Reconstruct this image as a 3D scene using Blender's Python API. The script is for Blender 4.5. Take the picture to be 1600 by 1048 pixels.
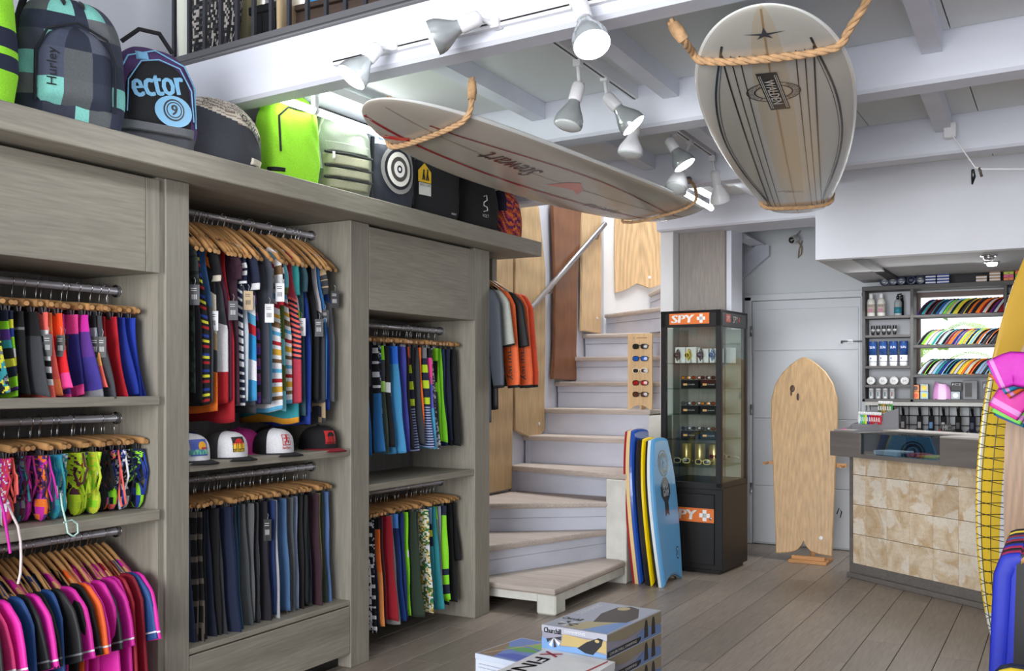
import bpy, bmesh, math, random
from mathutils import Vector, Matrix
random.seed(7)
for o in list(bpy.data.objects): bpy.data.objects.remove(o)
SC = bpy.context.scene
COL = SC.collection
PI = math.pi
# ------------------------------------------------------------------ camera
TH = math.atan2(870, 1550); SN, CS = math.sin(TH), math.cos(TH)
CAMH = 1.45
cam_d = bpy.data.cameras.new('camera'); cam = bpy.data.objects.new('camera', cam_d); COL.objects.link(cam)
cam_d.sensor_width = 36; cam_d.sensor_fit = 'HORIZONTAL'; cam_d.lens = 36*1550/1600; cam_d.shift_y = 72/1600
cam.location = (0, 0, CAMH); cam.rotation_euler = (PI/2, 0, TH)
cam_d.clip_start = .05; SC.camera = cam
# ------------------------------------------------------------------ world and light
W = bpy.data.worlds.new('world'); SC.world = W; W.use_nodes = True
bg = W.node_tree.nodes['Background']; bg.inputs[0].default_value = (.93, .96, 1, 1); bg.inputs[1].default_value = 1.2
def area(name, loc, look, sx, sy, power, col=(1, 1, 1)):
    l = bpy.data.lights.new(name, 'AREA'); l.shape = 'RECTANGLE'; l.size = sx; l.size_y = sy; l.energy = power; l.color = col
    o = bpy.data.objects.new(name, l); COL.objects.link(o); o.location = loc
    o.rotation_euler = (Vector(look)-Vector(loc)).to_track_quat('-Z', 'Y').to_euler(); return o
area('shopfront_daylight', (-1.2, -6.0, 1.9), (-1.4, 5, 1.5), 5.5, 3.6, 760, (.98, .985, 1))
area('gallery_area_light', (-1.0, .2, 4.8), (-2.6, 4.6, 1.6), 3.0, 2.2, 12, (.9, .95, 1))  # weak area light high indoors, aimed down past the gallery edge
area('stairwell_skylight', (-3.3, 7.7, 4.9), (-3.45, 7.9, 0), .9, 2.6, 120, (1, .98, .95))
area('till_fill_light', (-1.0, 8.2, 2.2), (-1.0, 7.4, 0), 1.0, .5, 16, (1, 1, 1))  # added fill light, brightens the back right around the till
vs = SC.view_settings; vs.view_transform = 'Standard'; vs.look = 'None'; vs.gamma = 1; vs.use_curve_mapping = False; vs.exposure = .38
# ------------------------------------------------------------------ helpers
def lin(c):
    c = c/255.
    return c/12.92 if c <= .04045 else ((c+.055)/1.055)**2.4
def K(r, g, b): return (lin(r), lin(g), lin(b), 1)
def ray(px, py):
    x = (px-800)/1550; z = -(py-596)/1550
    return (x*CS-SN, x*SN+CS, z)
def onY(px, py, Y): r = ray(px, py); t = Y/r[1]; return Vector((r[0]*t, Y, CAMH+r[2]*t))
def onX(px, py, X): r = ray(px, py); t = X/r[0]; return Vector((X, r[1]*t, CAMH+r[2]*t))
def onZ(px, py, Z): r = ray(px, py); t = (Z-CAMH)/r[2]; return Vector((r[0]*t, r[1]*t, Z))
def proj(X, Y, Z):
    d = -SN*X+CS*Y; return (800+1550*(CS*X+SN*Y)/max(d, .01), 596-1550*(Z-CAMH)/max(d, .01), d)
ORDW = 'first second third fourth fifth sixth seventh eighth ninth tenth eleventh twelfth thirteenth fourteenth fifteenth sixteenth seventeenth eighteenth nineteenth twentieth'.split()
def ordw(n):
    if n <= 20: return ORDW[n-1]
    t = {2: 'twenty', 3: 'thirty', 4: 'forty'}[n//10]
    return {2: 'twentieth', 3: 'thirtieth', 4: 'fortieth'}[n//10] if n % 10 == 0 else t+'-'+ORDW[n % 10-1]
XF = {}
def tag(o, label=None, cat=None, group=None, kind=None):
    if label: o['label'] = label
    if cat: o['category'] = cat
    if group: o['group'] = group
    if kind: o['kind'] = kind
    return o
def thing(name, label, cat, loc=(0, 0, 0), rz=0, group=None, kind=None):
    o = bpy.data.objects.new(name, None); COL.objects.link(o); o.location = loc; o.rotation_euler = (0, 0, rz)
    o.empty_display_size = .05
    XF[o.name] = Matrix.Translation(Vector(loc)) @ Matrix.Rotation(rz, 4, 'Z')
    return tag(o, label, cat, group, kind)
class MB:
    """collects geometry in world coordinates"""
    def __init__(s): s.v = []; s.f = []; s.c = []; s.m = []; s.s = []
    def add(s, vs, fs, col=(1, 1, 1, 1), mi=0, smooth=False):
        n = len(s.v); s.v += [tuple(v) for v in vs]
        for i, f in enumerate(fs):
            s.f.append(tuple(k+n for k in f)); s.c.append(col[i] if isinstance(col, list) else col); s.m.append(mi); s.s.append(smooth)
        return s
    def box(s, x0, y0, z0, x1, y1, z1, col=(1, 1, 1, 1), mi=0, M=None, b=0):
        if x0 > x1: x0, x1 = x1, x0
        if y0 > y1: y0, y1 = y1, y0
        if z0 > z1: z0, z1 = z1, z0
        if b <= 0:
            vs = [(x, y, z) for x in (x0, x1) for y in (y0, y1) for z in (z0, z1)]
            fs = [(0, 1, 3, 2), (4, 6, 7, 5), (0, 4, 5, 1), (2, 3, 7, 6), (0, 2, 6, 4), (1, 5, 7, 3)]
        else:
            b = min(b, (x1-x0)*.45, (y1-y0)*.45, (z1-z0)*.45)
            vs = []; idx = {}
            X = (x0, x1); Y = (y0, y1); Z = (z0, z1)
            for i in (0, 1):
                for j in (0, 1):
                    for k in (0, 1):
                        sx, sy, sz = (1, -1)[i], (1, -1)[j], (1, -1)[k]
                        for a in range(3):
                            p = [X[i]+sx*b, Y[j]+sy*b, Z[k]+sz*b]; p[a] = (X[i], Y[j], Z[k])[a]
                            idx[(i, j, k, a)] = len(vs); vs.append(tuple(p))
            fs = []
            for a in range(3):
                o1, o2 = [q for q in range(3) if q != a]
                for e in (0, 1):
                    q = []
                    for (u, w) in ((0, 0), (1, 0), (1, 1), (0, 1)):
                        t = [0, 0, 0]; t[a] = e; t[o1] = u; t[o2] = w; q.append(idx[(t[0], t[1], t[2], a)])
                    fs.append(tuple(q))
                for u in (0, 1):
                    for w in (0, 1):
                        q0 = [0, 0, 0]; q0[o1] = u; q0[o2] = w; q1 = q0[:]; q1[a] = 1
                        fs.append((idx[(*q0, o1)], idx[(*q1, o1)], idx[(*q1, o2)], idx[(*q0, o2)]))
            for i in (0, 1):
                for j in (0, 1):
                    for k in (0, 1): fs.append(tuple(idx[(i, j, k, a)] for a in range(3)))
            cen = Vector(((x0+x1)/2, (y0+y1)/2, (z0+z1)/2)); ff = []
            for f in fs:
                P = [Vector(vs[q]) for q in f]; nn = (P[1]-P[0]).cross(P[2]-P[0]); cc = sum(P, Vector())/len(P)
                ff.append(f if nn.dot(cc-cen) > 0 else tuple(reversed(f)))
            fs = ff
        if M is not None: vs = [tuple(M @ Vector(v)) for v in vs]
        return s.add(vs, fs, col, mi)
    def prism(s, poly, z0, z1, col=(1, 1, 1, 1), mi=0, M=None, axis='Z'):
        """poly in 2D; axis Z: (x,y); axis Y: (x,z) extruded in y; axis X: (y,z) extruded in x"""
        n = len(poly)
        def P(a, b, h): return {'Z': (a, b, h), 'Y': (a, h, b), 'X': (h, a, b)}[axis]
        vs = [P(a, b, z0) for a, b in poly]+[P(a, b, z1) for a, b in poly]
        A = sum(poly[i][0]*poly[(i+1) % n][1]-poly[(i+1) % n][0]*poly[i][1] for i in range(n))
        fs = [tuple(range(n))[::-1], tuple(range(n, 2*n))]+[(i, (i+1) % n, n+(i+1) % n, n+i) for i in range(n)]
        flip = (A < 0) ^ (axis == 'Y') ^ (z1 < z0)
        if flip: fs = [tuple(reversed(f)) for f in fs]
        if M is not None: vs = [tuple(M @ Vector(v)) for v in vs]
        return s.add(vs, fs, col, mi)
    def tube(s, pts, r, n=8, col=(1, 1, 1, 1), mi=0, closed=False, caps=True, flat=None):
        pts = [Vector(p) for p in pts]; m = len(pts); rr = r if isinstance(r, (list, tuple)) else [r]*m
        vs = []; up = None
        for i in range(m):
            if closed: t = pts[(i+1) % m]-pts[i-1]
            else: t = pts[min(i+1, m-1)]-pts[max(i-1, 0)]
            t = t.normalized() if t.length > 1e-9 else Vector((0, 0, 1))
            if up is None:
                up = Vector((0, 0, 1)) if abs(t.z) < .9 else Vector((1, 0, 0))
            up = (up-t*up.dot(t)); up = up.normalized() if up.length > 1e-6 else t.orthogonal().normalized()
            sd = t.cross(up)
            for k in range(n):
                a = 2*PI*k/n; vs.append(pts[i]+(up*math.cos(a)+sd*math.sin(a)*(flat or 1))*rr[i])
        fs = []
        for i in range(m if closed else m-1):
            j = (i+1) % m
            for k in range(n): fs.append((i*n+k, i*n+(k+1) % n, j*n+(k+1) % n, j*n+k))
        if not closed and caps: fs += [tuple(range(n)), tuple(range((m-1)*n, m*n))[::-1]]
        fs = [tuple(reversed(f)) for f in fs]
        return s.add(vs, fs, col, mi, True)
    def lathe(s, prof, n=16, M=None, col=(1, 1, 1, 1), mi=0, smooth=True, caps=True):
        vs = []; m = len(prof)
        for r, z in prof:
            for k in range(n): a = 2*PI*k/n; vs.append((r*math.cos(a), r*math.sin(a), z))
        fs = [(i*n+k, i*n+(k+1) % n, (i+1)*n+(k+1) % n, (i+1)*n+k) for i in range(m-1) for k in range(n)]
        if isinstance(col, list): col = [col[i] for i in range(m-1) for k in range(n)]+[col[0], col[-1]]
        if caps: fs += [tuple(range(n))[::-1], tuple(range((m-1)*n, m*n))]
        elif isinstance(col, list): col = col[:-2]
        if M is not None: vs = [tuple(M @ Vector(v)) for v in vs]
        return s.add(vs, fs, col, mi, smooth)
    def grid(s, fn, nu, nv, colf=None, mi=0, smooth=True, closed_u=False, flip=False):
        vs = [fn(i/nu if closed_u else i/(nu), j/nv) for j in range(nv+1) for i in range(nu if closed_u else nu+1)]
        w = nu if closed_u else nu+1; fs = []; cs = []
        for j in range(nv):
            for i in range(nu):
                q = (j*w+i, j*w+(i+1) % w, (j+1)*w+(i+1) % w, (j+1)*w+i)
                fs.append(tuple(reversed(q)) if flip else q)
                cs.append(colf((i+.5)/nu, (j+.5)/nv) if colf else (1, 1, 1, 1))
        return s.add(vs, fs, cs, mi, smooth)
    def build(s, name, mats, parent=None, at=None, mesh_only=False, fixn=False):
        me = bpy.data.meshes.new(name)
        if parent is not None: inv = XF[parent.name].inverted()
        elif at is not None: inv = Matrix.Translation(-Vector(at))
        else: inv = None
        vs = [inv @ Vector(v) for v in s.v] if inv is not None else s.v
        me.from_pydata([tuple(v) for v in vs], [], s.f)
        if not isinstance(mats, (list, tuple)): mats = [mats]
        for m in mats: me.materials.append(m)
        me.polygons.foreach_set('material_index', s.m); me.polygons.foreach_set('use_smooth', s.s)
        ca = me.color_attributes.new('Col', 'FLOAT_COLOR', 'CORNER'); arr = []
        for f, c in zip(s.f, s.c): arr += list(c)*len(f)
        ca.data.foreach_set('color', arr)
        if fixn:
            bm = bmesh.new(); bm.from_mesh(me); bmesh.ops.recalc_face_normals(bm, faces=bm.faces); bm.to_mesh(me); bm.free()
        me.update()
        if mesh_only: return me
        return link(name, me, parent, at)
def link(name, me, parent=None, at=None):
    o = bpy.data.objects.new(name, me); COL.objects.link(o)
    if parent is not None: o.parent = parent
    if at is not None and parent is None: o.location = at
    if parent is not None: XF[o.name] = XF[parent.name].copy()
    else: XF[o.name] = Matrix.Translation(Vector(at)) if at is not None else Matrix.Identity(4)
    return o
def frame(o, x, y=None, z=None):
    """matrix with columns x,y,z at origin o"""
    x = Vector(x).normalized()
    if z is None: y = Vector(y); y = (y-x*y.dot(x)).normalized(); z = x.cross(y)
    else: z = Vector(z); z = (z-x*z.dot(x)).normalized(); y = z.cross(x)
    M = Matrix.Identity(4)
    for i, c in enumerate((x, y, z)):
        for j in range(3): M[j][i] = c[j]
    for j in range(3): M[j][3] = o[j]
    return M
def zframe(o, d):
    d = Vector(d).normalized(); a = d.orthogonal(); return frame(o, a, z=d)
_tc = {}
def textgeo(s, ext=0):
    if (s, ext) in _tc: return _tc[(s, ext)]
    cu = bpy.data.curves.new('t', 'FONT'); cu.body = s; cu.size = 1; cu.align_x = 'CENTER'; cu.align_y = 'CENTER'; cu.resolution_u = 2; cu.extrude = ext
    ob = bpy.data.objects.new('t', cu); me = ob.to_mesh()
    r = ([v.co.copy() for v in me.vertices], [tuple(p.vertices) for p in me.polygons])
    ob.to_mesh_clear(); bpy.data.objects.remove(ob); bpy.data.curves.remove(cu)
    xs = [v.x for v in r[0]] or [0]; ys = [v.y for v in r[0]] or [0]
    cx, cy = (min(xs)+max(xs))/2, (min(ys)+max(ys))/2; w = max(xs)-min(xs) or 1; h = max(ys)-min(ys) or 1
    r = ([Vector(((v.x-cx)/w, (v.y-cy)/h, v.z)) for v in r[0]], r[1]); _tc[(s, ext)] = r; return r
def text(mb, s, w, h, M, col=(1, 1, 1, 1), mi=0, shear=0, warp=None, bold=0):
    V, F = textgeo(s)
    for k in ((0,) if not bold else (-bold, 0, bold)):
        vs = [Vector((v.x*w+shear*v.y*h+k, v.y*h, abs(k)*.01)) for v in V]
        vs = [warp(v) for v in vs] if warp else [M @ v for v in vs]
        mb.add(vs, F, col, mi)
# ------------------------------------------------------------------ materials
MT = {}
def nmat(name, base=(.8, .8, .8, 1), rough=.5, metal=0, **kw):
    m = bpy.data.materials.new(name); m.use_nodes = True; nt = m.node_tree; b = nt.nodes['Principled BSDF']
    b.inputs['Base Color'].default_value = base; b.inputs['Roughness'].default_value = rough; b.inputs['Metallic'].default_value = metal
    for k, v in kw.items(): b.inputs[k.replace('_', ' ')].default_value = v
    MT[name] = m; return m
def noisy(m, scale=(5, 5, 5), lo=.85, hi=1.1, det=4, bump=0, coord='Object', rough=None, ns=1.0, dist=0):
    """multiply the base colour by stretched noise; optional relief"""
    nt = m.node_tree; b = nt.nodes['Principled BSDF']; L = nt.links
    tc = nt.nodes.new('ShaderNodeTexCoord'); mp = nt.nodes.new('ShaderNodeMapping'); mp.inputs['Scale'].default_value = scale
    nz = nt.nodes.new('ShaderNodeTexNoise'); nz.inputs['Scale'].default_value = ns; nz.inputs['Detail'].default_value = det; nz.inputs['Distortion'].default_value = dist
    mr = nt.nodes.new('ShaderNodeMapRange'); mr.inputs[1].default_value = .3; mr.inputs[2].default_value = .7; mr.inputs[3].default_value = lo; mr.inputs[4].default_value = hi
    mx = nt.nodes.new('ShaderNodeVectorMath'); mx.operation = 'SCALE'
    L.new(tc.outputs[coord], mp.inputs[0]); L.new(mp.outputs[0], nz.inputs['Vector']); L.new(nz.outputs['Fac'], mr.inputs[0])
    bc = b.inputs['Base Color']
    if bc.is_linked: src = bc.links[0].from_socket; L.new(src, mx.inputs[0])
    else: mx.inputs[0].default_value = bc.default_value[:3]
    L.new(mr.outputs[0], mx.inputs['Scale']); L.new(mx.outputs[0], bc)
    if bump:
        bp = nt.nodes.new('ShaderNodeBump'); bp.inputs['Strength'].default_value = bump; bp.inputs['Distance'].default_value = .005
        L.new(nz.outputs['Fac'], bp.inputs['Height'])
        if b.inputs['Normal'].is_linked: L.new(b.inputs['Normal'].links[0].from_socket, bp.inputs['Normal'])
        L.new(bp.outputs[0], b.inputs['Normal'])
    return m
def cathedral(m, lo=.82, hi=1.05):
    nt = m.node_tree; b = nt.nodes['Principled BSDF']; L = nt.links
    tc = nt.nodes.new('ShaderNodeTexCoord'); mp = nt.nodes.new('ShaderNodeMapping'); mp.inputs['Scale'].default_value = (7, 7, .9); wv = nt.nodes.new('ShaderNodeTexWave')
    wv.wave_type = 'RINGS'; wv.rings_direction = 'Y'; wv.inputs['Scale'].default_value = 1.6; wv.inputs['Distortion'].default_value = 3.2; wv.inputs['Detail'].default_value = 3; wv.inputs['Detail Scale'].default_value = .7
    mr = nt.nodes.new('ShaderNodeMapRange'); mr.inputs[3].default_value = lo; mr.inputs[4].default_value = hi; mx = nt.nodes.new('ShaderNodeVectorMath'); mx.operation = 'SCALE'; bc = b.inputs['Base Color']
    L.new(tc.outputs['Object'], mp.inputs[0]); L.new(mp.outputs[0], wv.inputs[0]); L.new(wv.outputs['Fac'], mr.inputs[0]); L.new(bc.links[0].from_socket, mx.inputs[0]); L.new(mr.outputs[0], mx.inputs['Scale']); L.new(mx.outputs[0], bc); return m
def objvar(m, lo=.85, hi=1.15):
    nt = m.node_tree; b = nt.nodes['Principled BSDF']; L = nt.links; oi = nt.nodes.new('ShaderNodeObjectInfo')
    mr = nt.nodes.new('ShaderNodeMapRange'); mr.inputs[3].default_value = lo; mr.inputs[4].default_value = hi
    mx = nt.nodes.new('ShaderNodeVectorMath'); mx.operation = 'SCALE'; bc = b.inputs['Base Color']
    L.new(oi.outputs['Random'], mr.inputs[0])
    if bc.is_linked: L.new(bc.links[0].from_socket, mx.inputs[0])
    else: mx.inputs[0].default_value = bc.default_value[:3]
    L.new(mr.outputs[0], mx.inputs['Scale']); L.new(mx.outputs[0], bc); return m
def vcol(m):
    nt = m.node_tree; b = nt.nodes['Principled BSDF']; a = nt.nodes.new('ShaderNodeVertexColor'); a.layer_name = 'Col'
    nt.links.new(a.outputs[0], b.inputs['Base Color']); return m
def emis(name, col, st):
    m = nmat(name, (0.8, 0.8, 0.8, 1)); b = m.node_tree.nodes['Principled BSDF']; b.inputs['Emission Color'].default_value = col; b.inputs['Emission Strength'].default_value = st; return m
def glassm(name, tint=(1, 1, 1, 1), trans=.86, rough=.02):
    m = bpy.data.materials.new(name); m.use_nodes = True; nt = m.node_tree; nt.nodes.clear()
    out = nt.nodes.new('ShaderNodeOutputMaterial'); t = nt.nodes.new('ShaderNodeBsdfTransparent'); g = nt.nodes.new('ShaderNodeBsdfGlossy')
    g.inputs['Roughness'].default_value = rough; t.inputs[0].default_value = tint
    fr = nt.nodes.new('ShaderNodeFresnel'); fr.inputs[0].default_value = 1.45; mx = nt.nodes.new('ShaderNodeMixShader')
    ad = nt.nodes.new('ShaderNodeMath'); ad.operation = 'ADD'; ad.inputs[1].default_value = 1-trans-.04 if trans < .96 else 0
    ad.operation = 'MULTIPLY_ADD'; ad.inputs[2].default_value = ad.inputs[1].default_value; ad.inputs[1].default_value = .22; nt.links.new(fr.outputs[0], ad.inputs[0]); nt.links.new(ad.outputs[0], mx.inputs[0]); nt.links.new(t.outputs[0], mx.inputs[1]); nt.links.new(g.outputs[0], mx.inputs[2]); nt.links.new(mx.outputs[0], out.inputs[0])
    MT[name] = m; return m
def wood(name, col, axis, lo=.72, hi=1.18, rough=.6, fine=60, var=True):
    sc = {'X': (1.2, 22, 22), 'Y': (22, 1.2, 22), 'Z': (22, 22, 1.2)}[axis]; s2 = tuple(q*fine/22 if q > 2 else q*3 for q in sc)
    m = nmat(name, col, rough); noisy(m, tuple(q*.3 for q in sc), 1-(1-lo)*.55, 1+(hi-1)*.55, 4, dist=1.6); noisy(m, tuple(q*1.6 for q in s2), .84, 1.12, 4, bump=.12, dist=.3)
    return m
wall_m = noisy(nmat('white_paint', K(228, 229, 231), .75), (2.5, 2.5, 2.5), .95, 1.04, 5, bump=.12)
wallblue_m = noisy(nmat('plaster_blue_grey', K(205, 208, 220), .8), (2, 2, 2), .95, 1.04, 5, bump=.1)
ceil_m = noisy(nmat('ceiling_board', K(222, 225, 225), .7), (1.2, .5, 1), .93, 1.05, 4)
beam_m = noisy(nmat('beam_paint', K(222, 225, 236), .55), (.8, 6, 6), .95, 1.04, 4, bump=.1)
gwy = wood('grey_oak_length', K(150, 144, 131), 'Y'); gwz = wood('grey_oak_upright', K(146, 141, 129), 'Z')
gwx = wood('grey_oak_depth', K(150, 146, 136), 'X'); gwd = wood('counter_oak', K(108, 103, 99), 'X', .85, 1.12)
gwdark = wood('shelf_unit_oak', K(84, 82, 82), 'X', .85, 1.1)
plank_m = objvar(wood('floor_plank', K(146, 135, 125), 'Y', .8, 1.14, .42), .86, 1.12)
tread_m = wood('worn_tread', K(186, 175, 167), 'X', .82, 1.12, .6); riser_m = noisy(nmat('riser_paint', K(196, 200, 214), .55), (3, 3, 6), .9, 1.05, 6)
plas_m = noisy(nmat('old_plaster', K(215, 215, 208), .8), (9, 9, 9), .86, 1.04, 6, bump=.35)
hang_m = noisy(objvar(nmat('hanger_wood', K(208, 158, 104), .32), .82, 1.12), (3, 30, 30), .85, 1.1, 3)
chrome = nmat('chrome', K(205, 205, 208), .18, 1); steel = nmat('brushed_steel', K(150, 150, 155), .35, .9)
fabric = noisy(vcol(nmat('fabric', rough=.85)), (240, 240, 240), .86, 1.1, 2, bump=.1)
sheenf = noisy(vcol(nmat('smooth_fabric', rough=.6)), (60, 60, 60), .95, 1.05, 2, bump=.06)
paint = vcol(nmat('printed_surface', rough=.45)); gloss = vcol(nmat('glossy_plastic', rough=.18))
black = nmat('black_plastic', K(22, 22, 24), .4); blackm = nmat('black_metal', K(30, 30, 32), .42, .2); rail_m = nmat('rail_paint', K(48, 50, 56), .4)
white = nmat('white_plastic', K(232, 232, 235), .35); glass = glassm('glass', (.93, .97, .95, 1), .93); glassd = glassm('window_glass', (1, 1, 1, 1), .95)
rope_m = noisy(nmat('manila_rope', K(190, 152, 112), .9), (40, 40, 40), .75, 1.15, 3, bump=.4)
# ================================================================== THE ROOM
def struct(name, mb, mats, **k):
    o = mb.build(name, mats, **k); o['kind'] = 'structure'; return o
fl = struct('floor', MB().box(-4.0, -2.0, -.12, 1.0, 9.7, -.012), nmat('grout', K(100, 94, 88), .8))
pw, pl = .2, 1.2; plank_meshes = {}
nx = 0
for i in range(-21, 5):
    x0 = i*pw; off = (i*.43) % 1*pl
    for j in range(-2, 9):
        y0 = j*pl+off
        if y0 > 8.9 or x0 < -4.0 or x0 > .4: continue
        y1 = min(y0+pl, 8.85)
        vis = any(-60 < proj(x, y, 0)[0] < 1660 and proj(x, y, 0)[1] < 1120 and proj(x, y, 0)[2] > .5 for x in (x0, x0+pw) for y in (y0, (y0+y1)/2, y1))
        if not vis or x0 < -3.95: continue
        L_ = round(y1-y0, 2)
        if L_ < .05: continue
        if L_ not in plank_meshes: plank_meshes[L_] = MB().box(.0015, .0015, -.012, pw-.0015, L_-.0015, 0, b=.0015).build('plank', plank_m, mesh_only=True)
        o = link('plank', plank_meshes[L_], fl); o.location = (x0, y0, 0); nx += 1
# unseen part of the floor towards the shop front
o = MB().box(-3.9, -2, -.012, .95, 1.2, -.001).build('plank', plank_m, fl); o['kind'] = 'stuff'

struct('wall_left', MB().box(-4.05, -2.0, -.1, -3.9, 8.75, 5.2), wallblue_m)
struct('wall_stair', MB().prism([(-3.9, 8.75), (-3.0, 9.65), (-3.0, 9.8), (-4.05, 9.8), (-4.05, 8.75)], 0, 5.2), wall_m)
struct('wall_partition', MB().box(-2.9, 7.63, 0, -2.79, 9.65, 2.87, b=.006), wall_m)
bk = MB()
bk.box(-2.9, 8.85, 0, -1.12, 9.0, 2.95).box(-.42, 8.85, 0, 1.0, 9.0, 2.95).box(-1.12, 8.85, 0, -.42, 9.0, 1.42).box(-1.12, 8.85, 2.19, -.42, 9.0, 2.95).box(-4, 9.65, 2.95, 1.0, 9.8, 5.2)
struct('wall_back', bk, nmat('wall_back_paint', K(205, 210, 214), .7))
struct('wall_right', MB().box(.95, -2, 0, 1.1, 9.0, 5.2), wall_m)
struct('wall_front', MB().box(-4, -2.1, 3.3, 1, -2, 5.2).box(-4, -2.1, 0, -3.5, -2, 3.3), wall_m)
struct('baseboard_back', MB().box(-2.79, 8.83, 0, -2.56, 8.85, .09), nmat('dark_base', K(60, 58, 58), .6))

def sy(Y0, x): return Y0-.072*x
def beam(n, y0, y1, z0, z1, x0, x1, m=None):
    P = [(x0, sy(y0, x0)), (x1, sy(y0, x1)), (x1, sy(y1, x1)), (x0, sy(y1, x0))]
    mb = MB(); e = .014
    Pi = [(x0, sy(y0+e, x0)), (x1, sy(y0+e, x1)), (x1, sy(y1-e, x1)), (x0, sy(y1-e, x0))]
    vs = [(a, b, z0) for a, b in Pi]+[(a, b, z0+e) for a, b in P]+[(a, b, z1) for a, b in P]
    fs = [(3, 2, 1, 0)]+[(i, (i+1) % 4, 4+(i+1) % 4, 4+i) for i in range(4)]+[(4+i, 4+(i+1) % 4, 8+(i+1) % 4, 8+i) for i in range(4)]+[(8, 9, 10, 11)]
    mb.add(vs, fs); return struct(n, mb, m or beam_m)
beam('trim_1', 2.985, 3.11, 2.68, 2.90, -3.9, .95)
beam('trim_2', 4.37, 4.53, 2.68, 2.93, -3.9, .95)
beam('trim_3', 5.78, 5.93, 2.68, 2.93, -3.9, .95)
beam('trim_4', 7.34, 7.78, 2.66, 2.93, -2.9, .95)
# upper ceiling and the gallery floor with its panels
struct('ceiling', MB().box(-4.05, -2.1, 5.2, 1.1, 9.8, 5.3), wall_m)
cz = 2.885
gf = struct('floor_gallery', MB().prism([(-3.9, sy(3.0, -3.9)), (.95, sy(3.0, .95)), (.95, 9.65), (-2.9, 9.65), (-2.9, sy(5.93, -2.9)), (-3.9, sy(5.93, -3.9))], cz+.018, 2.96), nmat('gap_dark', K(96, 96, 100), .8))
edges = [-3.9, -3.12, -2.35, -1.62, -.98, -.42, .2, .95]
bays = [(3.11, 4.37), (4.53, 5.78), (5.93, 7.34), (7.78, 9.0)]
for bi, (a, b) in enumerate(bays):
    for x0, x1 in zip(edges[:-1], edges[1:]):
        if bi > 1 and x1 < -2.8: continue
        if bi > 1: x0 = max(x0, -2.9)
        q = [(x0+.003, sy(a+.005, x0)), (x1-.003, sy(a+.005, x1)), (x1-.003, sy(b-.008, x1)), (x0+.003, sy(b-.008, x0))]
        MB().prism(q, cz, cz+.018).build('panel', ceil_m, gf)
n = 5
for bi, js in enumerate([(-3.15, -2.36, -1.62, -.97, -.46, .2), (-3.1, -2.3, -1.75, -1.15, -.56, .1), (-2.5, -1.95, -1.4), (-2.4, -1.9, -1.45)]):
    a, b = bays[bi]
    for x in js:
        w = .04
        q = [(x-w, sy(a, x)), (x+w, sy(a, x)), (x+w-.03, sy(b, x)), (x-w-.03, sy(b, x))]
        struct('trim_%d' % n, MB().prism(q, 2.80, cz), beam_m); n += 1
# face and soffit over the till
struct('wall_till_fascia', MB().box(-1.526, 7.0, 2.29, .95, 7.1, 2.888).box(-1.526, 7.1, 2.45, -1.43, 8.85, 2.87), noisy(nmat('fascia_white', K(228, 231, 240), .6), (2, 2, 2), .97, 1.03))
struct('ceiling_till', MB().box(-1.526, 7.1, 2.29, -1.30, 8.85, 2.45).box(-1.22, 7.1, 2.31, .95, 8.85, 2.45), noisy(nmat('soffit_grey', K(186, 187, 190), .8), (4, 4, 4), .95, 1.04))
struct('trim_30', MB().box(-1.30, 7.1, 2.287, -1.22, 8.85, 2.44).box(-1.3, 8.79, 2.24, .9, 8.85, 2.31), nmat('soffit_dark', K(60, 60, 64), .7))
# raking boards of the upper stair on the back wall
def wallpoly(name, pts, Y, th, m):
    P = [onY(x, y, Y) for x, y in pts]; return struct(name, MB().prism([(p.x, p.z) for p in P], Y-th, Y, axis='Y'), m)
wallpoly('trim_31', [(1126, 433), (1186, 383), (1204, 384), (1204, 400), (1126, 466)], 8.84, .06, riser_m)
wallpoly('trim_32', [(1124, 380), (1141, 376), (1141, 412), (1124, 425)], 8.84, .3, wall_m)
wallpoly('trim_33', [(1150, 362), (1166, 362), (1198, 383), (1176, 386)], 8.84, .5, beam_m)
struct('wall_column', MB().box(-2.785, 7.76, 0, -2.40, 8.1, 2.68, b=.004), wood('pale_column', K(150, 143, 137), 'Z', .92, 1.06))
struct('trim_34', MB().box(-2.40, 7.80, 0, -2.36, 8.1, 2.68), beam_m)

# door in the back wall
dr = thing('door_1', None, None, (-2.03, 8.85, 0), kind='structure')
dpaint = noisy(nmat('door_paint', K(206, 211, 217), .55), (1.5, 8, 1.5), .95, 1.04, 5, bump=.1)
for (x0, x1, z0, z1) in ((-2.545, -2.48, 0, 2.21), (-1.54, -1.50, 0, 2.21), (-2.545, -1.5, 2.17, 2.23)): MB().box(x0, 8.80, z0, x1, 8.86, z1, b=.006).build('door_frame', dpaint, dr)
leaf = MB().box(-2.475, 8.815, .01, -1.545, 8.845, 2.165).build('door_leaf', dpaint, dr)
for z0, z1 in ((.02, .52), (.525, 1.12), (1.125, 1.72), (1.725, 2.09)): MB().box(-2.46, 8.806, z0, -1.56, 8.816, z1, b=.004).build('panel', dpaint, dr)
for z in (.5, 1.2, 1.9): MB().tube([(-2.483, 8.803, z-.045), (-2.483, 8.803, z+.045)], .011, 8).build('hinge', steel, dr)
p = onY(1318, 533, 8.80)
MB().tube([(p.x-.01, 8.797, p.z), (p.x+.17, 8.797, p.z-.004)], .006, 6).box(p.x+.03, 8.795, p.z-.012, p.x+.08, 8.806, p.z+.012).tube([(p.x-.01, 8.80, p.z), (p.x-.01, 8.775, p.z), (p.x-.01, 8.775, p.z-.02)], .008, 6).build('latch', steel, dr)
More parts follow.
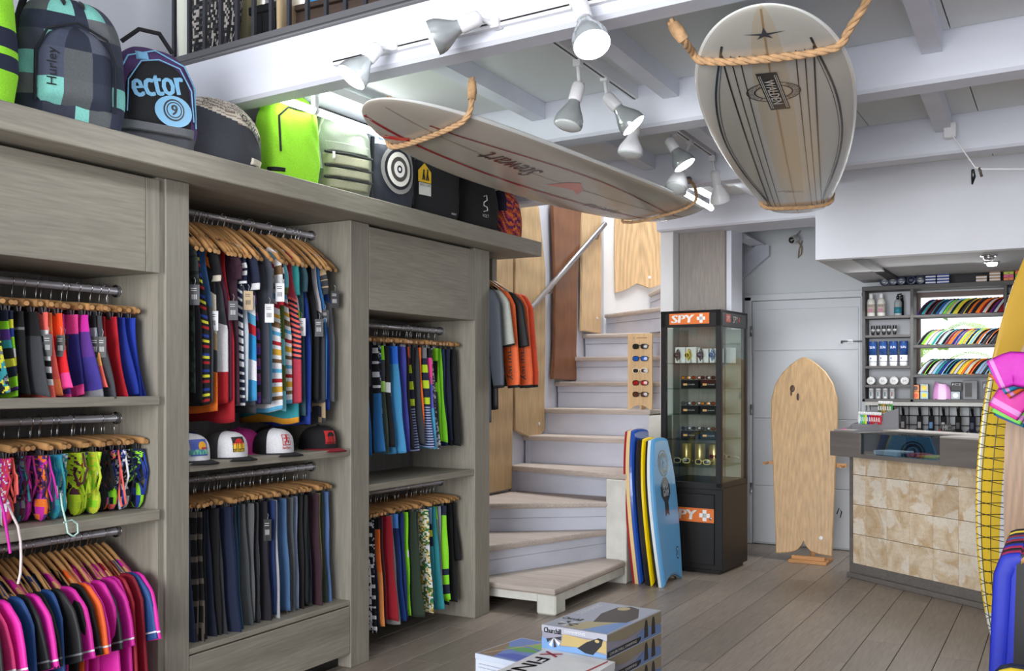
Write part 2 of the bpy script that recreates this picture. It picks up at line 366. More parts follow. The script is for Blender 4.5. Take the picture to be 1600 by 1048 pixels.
p = onY(1312, 797, 8.81); kk = MB(); kk.tube([(p.x-.02, 8.79, p.z-.03), (p.x, 8.78, p.z+.02), (p.x+.02, 8.79, p.z-.01), (p.x+.01, 8.78, p.z-.06)], .005, 6); kk.build('padlock', blackm, dr)

# window behind the fins
wn = thing('window_1', None, None, (-.77, 8.9, 1.42), kind='structure')
wf = nmat('window_frame_paint', K(92, 70, 60), .5)
for b_ in ((-1.12, 1.42, -1.08, 2.19), (-.46, 1.42, -.42, 2.19), (-1.08, 1.42, -.46, 1.46), (-1.08, 2.15, -.46, 2.19)): MB().box(b_[0], 8.87, b_[1], b_[2], 8.93, b_[3]).build('window_frame', wf, wn)
MB().box(-1.08, 8.90, 1.46, -.46, 8.906, 2.15).build('pane', glassd, wn)
# greenery outside the window
lf = thing('banana_plant', 'bright green broad leaves outside the window behind the fins', 'plant', (-.95, 9.6, 0))
leafm = nmat('leaf', K(140, 190, 60), .45, Transmission_Weight=.2)
MB().tube([(-.95, 9.6, 0), (-.96, 9.58, .8), (-.93, 9.6, 1.5)], [.05, .045, .03], 8).build('stem', nmat('stem', K(120, 140, 70), .6), lf)
for k in range(10):
    a = k*2.4+.4; z0 = 1.2+.09*k; L_ = .5
    def lfn(u, v, a=a, z0=z0, L_=L_):
        t = v; w = .11*math.sin(PI*min(1, t*1.02))**.6; s_ = (u-.5)*2
        r_ = L_*t; z = z0+.35*t-.45*t*t-abs(s_)*.02
        return (-.94+r_*math.cos(a)-s_*w*math.sin(a), 9.6+.5*r_*math.sin(a)+s_*w*math.cos(a)*.5, z)
    MB().grid(lfn, 4, 8).build('leaf', leafm, lf)

# ================================================================== STAIRCASE
st = thing('staircase', 'winding staircase with worn wooden treads and pale painted risers', 'stairs', (-3.3, 6.6, 0))
def tread(poly, z, th=.04):
    mb = MB(); n_ = len(poly); A = sum(poly[i][0]*poly[(i+1) % n_][1]-poly[(i+1) % n_][0]*poly[i][1] for i in range(n_))
    if A < 0: poly = poly[::-1]
    cx = sum(p[0] for p in poly)/n_; cy = sum(p[1] for p in poly)/n_; e = .012
    rings = []
    for zz, ins in ((z-th, e), (z-th+e, 0), (z-e, 0), (z-e*.3, e*.45), (z, e)):
        rings.append([(x+(cx-x)/max(.01, math.hypot(cx-x, cy-y))*ins, y+(cy-y)/max(.01, math.hypot(cx-x, cy-y))*ins, zz) for x, y in poly])
    vs = [p for r in rings for p in r]; fs = [tuple(range(n_))[::-1], tuple(range(4*n_, 5*n_))]
    fs += [(i*n_+k, i*n_+(k+1) % n_, (i+1)*n_+(k+1) % n_, (i+1)*n_+k) for i in range(4) for k in range(n_)]
    mb.add(vs, fs); return mb.build('tread', tread_m, st)
def riser(p0, p1, z0, z1, th=.03, split=None):
    d = Vector((p1[0]-p0[0], p1[1]-p0[1], 0)); L_ = d.length; M = frame((p0[0], p0[1], 0), d, z=(0, 0, 1))
    mb = MB()
    if split:
        mb.box(0, 0, z0, L_, th, z0+(z1-z0)*split-.002, M=M, b=.002).box(0, -.006, z0+(z1-z0)*split, L_, th, z1, M=M, b=.002)
    else:
        mb.box(0, 0, z0, L_, th, z1, M=M, b=.002).box(0, -.012, z0, .05, 0, z1, M=M)
    mb.build('riser', riser_m, st)
# platform step
tread([(-3.9, 5.47), (-2.757, 5.45), (-2.757, 6.55), (-2.95, 6.75), (-3.9, 6.75)], .17)
MB().box(-3.9, 5.49, .075, -2.80, 5.53, .13).box(-2.81, 5.49, .075, -2.77, 6.56, .13).build('base_beam', plas_m, st)
MB().box(-2.90, 5.475, 0, -2.765, 5.62, .13, b=.01).build('post', plas_m, st)
MB().box(-3.85, 5.6, 0, -3.7, 5.8, .13, b=.01).build('post', plas_m, st)
t2a, t2b = (-3.40, 5.36), (-2.905, 6.65)
tread([t2a, t2b, (-2.905, 7.0), (-3.9, 7.0), (-3.9, 5.36)], .375)
riser((t2a[0]-.03, t2a[1]+.03), (t2b[0]-.02, t2b[1]+.06), .17, .335, split=.62)
t3a, t3b = (-3.9, 5.86), (-2.905, 6.605)
tread([t3a, t3b, (-2.905, 7.1), (-3.9, 7.1)], .58)
riser((t3a[0], t3a[1]+.03), (t3b[0]-.02, t3b[1]+.035), .375, .54, split=.58)
ys = [6.87, 7.12, 7.41, 7.70, 7.99, 8.26]; zs = [.785, 1.01, 1.225, 1.45, 1.67, 1.885]
pz = .58
for k, (y, z) in enumerate(zip(ys, zs)):
    nyy = ys[k+1] if k < 5 else 8.9
    xr = -2.90 if k < 3 else -2.905
    tread([(-3.895, y), (xr, y), (xr, nyy+.06), (-3.895, nyy+.06)] if k else [(-3.895, y), (-2.765, 6.60), (-2.765, nyy+.0), (-2.905, nyy+.06), (-3.895, nyy+.06)], z)
    riser((-3.88, y+.03), (xr-.02, y+.03), pz, z-.04, split=None if k < 3 else .72); pz = z
tread([(-3.88, 8.72), (-2.91, 7.98), (-2.91, 9.0), (-3.5, 9.1)], 2.095); riser((-3.87, 8.75), (-2.92, 8.02), 1.885, 2.055, split=.7)
tread([(-3.56, 9.05), (-2.91, 8.0), (-2.91, 9.6), (-3.05, 9.55)], 2.31); riser((-3.54, 9.07), (-2.93, 8.1), 2.095, 2.27, split=.7)
MB().box(-2.925, 6.60, 0, -2.765, 6.9, .743, b=.006).build('post', plas_m, st)
MB().prism([(6.9, 0), (7.63, 0), (7.63, 1.18), (7.44, 1.18), (7.43, .96), (7.15, .96), (7.14, .74), (6.9, .74)], -2.925, -2.80, axis='X').build('stringer', plas_m, st)
hr = thing('handrail', 'grey tube handrail rising along the stair wall', 'handrail', (-3.8, 7.0, 1.9))
MB().tube([(-3.8, 6.9, 1.93), (-3.8, 8.55, 2.93)], .024, 12).build('rail_tube', steel, hr)
for t in (.35, .93):
    y = 6.9+1.65*t; z = 1.93+1.0*t
    MB().tube([(-3.895, y, z-.08), (-3.82, y, z-.08), (-3.8, y, z-.02)], .009, 8).build('bracket', steel, hr)
# wooden boards on the stair wall
def oak(n, c, lo=.75, hi=1.2): return cathedral(wood(n, c, 'Z', lo, hi, .42, fine=45), .93 if lo > .85 else .86)
def wallboard(name, label, poly, m, x=-3.87, th=.03, badge=None):
    """poly in (Y,Z); chamfered solid with rounded arrises"""
    t = thing(name, label, 'board', (x, poly[0][0], poly[0][1]))
    n_ = len(poly); cy = sum(p[0] for p in poly)/n_; cz_ = sum(p[1] for p in poly)/n_
    vs = []; R = ((0, .008), (.008, 0), (th-.008, 0), (th, .008))
    for dx, ins in R:
        for (y, z) in poly:
            l = math.hypot(cy-y, cz_-z); vs.append((x+dx, y+(cy-y)/l*ins, z+(cz_-z)/l*ins))
    fs = [tuple(range(n_)), tuple(range(3*n_, 4*n_))[::-1]]+[(i*n_+k, i*n_+(k+1) % n_, (i+1)*n_+(k+1) % n_, (i+1)*n_+k) for i in range(3) for k in range(n_)]
    MB().add(vs, fs).build('plank', m, t, fixn=True)
    if badge: MB().lathe([(.014, 0), (.014, .004), (.009, .004)], 12, M=frame((x+th, badge[0], badge[1]), (0, 1, 0), z=(1, 0, 0))).build('badge', white, t)
    return t
def bez(y0, y1, z0, z1, tail='flat', w0=.0):
    m_ = (y0+y1)/2; h = (y1-y0)/2; P = []
    for k in range(15):
        t = k/14; P.append((t, h*(1-.0*t)*(1+.12*math.sin(PI*t*.8))))
    L = [(m_-w, z0+(z1-z0)*t) for t, w in P]; R = [(m_+w, z0+(z1-z0)*t) for t, w in P]
    return R+[(m_, z1+.15)]+L[::-1] if tail == 'flat' else R+[(m_, z1+.15)]+L[::-1]+[(m_-h*.5, z0-.04), (m_, z0+.05), (m_+h*.5, z0-.02)]
wallboard('wooden_surfboard', 'light oak board low on the stair wall, nearest the wardrobe', bez(6.42, 6.84, .60, 2.7), oak('oak_light', K(190, 160, 118)))
wallboard('wooden_surfboard', 'pale oak board behind the orange jackets with pegged tail', [(6.90, 1.06), (7.12, .995), (7.33, 1.0), (7.41, 1.04), (7.40, 1.3), (7.42, 1.8), (7.42, 2.4), (7.3, 2.9), (7.15, 3.0), (7.0, 2.9), (6.9, 2.4), (6.88, 1.8)], oak('oak_pale', K(198, 168, 124)), badge=(7.3, 1.1))
wallboard('wooden_surfboard', 'dark reddish brown wooden board behind the handrail', [(7.56, 1.47), (8.07, 1.46), (8.02, 1.7), (8.05, 2.3), (8.12, 3.0), (7.85, 3.4), (7.56, 3.0), (7.6, 2.3), (7.6, 1.75)], oak('oak_dark', K(132, 84, 52)))
wallboard('wooden_surfboard', 'tall pale laminated board just right of the dark one', [(8.14, 1.91), (8.56, 1.9), (8.57, 2.3), (8.57, 3.1), (8.36, 3.4), (8.14, 3.1), (8.15, 2.3)], oak('oak_lamin', K(222, 190, 146), .9, 1.08), badge=(8.47, 2.04))
t = thing('wooden_surfboard', 'wide blond board with scalloped tail at the top of stairs', 'board', (-3.6, 9.05, 2.3))
d = Vector((.7071, .7071, 0)); nrm = Vector((.7071, -.7071, 0))
M = frame(Vector((-3.80, 8.87, 0))+nrm*.03, d, z=nrm)  # local x along wall, z out; y up
def diag(px, py):  # point on the diagonal wall
    r = ray(px, py); k = (Vector((-3.80, 8.87, CAMH))+nrm*.03-Vector((0, 0, CAMH))).dot(nrm)/Vector(r).dot(nrm); q = Vector(r)*k+Vector((0, 0, CAMH)); return (M.inverted() @ q)
pts = [diag(*q) for q in ((960, 457), (968, 456), (980, 451), (993, 443), (1003, 446), (1012, 450), (1020, 449), (1031, 444), (1032, 400), (1031, 330), (1015, 250), (995, 230), (975, 250), (960, 330), (959, 400))]
MB().prism([(p.x, p.y) for p in pts], 0, .03, M=M).build('plank', oak('oak_blond', K(224, 190, 146), .72, 1.12), t, fixn=True)
p = diag(1013, 434); MB().lathe([(.016, .03), (.016, .034), (.01, .034)], 12, M=M @ Matrix.Translation((p.x, p.y, 0))).build('badge', white, t)
# sunglasses stand on the stairs
sg = thing('sunglasses_stand', 'pale wooden counter stand holding five sunglasses on a stair', 'display stand', (-3.03, 7.45, 1.225))
A = onY(981, 632, 7.46); B_ = onY(1019, 632, 7.46); zt = onY(1000, 521, 7.46).z
w_ = B_.x-A.x; pb = [(A.x, 1.227), (A.x+.02, 1.227)]+[(A.x+.02+(w_-.04)*k/8, 1.227+.035*math.sin(PI*k/8)) for k in range(1, 8)]+[(B_.x-.02, 1.227), (B_.x, 1.227), (B_.x, zt), (A.x, zt)]
MB().prism(pb, 7.46, 7.475, axis='Y').build('back_board', wood('stand_pine', K(218, 184, 138), 'Z', .9, 1.08, .5), sg, fixn=True)
MB().box((A.x+B_.x)/2-.008, 7.475, 1.227, (A.x+B_.x)/2+.008, 7.57, zt-.25).build('strut', MT['stand_pine'], sg)
mb = MB(); text(mb, 'O', .016, .016, frame((A.x+w_*.25, 7.4595, zt-.035), (1, 0, 0), y=(0, 0, 1)), K(120, 80, 50)); mb.box(A.x+w_*.36, 7.4595, zt-.038, A.x+w_*.8, 7.46, zt-.032, K(150, 110, 80)); mb.build('lettering', paint, sg)
def sunglasses(label, c, wid, lens, frm, cat='sunglasses', group=None, yaw=0, tilt=0, name='sunglasses'):
    t = thing(name, label, cat, c, yaw, group); Mx = XF[t.name]
    def P(x, y, z): return Mx @ Vector((x, y, z))
    for s in (-1, 1):
        pts = []
        for k in range(14):
            a = 2*PI*k/14; x = s*wid*.27+wid*.2*math.copysign(abs(math.cos(a))**.7, math.cos(a)); z = wid*.14*math.copysign(abs(math.sin(a))**.7, math.sin(a))+(-.01*wid if z_dummy else 0)
            pts.append(P(x, -.35*abs(x)*abs(x)/wid*-1, z))
        mb = MB(); mb.add([P(s*wid*.27, 0, 0)]+pts, [(0, 1+k, 1+(k+1) % 14) for k in range(14)], lens, 0, True); mb.build('lens', gloss, t, fixn=True)
        MB().tube(pts, wid*.025, 6, frm, closed=True).build('rim', gloss, t)
        MB().tube([P(s*wid*.48, .02, .05*wid), P(s*wid*.5, wid*.5, .05*wid), P(s*wid*.5, wid*.85, -.08*wid)], wid*.022, 6, frm).build('temple', gloss, t)
    MB().tube([P(-wid*.08, 0, wid*.04), P(0, -.004, wid*.07), P(wid*.08, 0, wid*.04)], wid*.025, 6, frm).build('bridge', gloss, t)
    return t
z_dummy = False
for (y, nm, lc, fc) in ((541, 'black sunglasses at the top of the wooden stand', K(30, 28, 30), K(25, 25, 25)), (560, 'sunglasses with mirrored blue lenses on the wooden stand', K(20, 90, 190), K(30, 40, 60)),
                        (579, 'white-framed sunglasses in the middle of the wooden stand', K(50, 45, 40), K(240, 225, 200)), (598, 'sunglasses with red mirrored lenses on the wooden stand', K(170, 30, 20), K(50, 30, 30)), (616, 'brown sunglasses lowest on the wooden stand', K(88, 52, 36), K(50, 38, 34))):
    c = onY(999.5, y, 7.425); sunglasses(nm, c, .135, lc, fc, group=None)
# ================================================================== WARDROBE
FX, BX, RX = -3.17, -3.64, -3.42
wd = thing('wardrobe', 'long open grey oak wardrobe wall along the left side', 'wardrobe', (-3.4, 3.6, 0))
MB().box(-3.88, 1.3, 2.27, -3.02, 5.78, 2.365, b=.004).build('top_slab', gwy, wd)
for (a, b_) in ((1.6, 1.92), (2.80, 2.923), (3.98, 4.132), (5.184, 5.36)): MB().box(BX, a, 0, FX, b_, 2.268, b=.003).build('upright', gwz, wd)
MB().box(BX, 2.771, 0, FX-.012, 2.80, 2.268).build('upright', gwz, wd)
MB().box(-3.66, 1.6, 0, BX, 5.36, 2.268).build('back_panel', wood('back_oak', K(120, 118, 116), 'Z', .9, 1.08), wd)
MB().box(BX, 1.925, 1.883, FX, 2.70, 2.255, b=.002).build('panel', gwy, wd)
MB().box(BX, 2.702, 1.883, FX, 2.770, 2.255, b=.002).build('panel', gwz, wd)
MB().box(BX, 4.134, 1.824, FX, 5.10, 2.255, b=.002).build('panel', gwy, wd)
MB().box(BX, 5.102, 1.824, FX, 5.182, 2.255, b=.002).build('panel', gwz, wd)
for (a, b_, z0, z1) in ((1.92, 2.771, 1.356, 1.392), (1.92, 2.771, .897, .938), (2.923, 3.98, 1.075, 1.111), (2.923, 3.98, .318, .342), (4.132, 5.184, .878, .913)):
    MB().box(BX, a, z0, FX-(.004 if a > 2 else 0), b_, z1, b=.003).build('shelf', gwy, wd)
dw = MB().box(FX-.45, 2.925, .073, FX-.002, 3.978, .312, b=.003).build('drawer', gwy, wd)
MB().box(FX-.4, 2.925, 0, FX-.08, 3.978, .073).build('plinth', black, wd)
railm = nmat('rail_chrome', K(200, 200, 208), .3, .55)
rods = dict(A1=(1.92, 2.771, 1.822), A2=(1.92, 2.771, 1.30), A3=(1.92, 2.771, .835), B1=(2.923, 3.98, 2.205), B2=(2.923, 3.98, 1.01), C1=(4.132, 5.184, 1.765), C2=(4.132, 5.184, .825))
for k, (a, b_, z) in rods.items():
    r = MB().tube([(RX, a+.0, z), (RX, b_-.0, z)], .0145, 12).build('rail_tube', railm, wd)
    MB().tube([(RX, b_-.012, z), (RX, b_, z)], .026, 12).build('flange', chrome, r)

# ------------------------------------------------------------------ hangers (made once, copied)
def hz(x): return -.05-.14*(min(abs(x), .21)/.2)**1.25
def hook(zb):
    p = [(.0, 0, 0)]; pts = []
    for k in range(11):
        a = math.radians(205-k*26); pts.append((.018*math.cos(a), .0, .018*math.sin(a)+.0015))
    pts += [(.004, 0, -.032), (0, 0, zb)]
    return MB().tube(pts, .0019, 5)
def arm(W_, zf, h, t0, t1):
    def fn(u, v):
        x = -W_+2*W_*v; e = 1-abs(x)/W_; tt = t1+(t0-t1)*min(1, e*2.2); hh = h*(1 if e > .04 else .62); 
        if e > .96: tt *= 1.15
        a = 2*PI*u
        return (x, tt*math.cos(a), zf(x)+hh*math.sin(a))
    return MB().grid(fn, 8, 22, closed_u=True, flip=True)
def addcaps(mb, n_, rows):
    mb.f.append(tuple(range(n_))[::-1]); mb.f.append(tuple(range(rows*n_, rows*n_+n_)))
    for _ in range(2): mb.c.append((1, 1, 1, 1)); mb.m.append(0); mb.s.append(False)
    return mb
sh_body = addcaps(arm(.205, hz, .016, .0065, .0125), 8, 22).build('body', hang_m, mesh_only=True)
sh_hook = hook(-.045).build('hook', chrome, mesh_only=True)
cz_f = lambda x: -.078-.012*(abs(x)/.17)**2
cl_body = addcaps(arm(.175, cz_f, .0145, .0075, .011), 8, 22).build('body', hang_m, mesh_only=True)
cl_hook = hook(-.07).build('hook', chrome, mesh_only=True)
mb = MB().tube([(-.12, 0, -.085), (-.12, 0, -.105), (-.12, 0, -.108), (.12, 0, -.108), (.12, 0, -.085)], .0018, 5)
cl_bar = mb.build('clip_bar', chrome, mesh_only=True)
mb = MB()
for s in (-1, 1): mb.add([(0, s*.004, -.098), (.0, s*.011, -.098), (.022, s*.011, -.098), (.022, s*.004, -.098), (0, s*.002, -.135), (.022, s*.002, -.135)], [(0, 1, 2, 3), (1, 4, 5, 2), (0, 4, 1), (3, 2, 5), (0, 3, 5, 4)])
cl_clip = mb.build('clip', steel, mesh_only=True)
RAILN = dict(A1='top rail of the left bay', A2='middle rail of the left bay', A3='bottom rail of the left bay', B1='upper rail of the middle bay', B2='lower rail of the middle bay', C1='upper rail of the right bay', C2='lower rail of the right bay', J='short rail at the wardrobe end', R1='upper rail at the right edge', R2='lower rail at the right edge')
def hanger(kind, loc, rz, rail):
    t = thing('clothes_hanger', ('curved wooden shirt hanger on the ' if kind == 's' else 'wooden clip hanger on the ')+RAILN[rail], 'hanger', loc, rz, 'wooden hangers on the '+RAILN[rail])
    if kind == 's': link('body', sh_body, t); link('hook', sh_hook, t)
    else:
        link('body', cl_body, t); link('hook', cl_hook, t); link('clip_bar', cl_bar, t)
        for x in (.105, -.127): o = link('clip', cl_clip, t); o.location = (x, 0, 0)
    return t
# ------------------------------------------------------------------ colour patterns: f(x, z, v, u) -> colour; x, z in metres
def solid(c, trim=None, tv=.94):
    return lambda x, z, v, u: trim if (trim and v > tv) else c
def blocks(*bs):
    def f(x, z, v, u):
        for e, c in bs:
            if v <= e: return c
        return bs[-1][1]
    return f
def stripes(cs, h, a=0, b_=1, base=None, S=.85):
    def f(x, z, v, u):
        if base and not a <= v <= b_: return base
        return cs[int(v*S/h) % len(cs)]
    return f
def prnt(cs, s, seed=0, asp=1):
    def f(x, z, v, u):
        i = int((x+5)*s+math.sin(z*s*1.7+seed)*.8); j = int((z+5)*s*asp+math.sin(x*s*1.3+seed)*.8)
        h = ((i*73856093) ^ (j*19349663) ^ (seed*83492791)) & 0xffff
        return cs[(h*2654435761 >> 7) % len(cs)]
    return f
def check(a, b_, s):
    return lambda x, z, v, u: b_ if (int(v*24) % 4 == 0 or int((x+5)/s*5) % 5 == 0) else a
NV, BK, WH, GY, DG = K(26, 34, 60), K(22, 22, 26), K(228, 228, 232), K(120, 122, 128), K(62, 64, 70)
RD, BL, RB, SK, TQ = K(176, 28, 40), K(30, 60, 150), K(24, 50, 170), K(90, 170, 210), K(50, 150, 160)
OR, CO, MG, PK, PU = K(240, 120, 40), K(250, 110, 100), K(205, 40, 165), K(235, 70, 150), K(90, 50, 140)
LM, YE, GN, OL, BR = K(150, 225, 40), K(225, 220, 60), K(40, 120, 70), K(92, 110, 50), K(120, 90, 60)
MR, TN, ST, DN, AQ = K(80, 28, 50), K(190, 165, 130), K(70, 95, 115), K(50, 90, 140), K(120, 200, 215)
MU, CR = K(215, 165, 50), K(225, 215, 195)
def sheet(mb, wf, topf, botf, tf, colf, nu, nv, ph, amp=.006, xo=0, open_top=True):
    def xz(u, v):
        a = 2*PI*u; w = wf(v); c = math.cos(a); x = xo+w*math.copysign(abs(c)**.7, c)
        z = topf(x, v)*(1-v)+botf(x)*v
        return x, z, a
    def fn(u, v):
        x, z, a = xz(u, v); s = math.sin(a)
        y = tf(v)*math.copysign(abs(s)**.8, s)+amp*(v*.8+.2)*math.sin(x*26+ph+v*1.7)+amp*.5*math.sin(x*55+ph*2)
        return (x, y, z)
    def cf(u, v):
        x, z, a = xz(u, v); return colf(x, z, v, u)
    mb.grid(fn, nu, nv, cf, 0, True, closed_u=True, flip=False)
    n0 = len(mb.v)-(nv+1)*nu
    mb.f.append(tuple(range(n0+nv*nu, n0+(nv+1)*nu))); mb.c.append(colf(xo, botf(xo), 1, 0)); mb.m.append(0); mb.s.append(False)
def limb(mb, pts, hs, th, colf, ph=0, n=10):
    """flattened sleeve in the xz plane"""
    P_, H_ = [], []
    for i in range(len(pts)-1):
        for q in range(5): t = q/5; P_.append(tuple(a+(b-a)*t for a, b in zip(pts[i], pts[i+1]))); H_.append(hs[i]+(hs[i+1]-hs[i])*t)
    pts = P_+[pts[-1]]; hs = H_+[hs[-1]]
    m_ = len(pts); vs = []; cs = []
    for i, (p, h) in enumerate(zip(pts, hs)):
        q = pts[min(i+1, m_-1)]; r_ = pts[max(i-1, 0)]; d = Vector((q[0]-r_[0], q[2]-r_[2])); d = d.normalized() if d.length else Vector((0, -1)); nn = (-d.y, d.x)
        for k in range(n):
            a = 2*PI*k/n; c = math.cos(a); s = math.sin(a)
            vs.append((p[0]+nn[0]*h*c, p[1]+th*s+.003*math.sin(i*.26+ph), p[2]+nn[1]*h*c))
    fs = []
    for i in range(m_-1):
        for k in range(n):
            fs.append((i*n+k, i*n+(k+1) % n, (i+1)*n+(k+1) % n, (i+1)*n+k)); cs.append(colf(i/(m_-1)))
    fs.append(tuple(range((m_-1)*n, m_*n))); cs.append(colf(1)); mb.add(vs, fs, cs, 0, True)
def shirt(colf, L=.72, th=.011, kind='tee', slv=None, ph=0, nv=30, W_=.2, sl=.22, neck=.07, kr=1.0, sdir=1.0):
    mb = MB()
    def topf(x, v): 
        a = abs(x); return (hz(x)+.016) if a > neck else (hz(neck)+.012-.03*(1-(a/neck)**2))
    if kind == 'tank': wf = lambda v: W_*(.86-.10*math.sin(min(1, v/.3)*PI)+.26*min(1, max(0, v-.08)*2.2))
    else: wf = lambda v: W_*(1+.02*math.sin(v*3)+(.06 if neck < .1 else .16)*v)
    sheet(mb, wf, topf, lambda x: -L-.19+.012*math.cos(x*20+ph), lambda v: th*(.55+.45*min(1, v*3)), colf, 22, nv, ph)
    if kind != 'tank':
        sc = slv or (lambda t: colf(.2, -.2-.2*t, .15+.2*t, 0))
        for s in (-1, 1):
            e = sl; pts = [(s*(W_-.045), 0, -.185), (s*(W_-.005), .001, -.20), (s*(W_+.03*sdir), .002, -.245), (s*(W_+.055*sdir), .003, -.20-e*.55), (s*(W_+.072*sdir), .003, -.20-e*.85), (s*(W_+.08*sdir), .003, -.20-e)]
            k_ = .075 if e < .35 else .062
            limb(mb, pts, [kr*q for q in (.05, .068, k_, k_*.95, k_*.9, k_*.88 if e < .35 else .045)], th*.8, sc, ph)
    return mb
def shorts(colf, L=.42, th=.012, ph=0, nv=24, W_=.15, flare=.05, top=-.118, nu=26):
    mb = MB(); sk = .018*math.sin(ph*3); dl = .02*math.sin(ph*5)
    sheet(mb, lambda v: W_*(1+.06*v)+flare*.6*v**1.6, lambda x, v: top, lambda x: top-L-dl+.01*math.sin(x*22+ph)-(.02 if abs(x) > .03 else 0), lambda v: th*(.45+.55*min(1, v*2.5))*(1-.25*v), colf, nu, nv, ph, .006)
    mb.v = [(x+sk*(z-top)/L+.003*math.sin(z*18+ph), y, z) for x, y, z in mb.v]
    return mb
def tagcard(parent, x, z, y, c=WH, w=.034, h=.058, dark=False):
    mb = MB(); mb.box(x-w/2, y-.0008, z-h, x+w/2, y+.0008, z, c)
    fc = K(30, 30, 30) if not dark else K(200, 200, 200)
    for k in range(7): mb.box(x-w*.3+k*w*.085, y-.0013, z-h*.72, x-w*.3+k*w*.085+w*(.03+.02*(k % 2)), y-.0007, z-h*.48, fc)
    for k in range(2): mb.box(x-w*.35, y-.0013, z-h*(.2+.1*k), x+w*.2, y-.0007, z-h*(.17+.1*k), fc)
    mb.tube([(x, y, z-.004), (x+.004, y+.003, z+.02), (x-.002, y+.006, z+.03)], .0008, 4, K(200, 200, 200))
    # turn the card so it faces out of the wardrobe, towards the near left
    M = XF[parent.name] @ Matrix.Translation((x, y, z)) @ Matrix.Rotation(math.radians(42), 4, 'Z') @ Matrix.Translation((-x, -y, -z))
    mb.v = [tuple(M @ Vector(v)) for v in mb.v]
    return mb.build('price_tag', paint, parent)
def hang(rail, y, kind, mesh, name, label, cat, group=None, dx=0, yaw=0, dz=0):
    z = rods[rail][2]
    hanger('s' if kind == 's' else 'c', (RX+dx, y, z), yaw, rail)
    o = link(name, mesh, None, (RX+dx, y, z+dz)); o.rotation_euler = (0, 0, yaw)
    XF[o.name] = Matrix.Translation((RX+dx, y, z+dz)) @ Matrix.Rotation(yaw, 4, 'Z')
    tag(o, label, cat, group); return o
def run(rail, items, y0, y1, kind, maker, noun, cat, name, **k):
    n_ = len(items); out = []
    for i, it in enumerate(items):
        desc, colf = it[0], it[1]; kw = dict(k); kw.update(it[2] if len(it) > 2 else {})
        y = y0+(y1-y0)*i/(n_-1)+random.uniform(-.2, .2)*(y1-y0)/n_; r_ = n_-i
        lab = '%s %s, %s from right, %s' % (desc, noun, ordw(r_), RAILN[rail])
        mb = maker(colf, ph=random.uniform(0, 6), **kw)
        me = mb.build(name, fabric, mesh_only=True)
        out.append(hang(rail, y, kind, me, name, lab, cat, None, dx=random.uniform(-.022, .022), yaw=math.radians(random.uniform(-5, 5))))
    return out
# A1 : fitness shorts
A1 = [('teal and black printed', prnt([TQ, BK, YE, GY], 60, 1), dict(nu=70, nv=50)), ('navy and lime banded', stripes([NV, LM, PU, TQ, BK, YE], .034, S=.285)), ('navy and lime banded', stripes([NV, YE, BL, LM, WH, YE], .03, S=.285)), ('black side-piped', blocks((.2, BK), (.22, GY), (1, BK))), ('black and grey', blocks((.3, BK), (1, DG))),
      ('coral and black striped', lambda x, z, v, u: CO if v < .2 else ((K(20, 20, 20), WH)[int(v*15) % 2] if v < .8 else CO)), ('apricot and coral', blocks((.22, K(250, 150, 90)), (.8, CO), (1, K(250, 150, 90)))), ('red and orange', blocks((.3, K(250, 80, 30)), (.8, K(225, 30, 40)), (1, PK))),
      ('magenta and purple striped', lambda x, z, v, u: MG if v < .2 else (PU if int(v*20) % 3 else PK)), ('pink and navy', blocks((.22, PK), (.85, K(40, 40, 120)), (1, PK))), ('purple with grey lining', blocks((.2, MG), (.5, PU), (.9, K(60, 50, 140)), (1, GY))), ('grey, orange and coral blocked', blocks((.15, prnt([BK, WH], 80)(0, 0, 0, 0)), (.42, K(150, 155, 165)), (.7, K(250, 170, 95)), (1, CO))),
      ('dark grey', solid(DG)), ('crimson', solid(K(165, 18, 35))), ('deep red', solid(K(185, 20, 38))), ('royal blue', solid(K(22, 48, 150))), ('bright blue', solid(K(26, 56, 170))), ('navy blue', solid(K(20, 40, 130)))]
sA = run('A1', A1, 2.16, 2.735, 'c', shorts, 'sports shorts', 'shorts', 'sports_shorts', L=.285, th=.017, W_=.155, flare=.09, nv=30)
for i in (5, 7, 8, 11, 12): tagcard(sA[i], .17, -.2, -.012, BK, .03, .08, True)
# A2 : swimwear
def bikini(colf, ph=0, **k):
    mb = MB(); c1 = colf(0, 0, .2, 0); rnd = random.Random(int(ph*1000))
    cs = k['cs']; 
    for s in (-1, 1):
        x = s*.09
        sheet(mb, lambda v: .06*(1-.55*v)+.012, lambda xx, v: -.12, lambda xx: -.12-.15-.03*math.sin(xx*30+ph), lambda v: .011, colf, 28, 30, ph+s, .008, xo=x)
    for j in range(4):
        x0 = rnd.uniform(.06, .17); x1 = x0+rnd.uniform(-.05, .03); zl = -rnd.uniform(.22, .33); y = rnd.uniform(-.012, .012)
        pts = [(x0, y, -.12), (x0+.012, y, -.17), (x0+.02, y+.004, (zl-.12)/2), (x1+.03, y-.003, zl), (x1, y, zl-.012), (x1-.02, y, zl+.03), (x1-.01, y, -.18)]
        mb.tube(pts, .0042+.003*rnd.random(), 6, rnd.choice(cs), flat=.6)
    # gathered cup
    mb.grid(lambda u, v: (.12+.04*math.cos(2*PI*u)*math.sin(PI*v), .016*math.sin(2*PI*u)*math.sin(PI*v), -.25-.055*(1-math.cos(PI*v))), 10, 6, lambda u, v: rnd.choice(cs), closed_u=True, flip=True)
    return mb
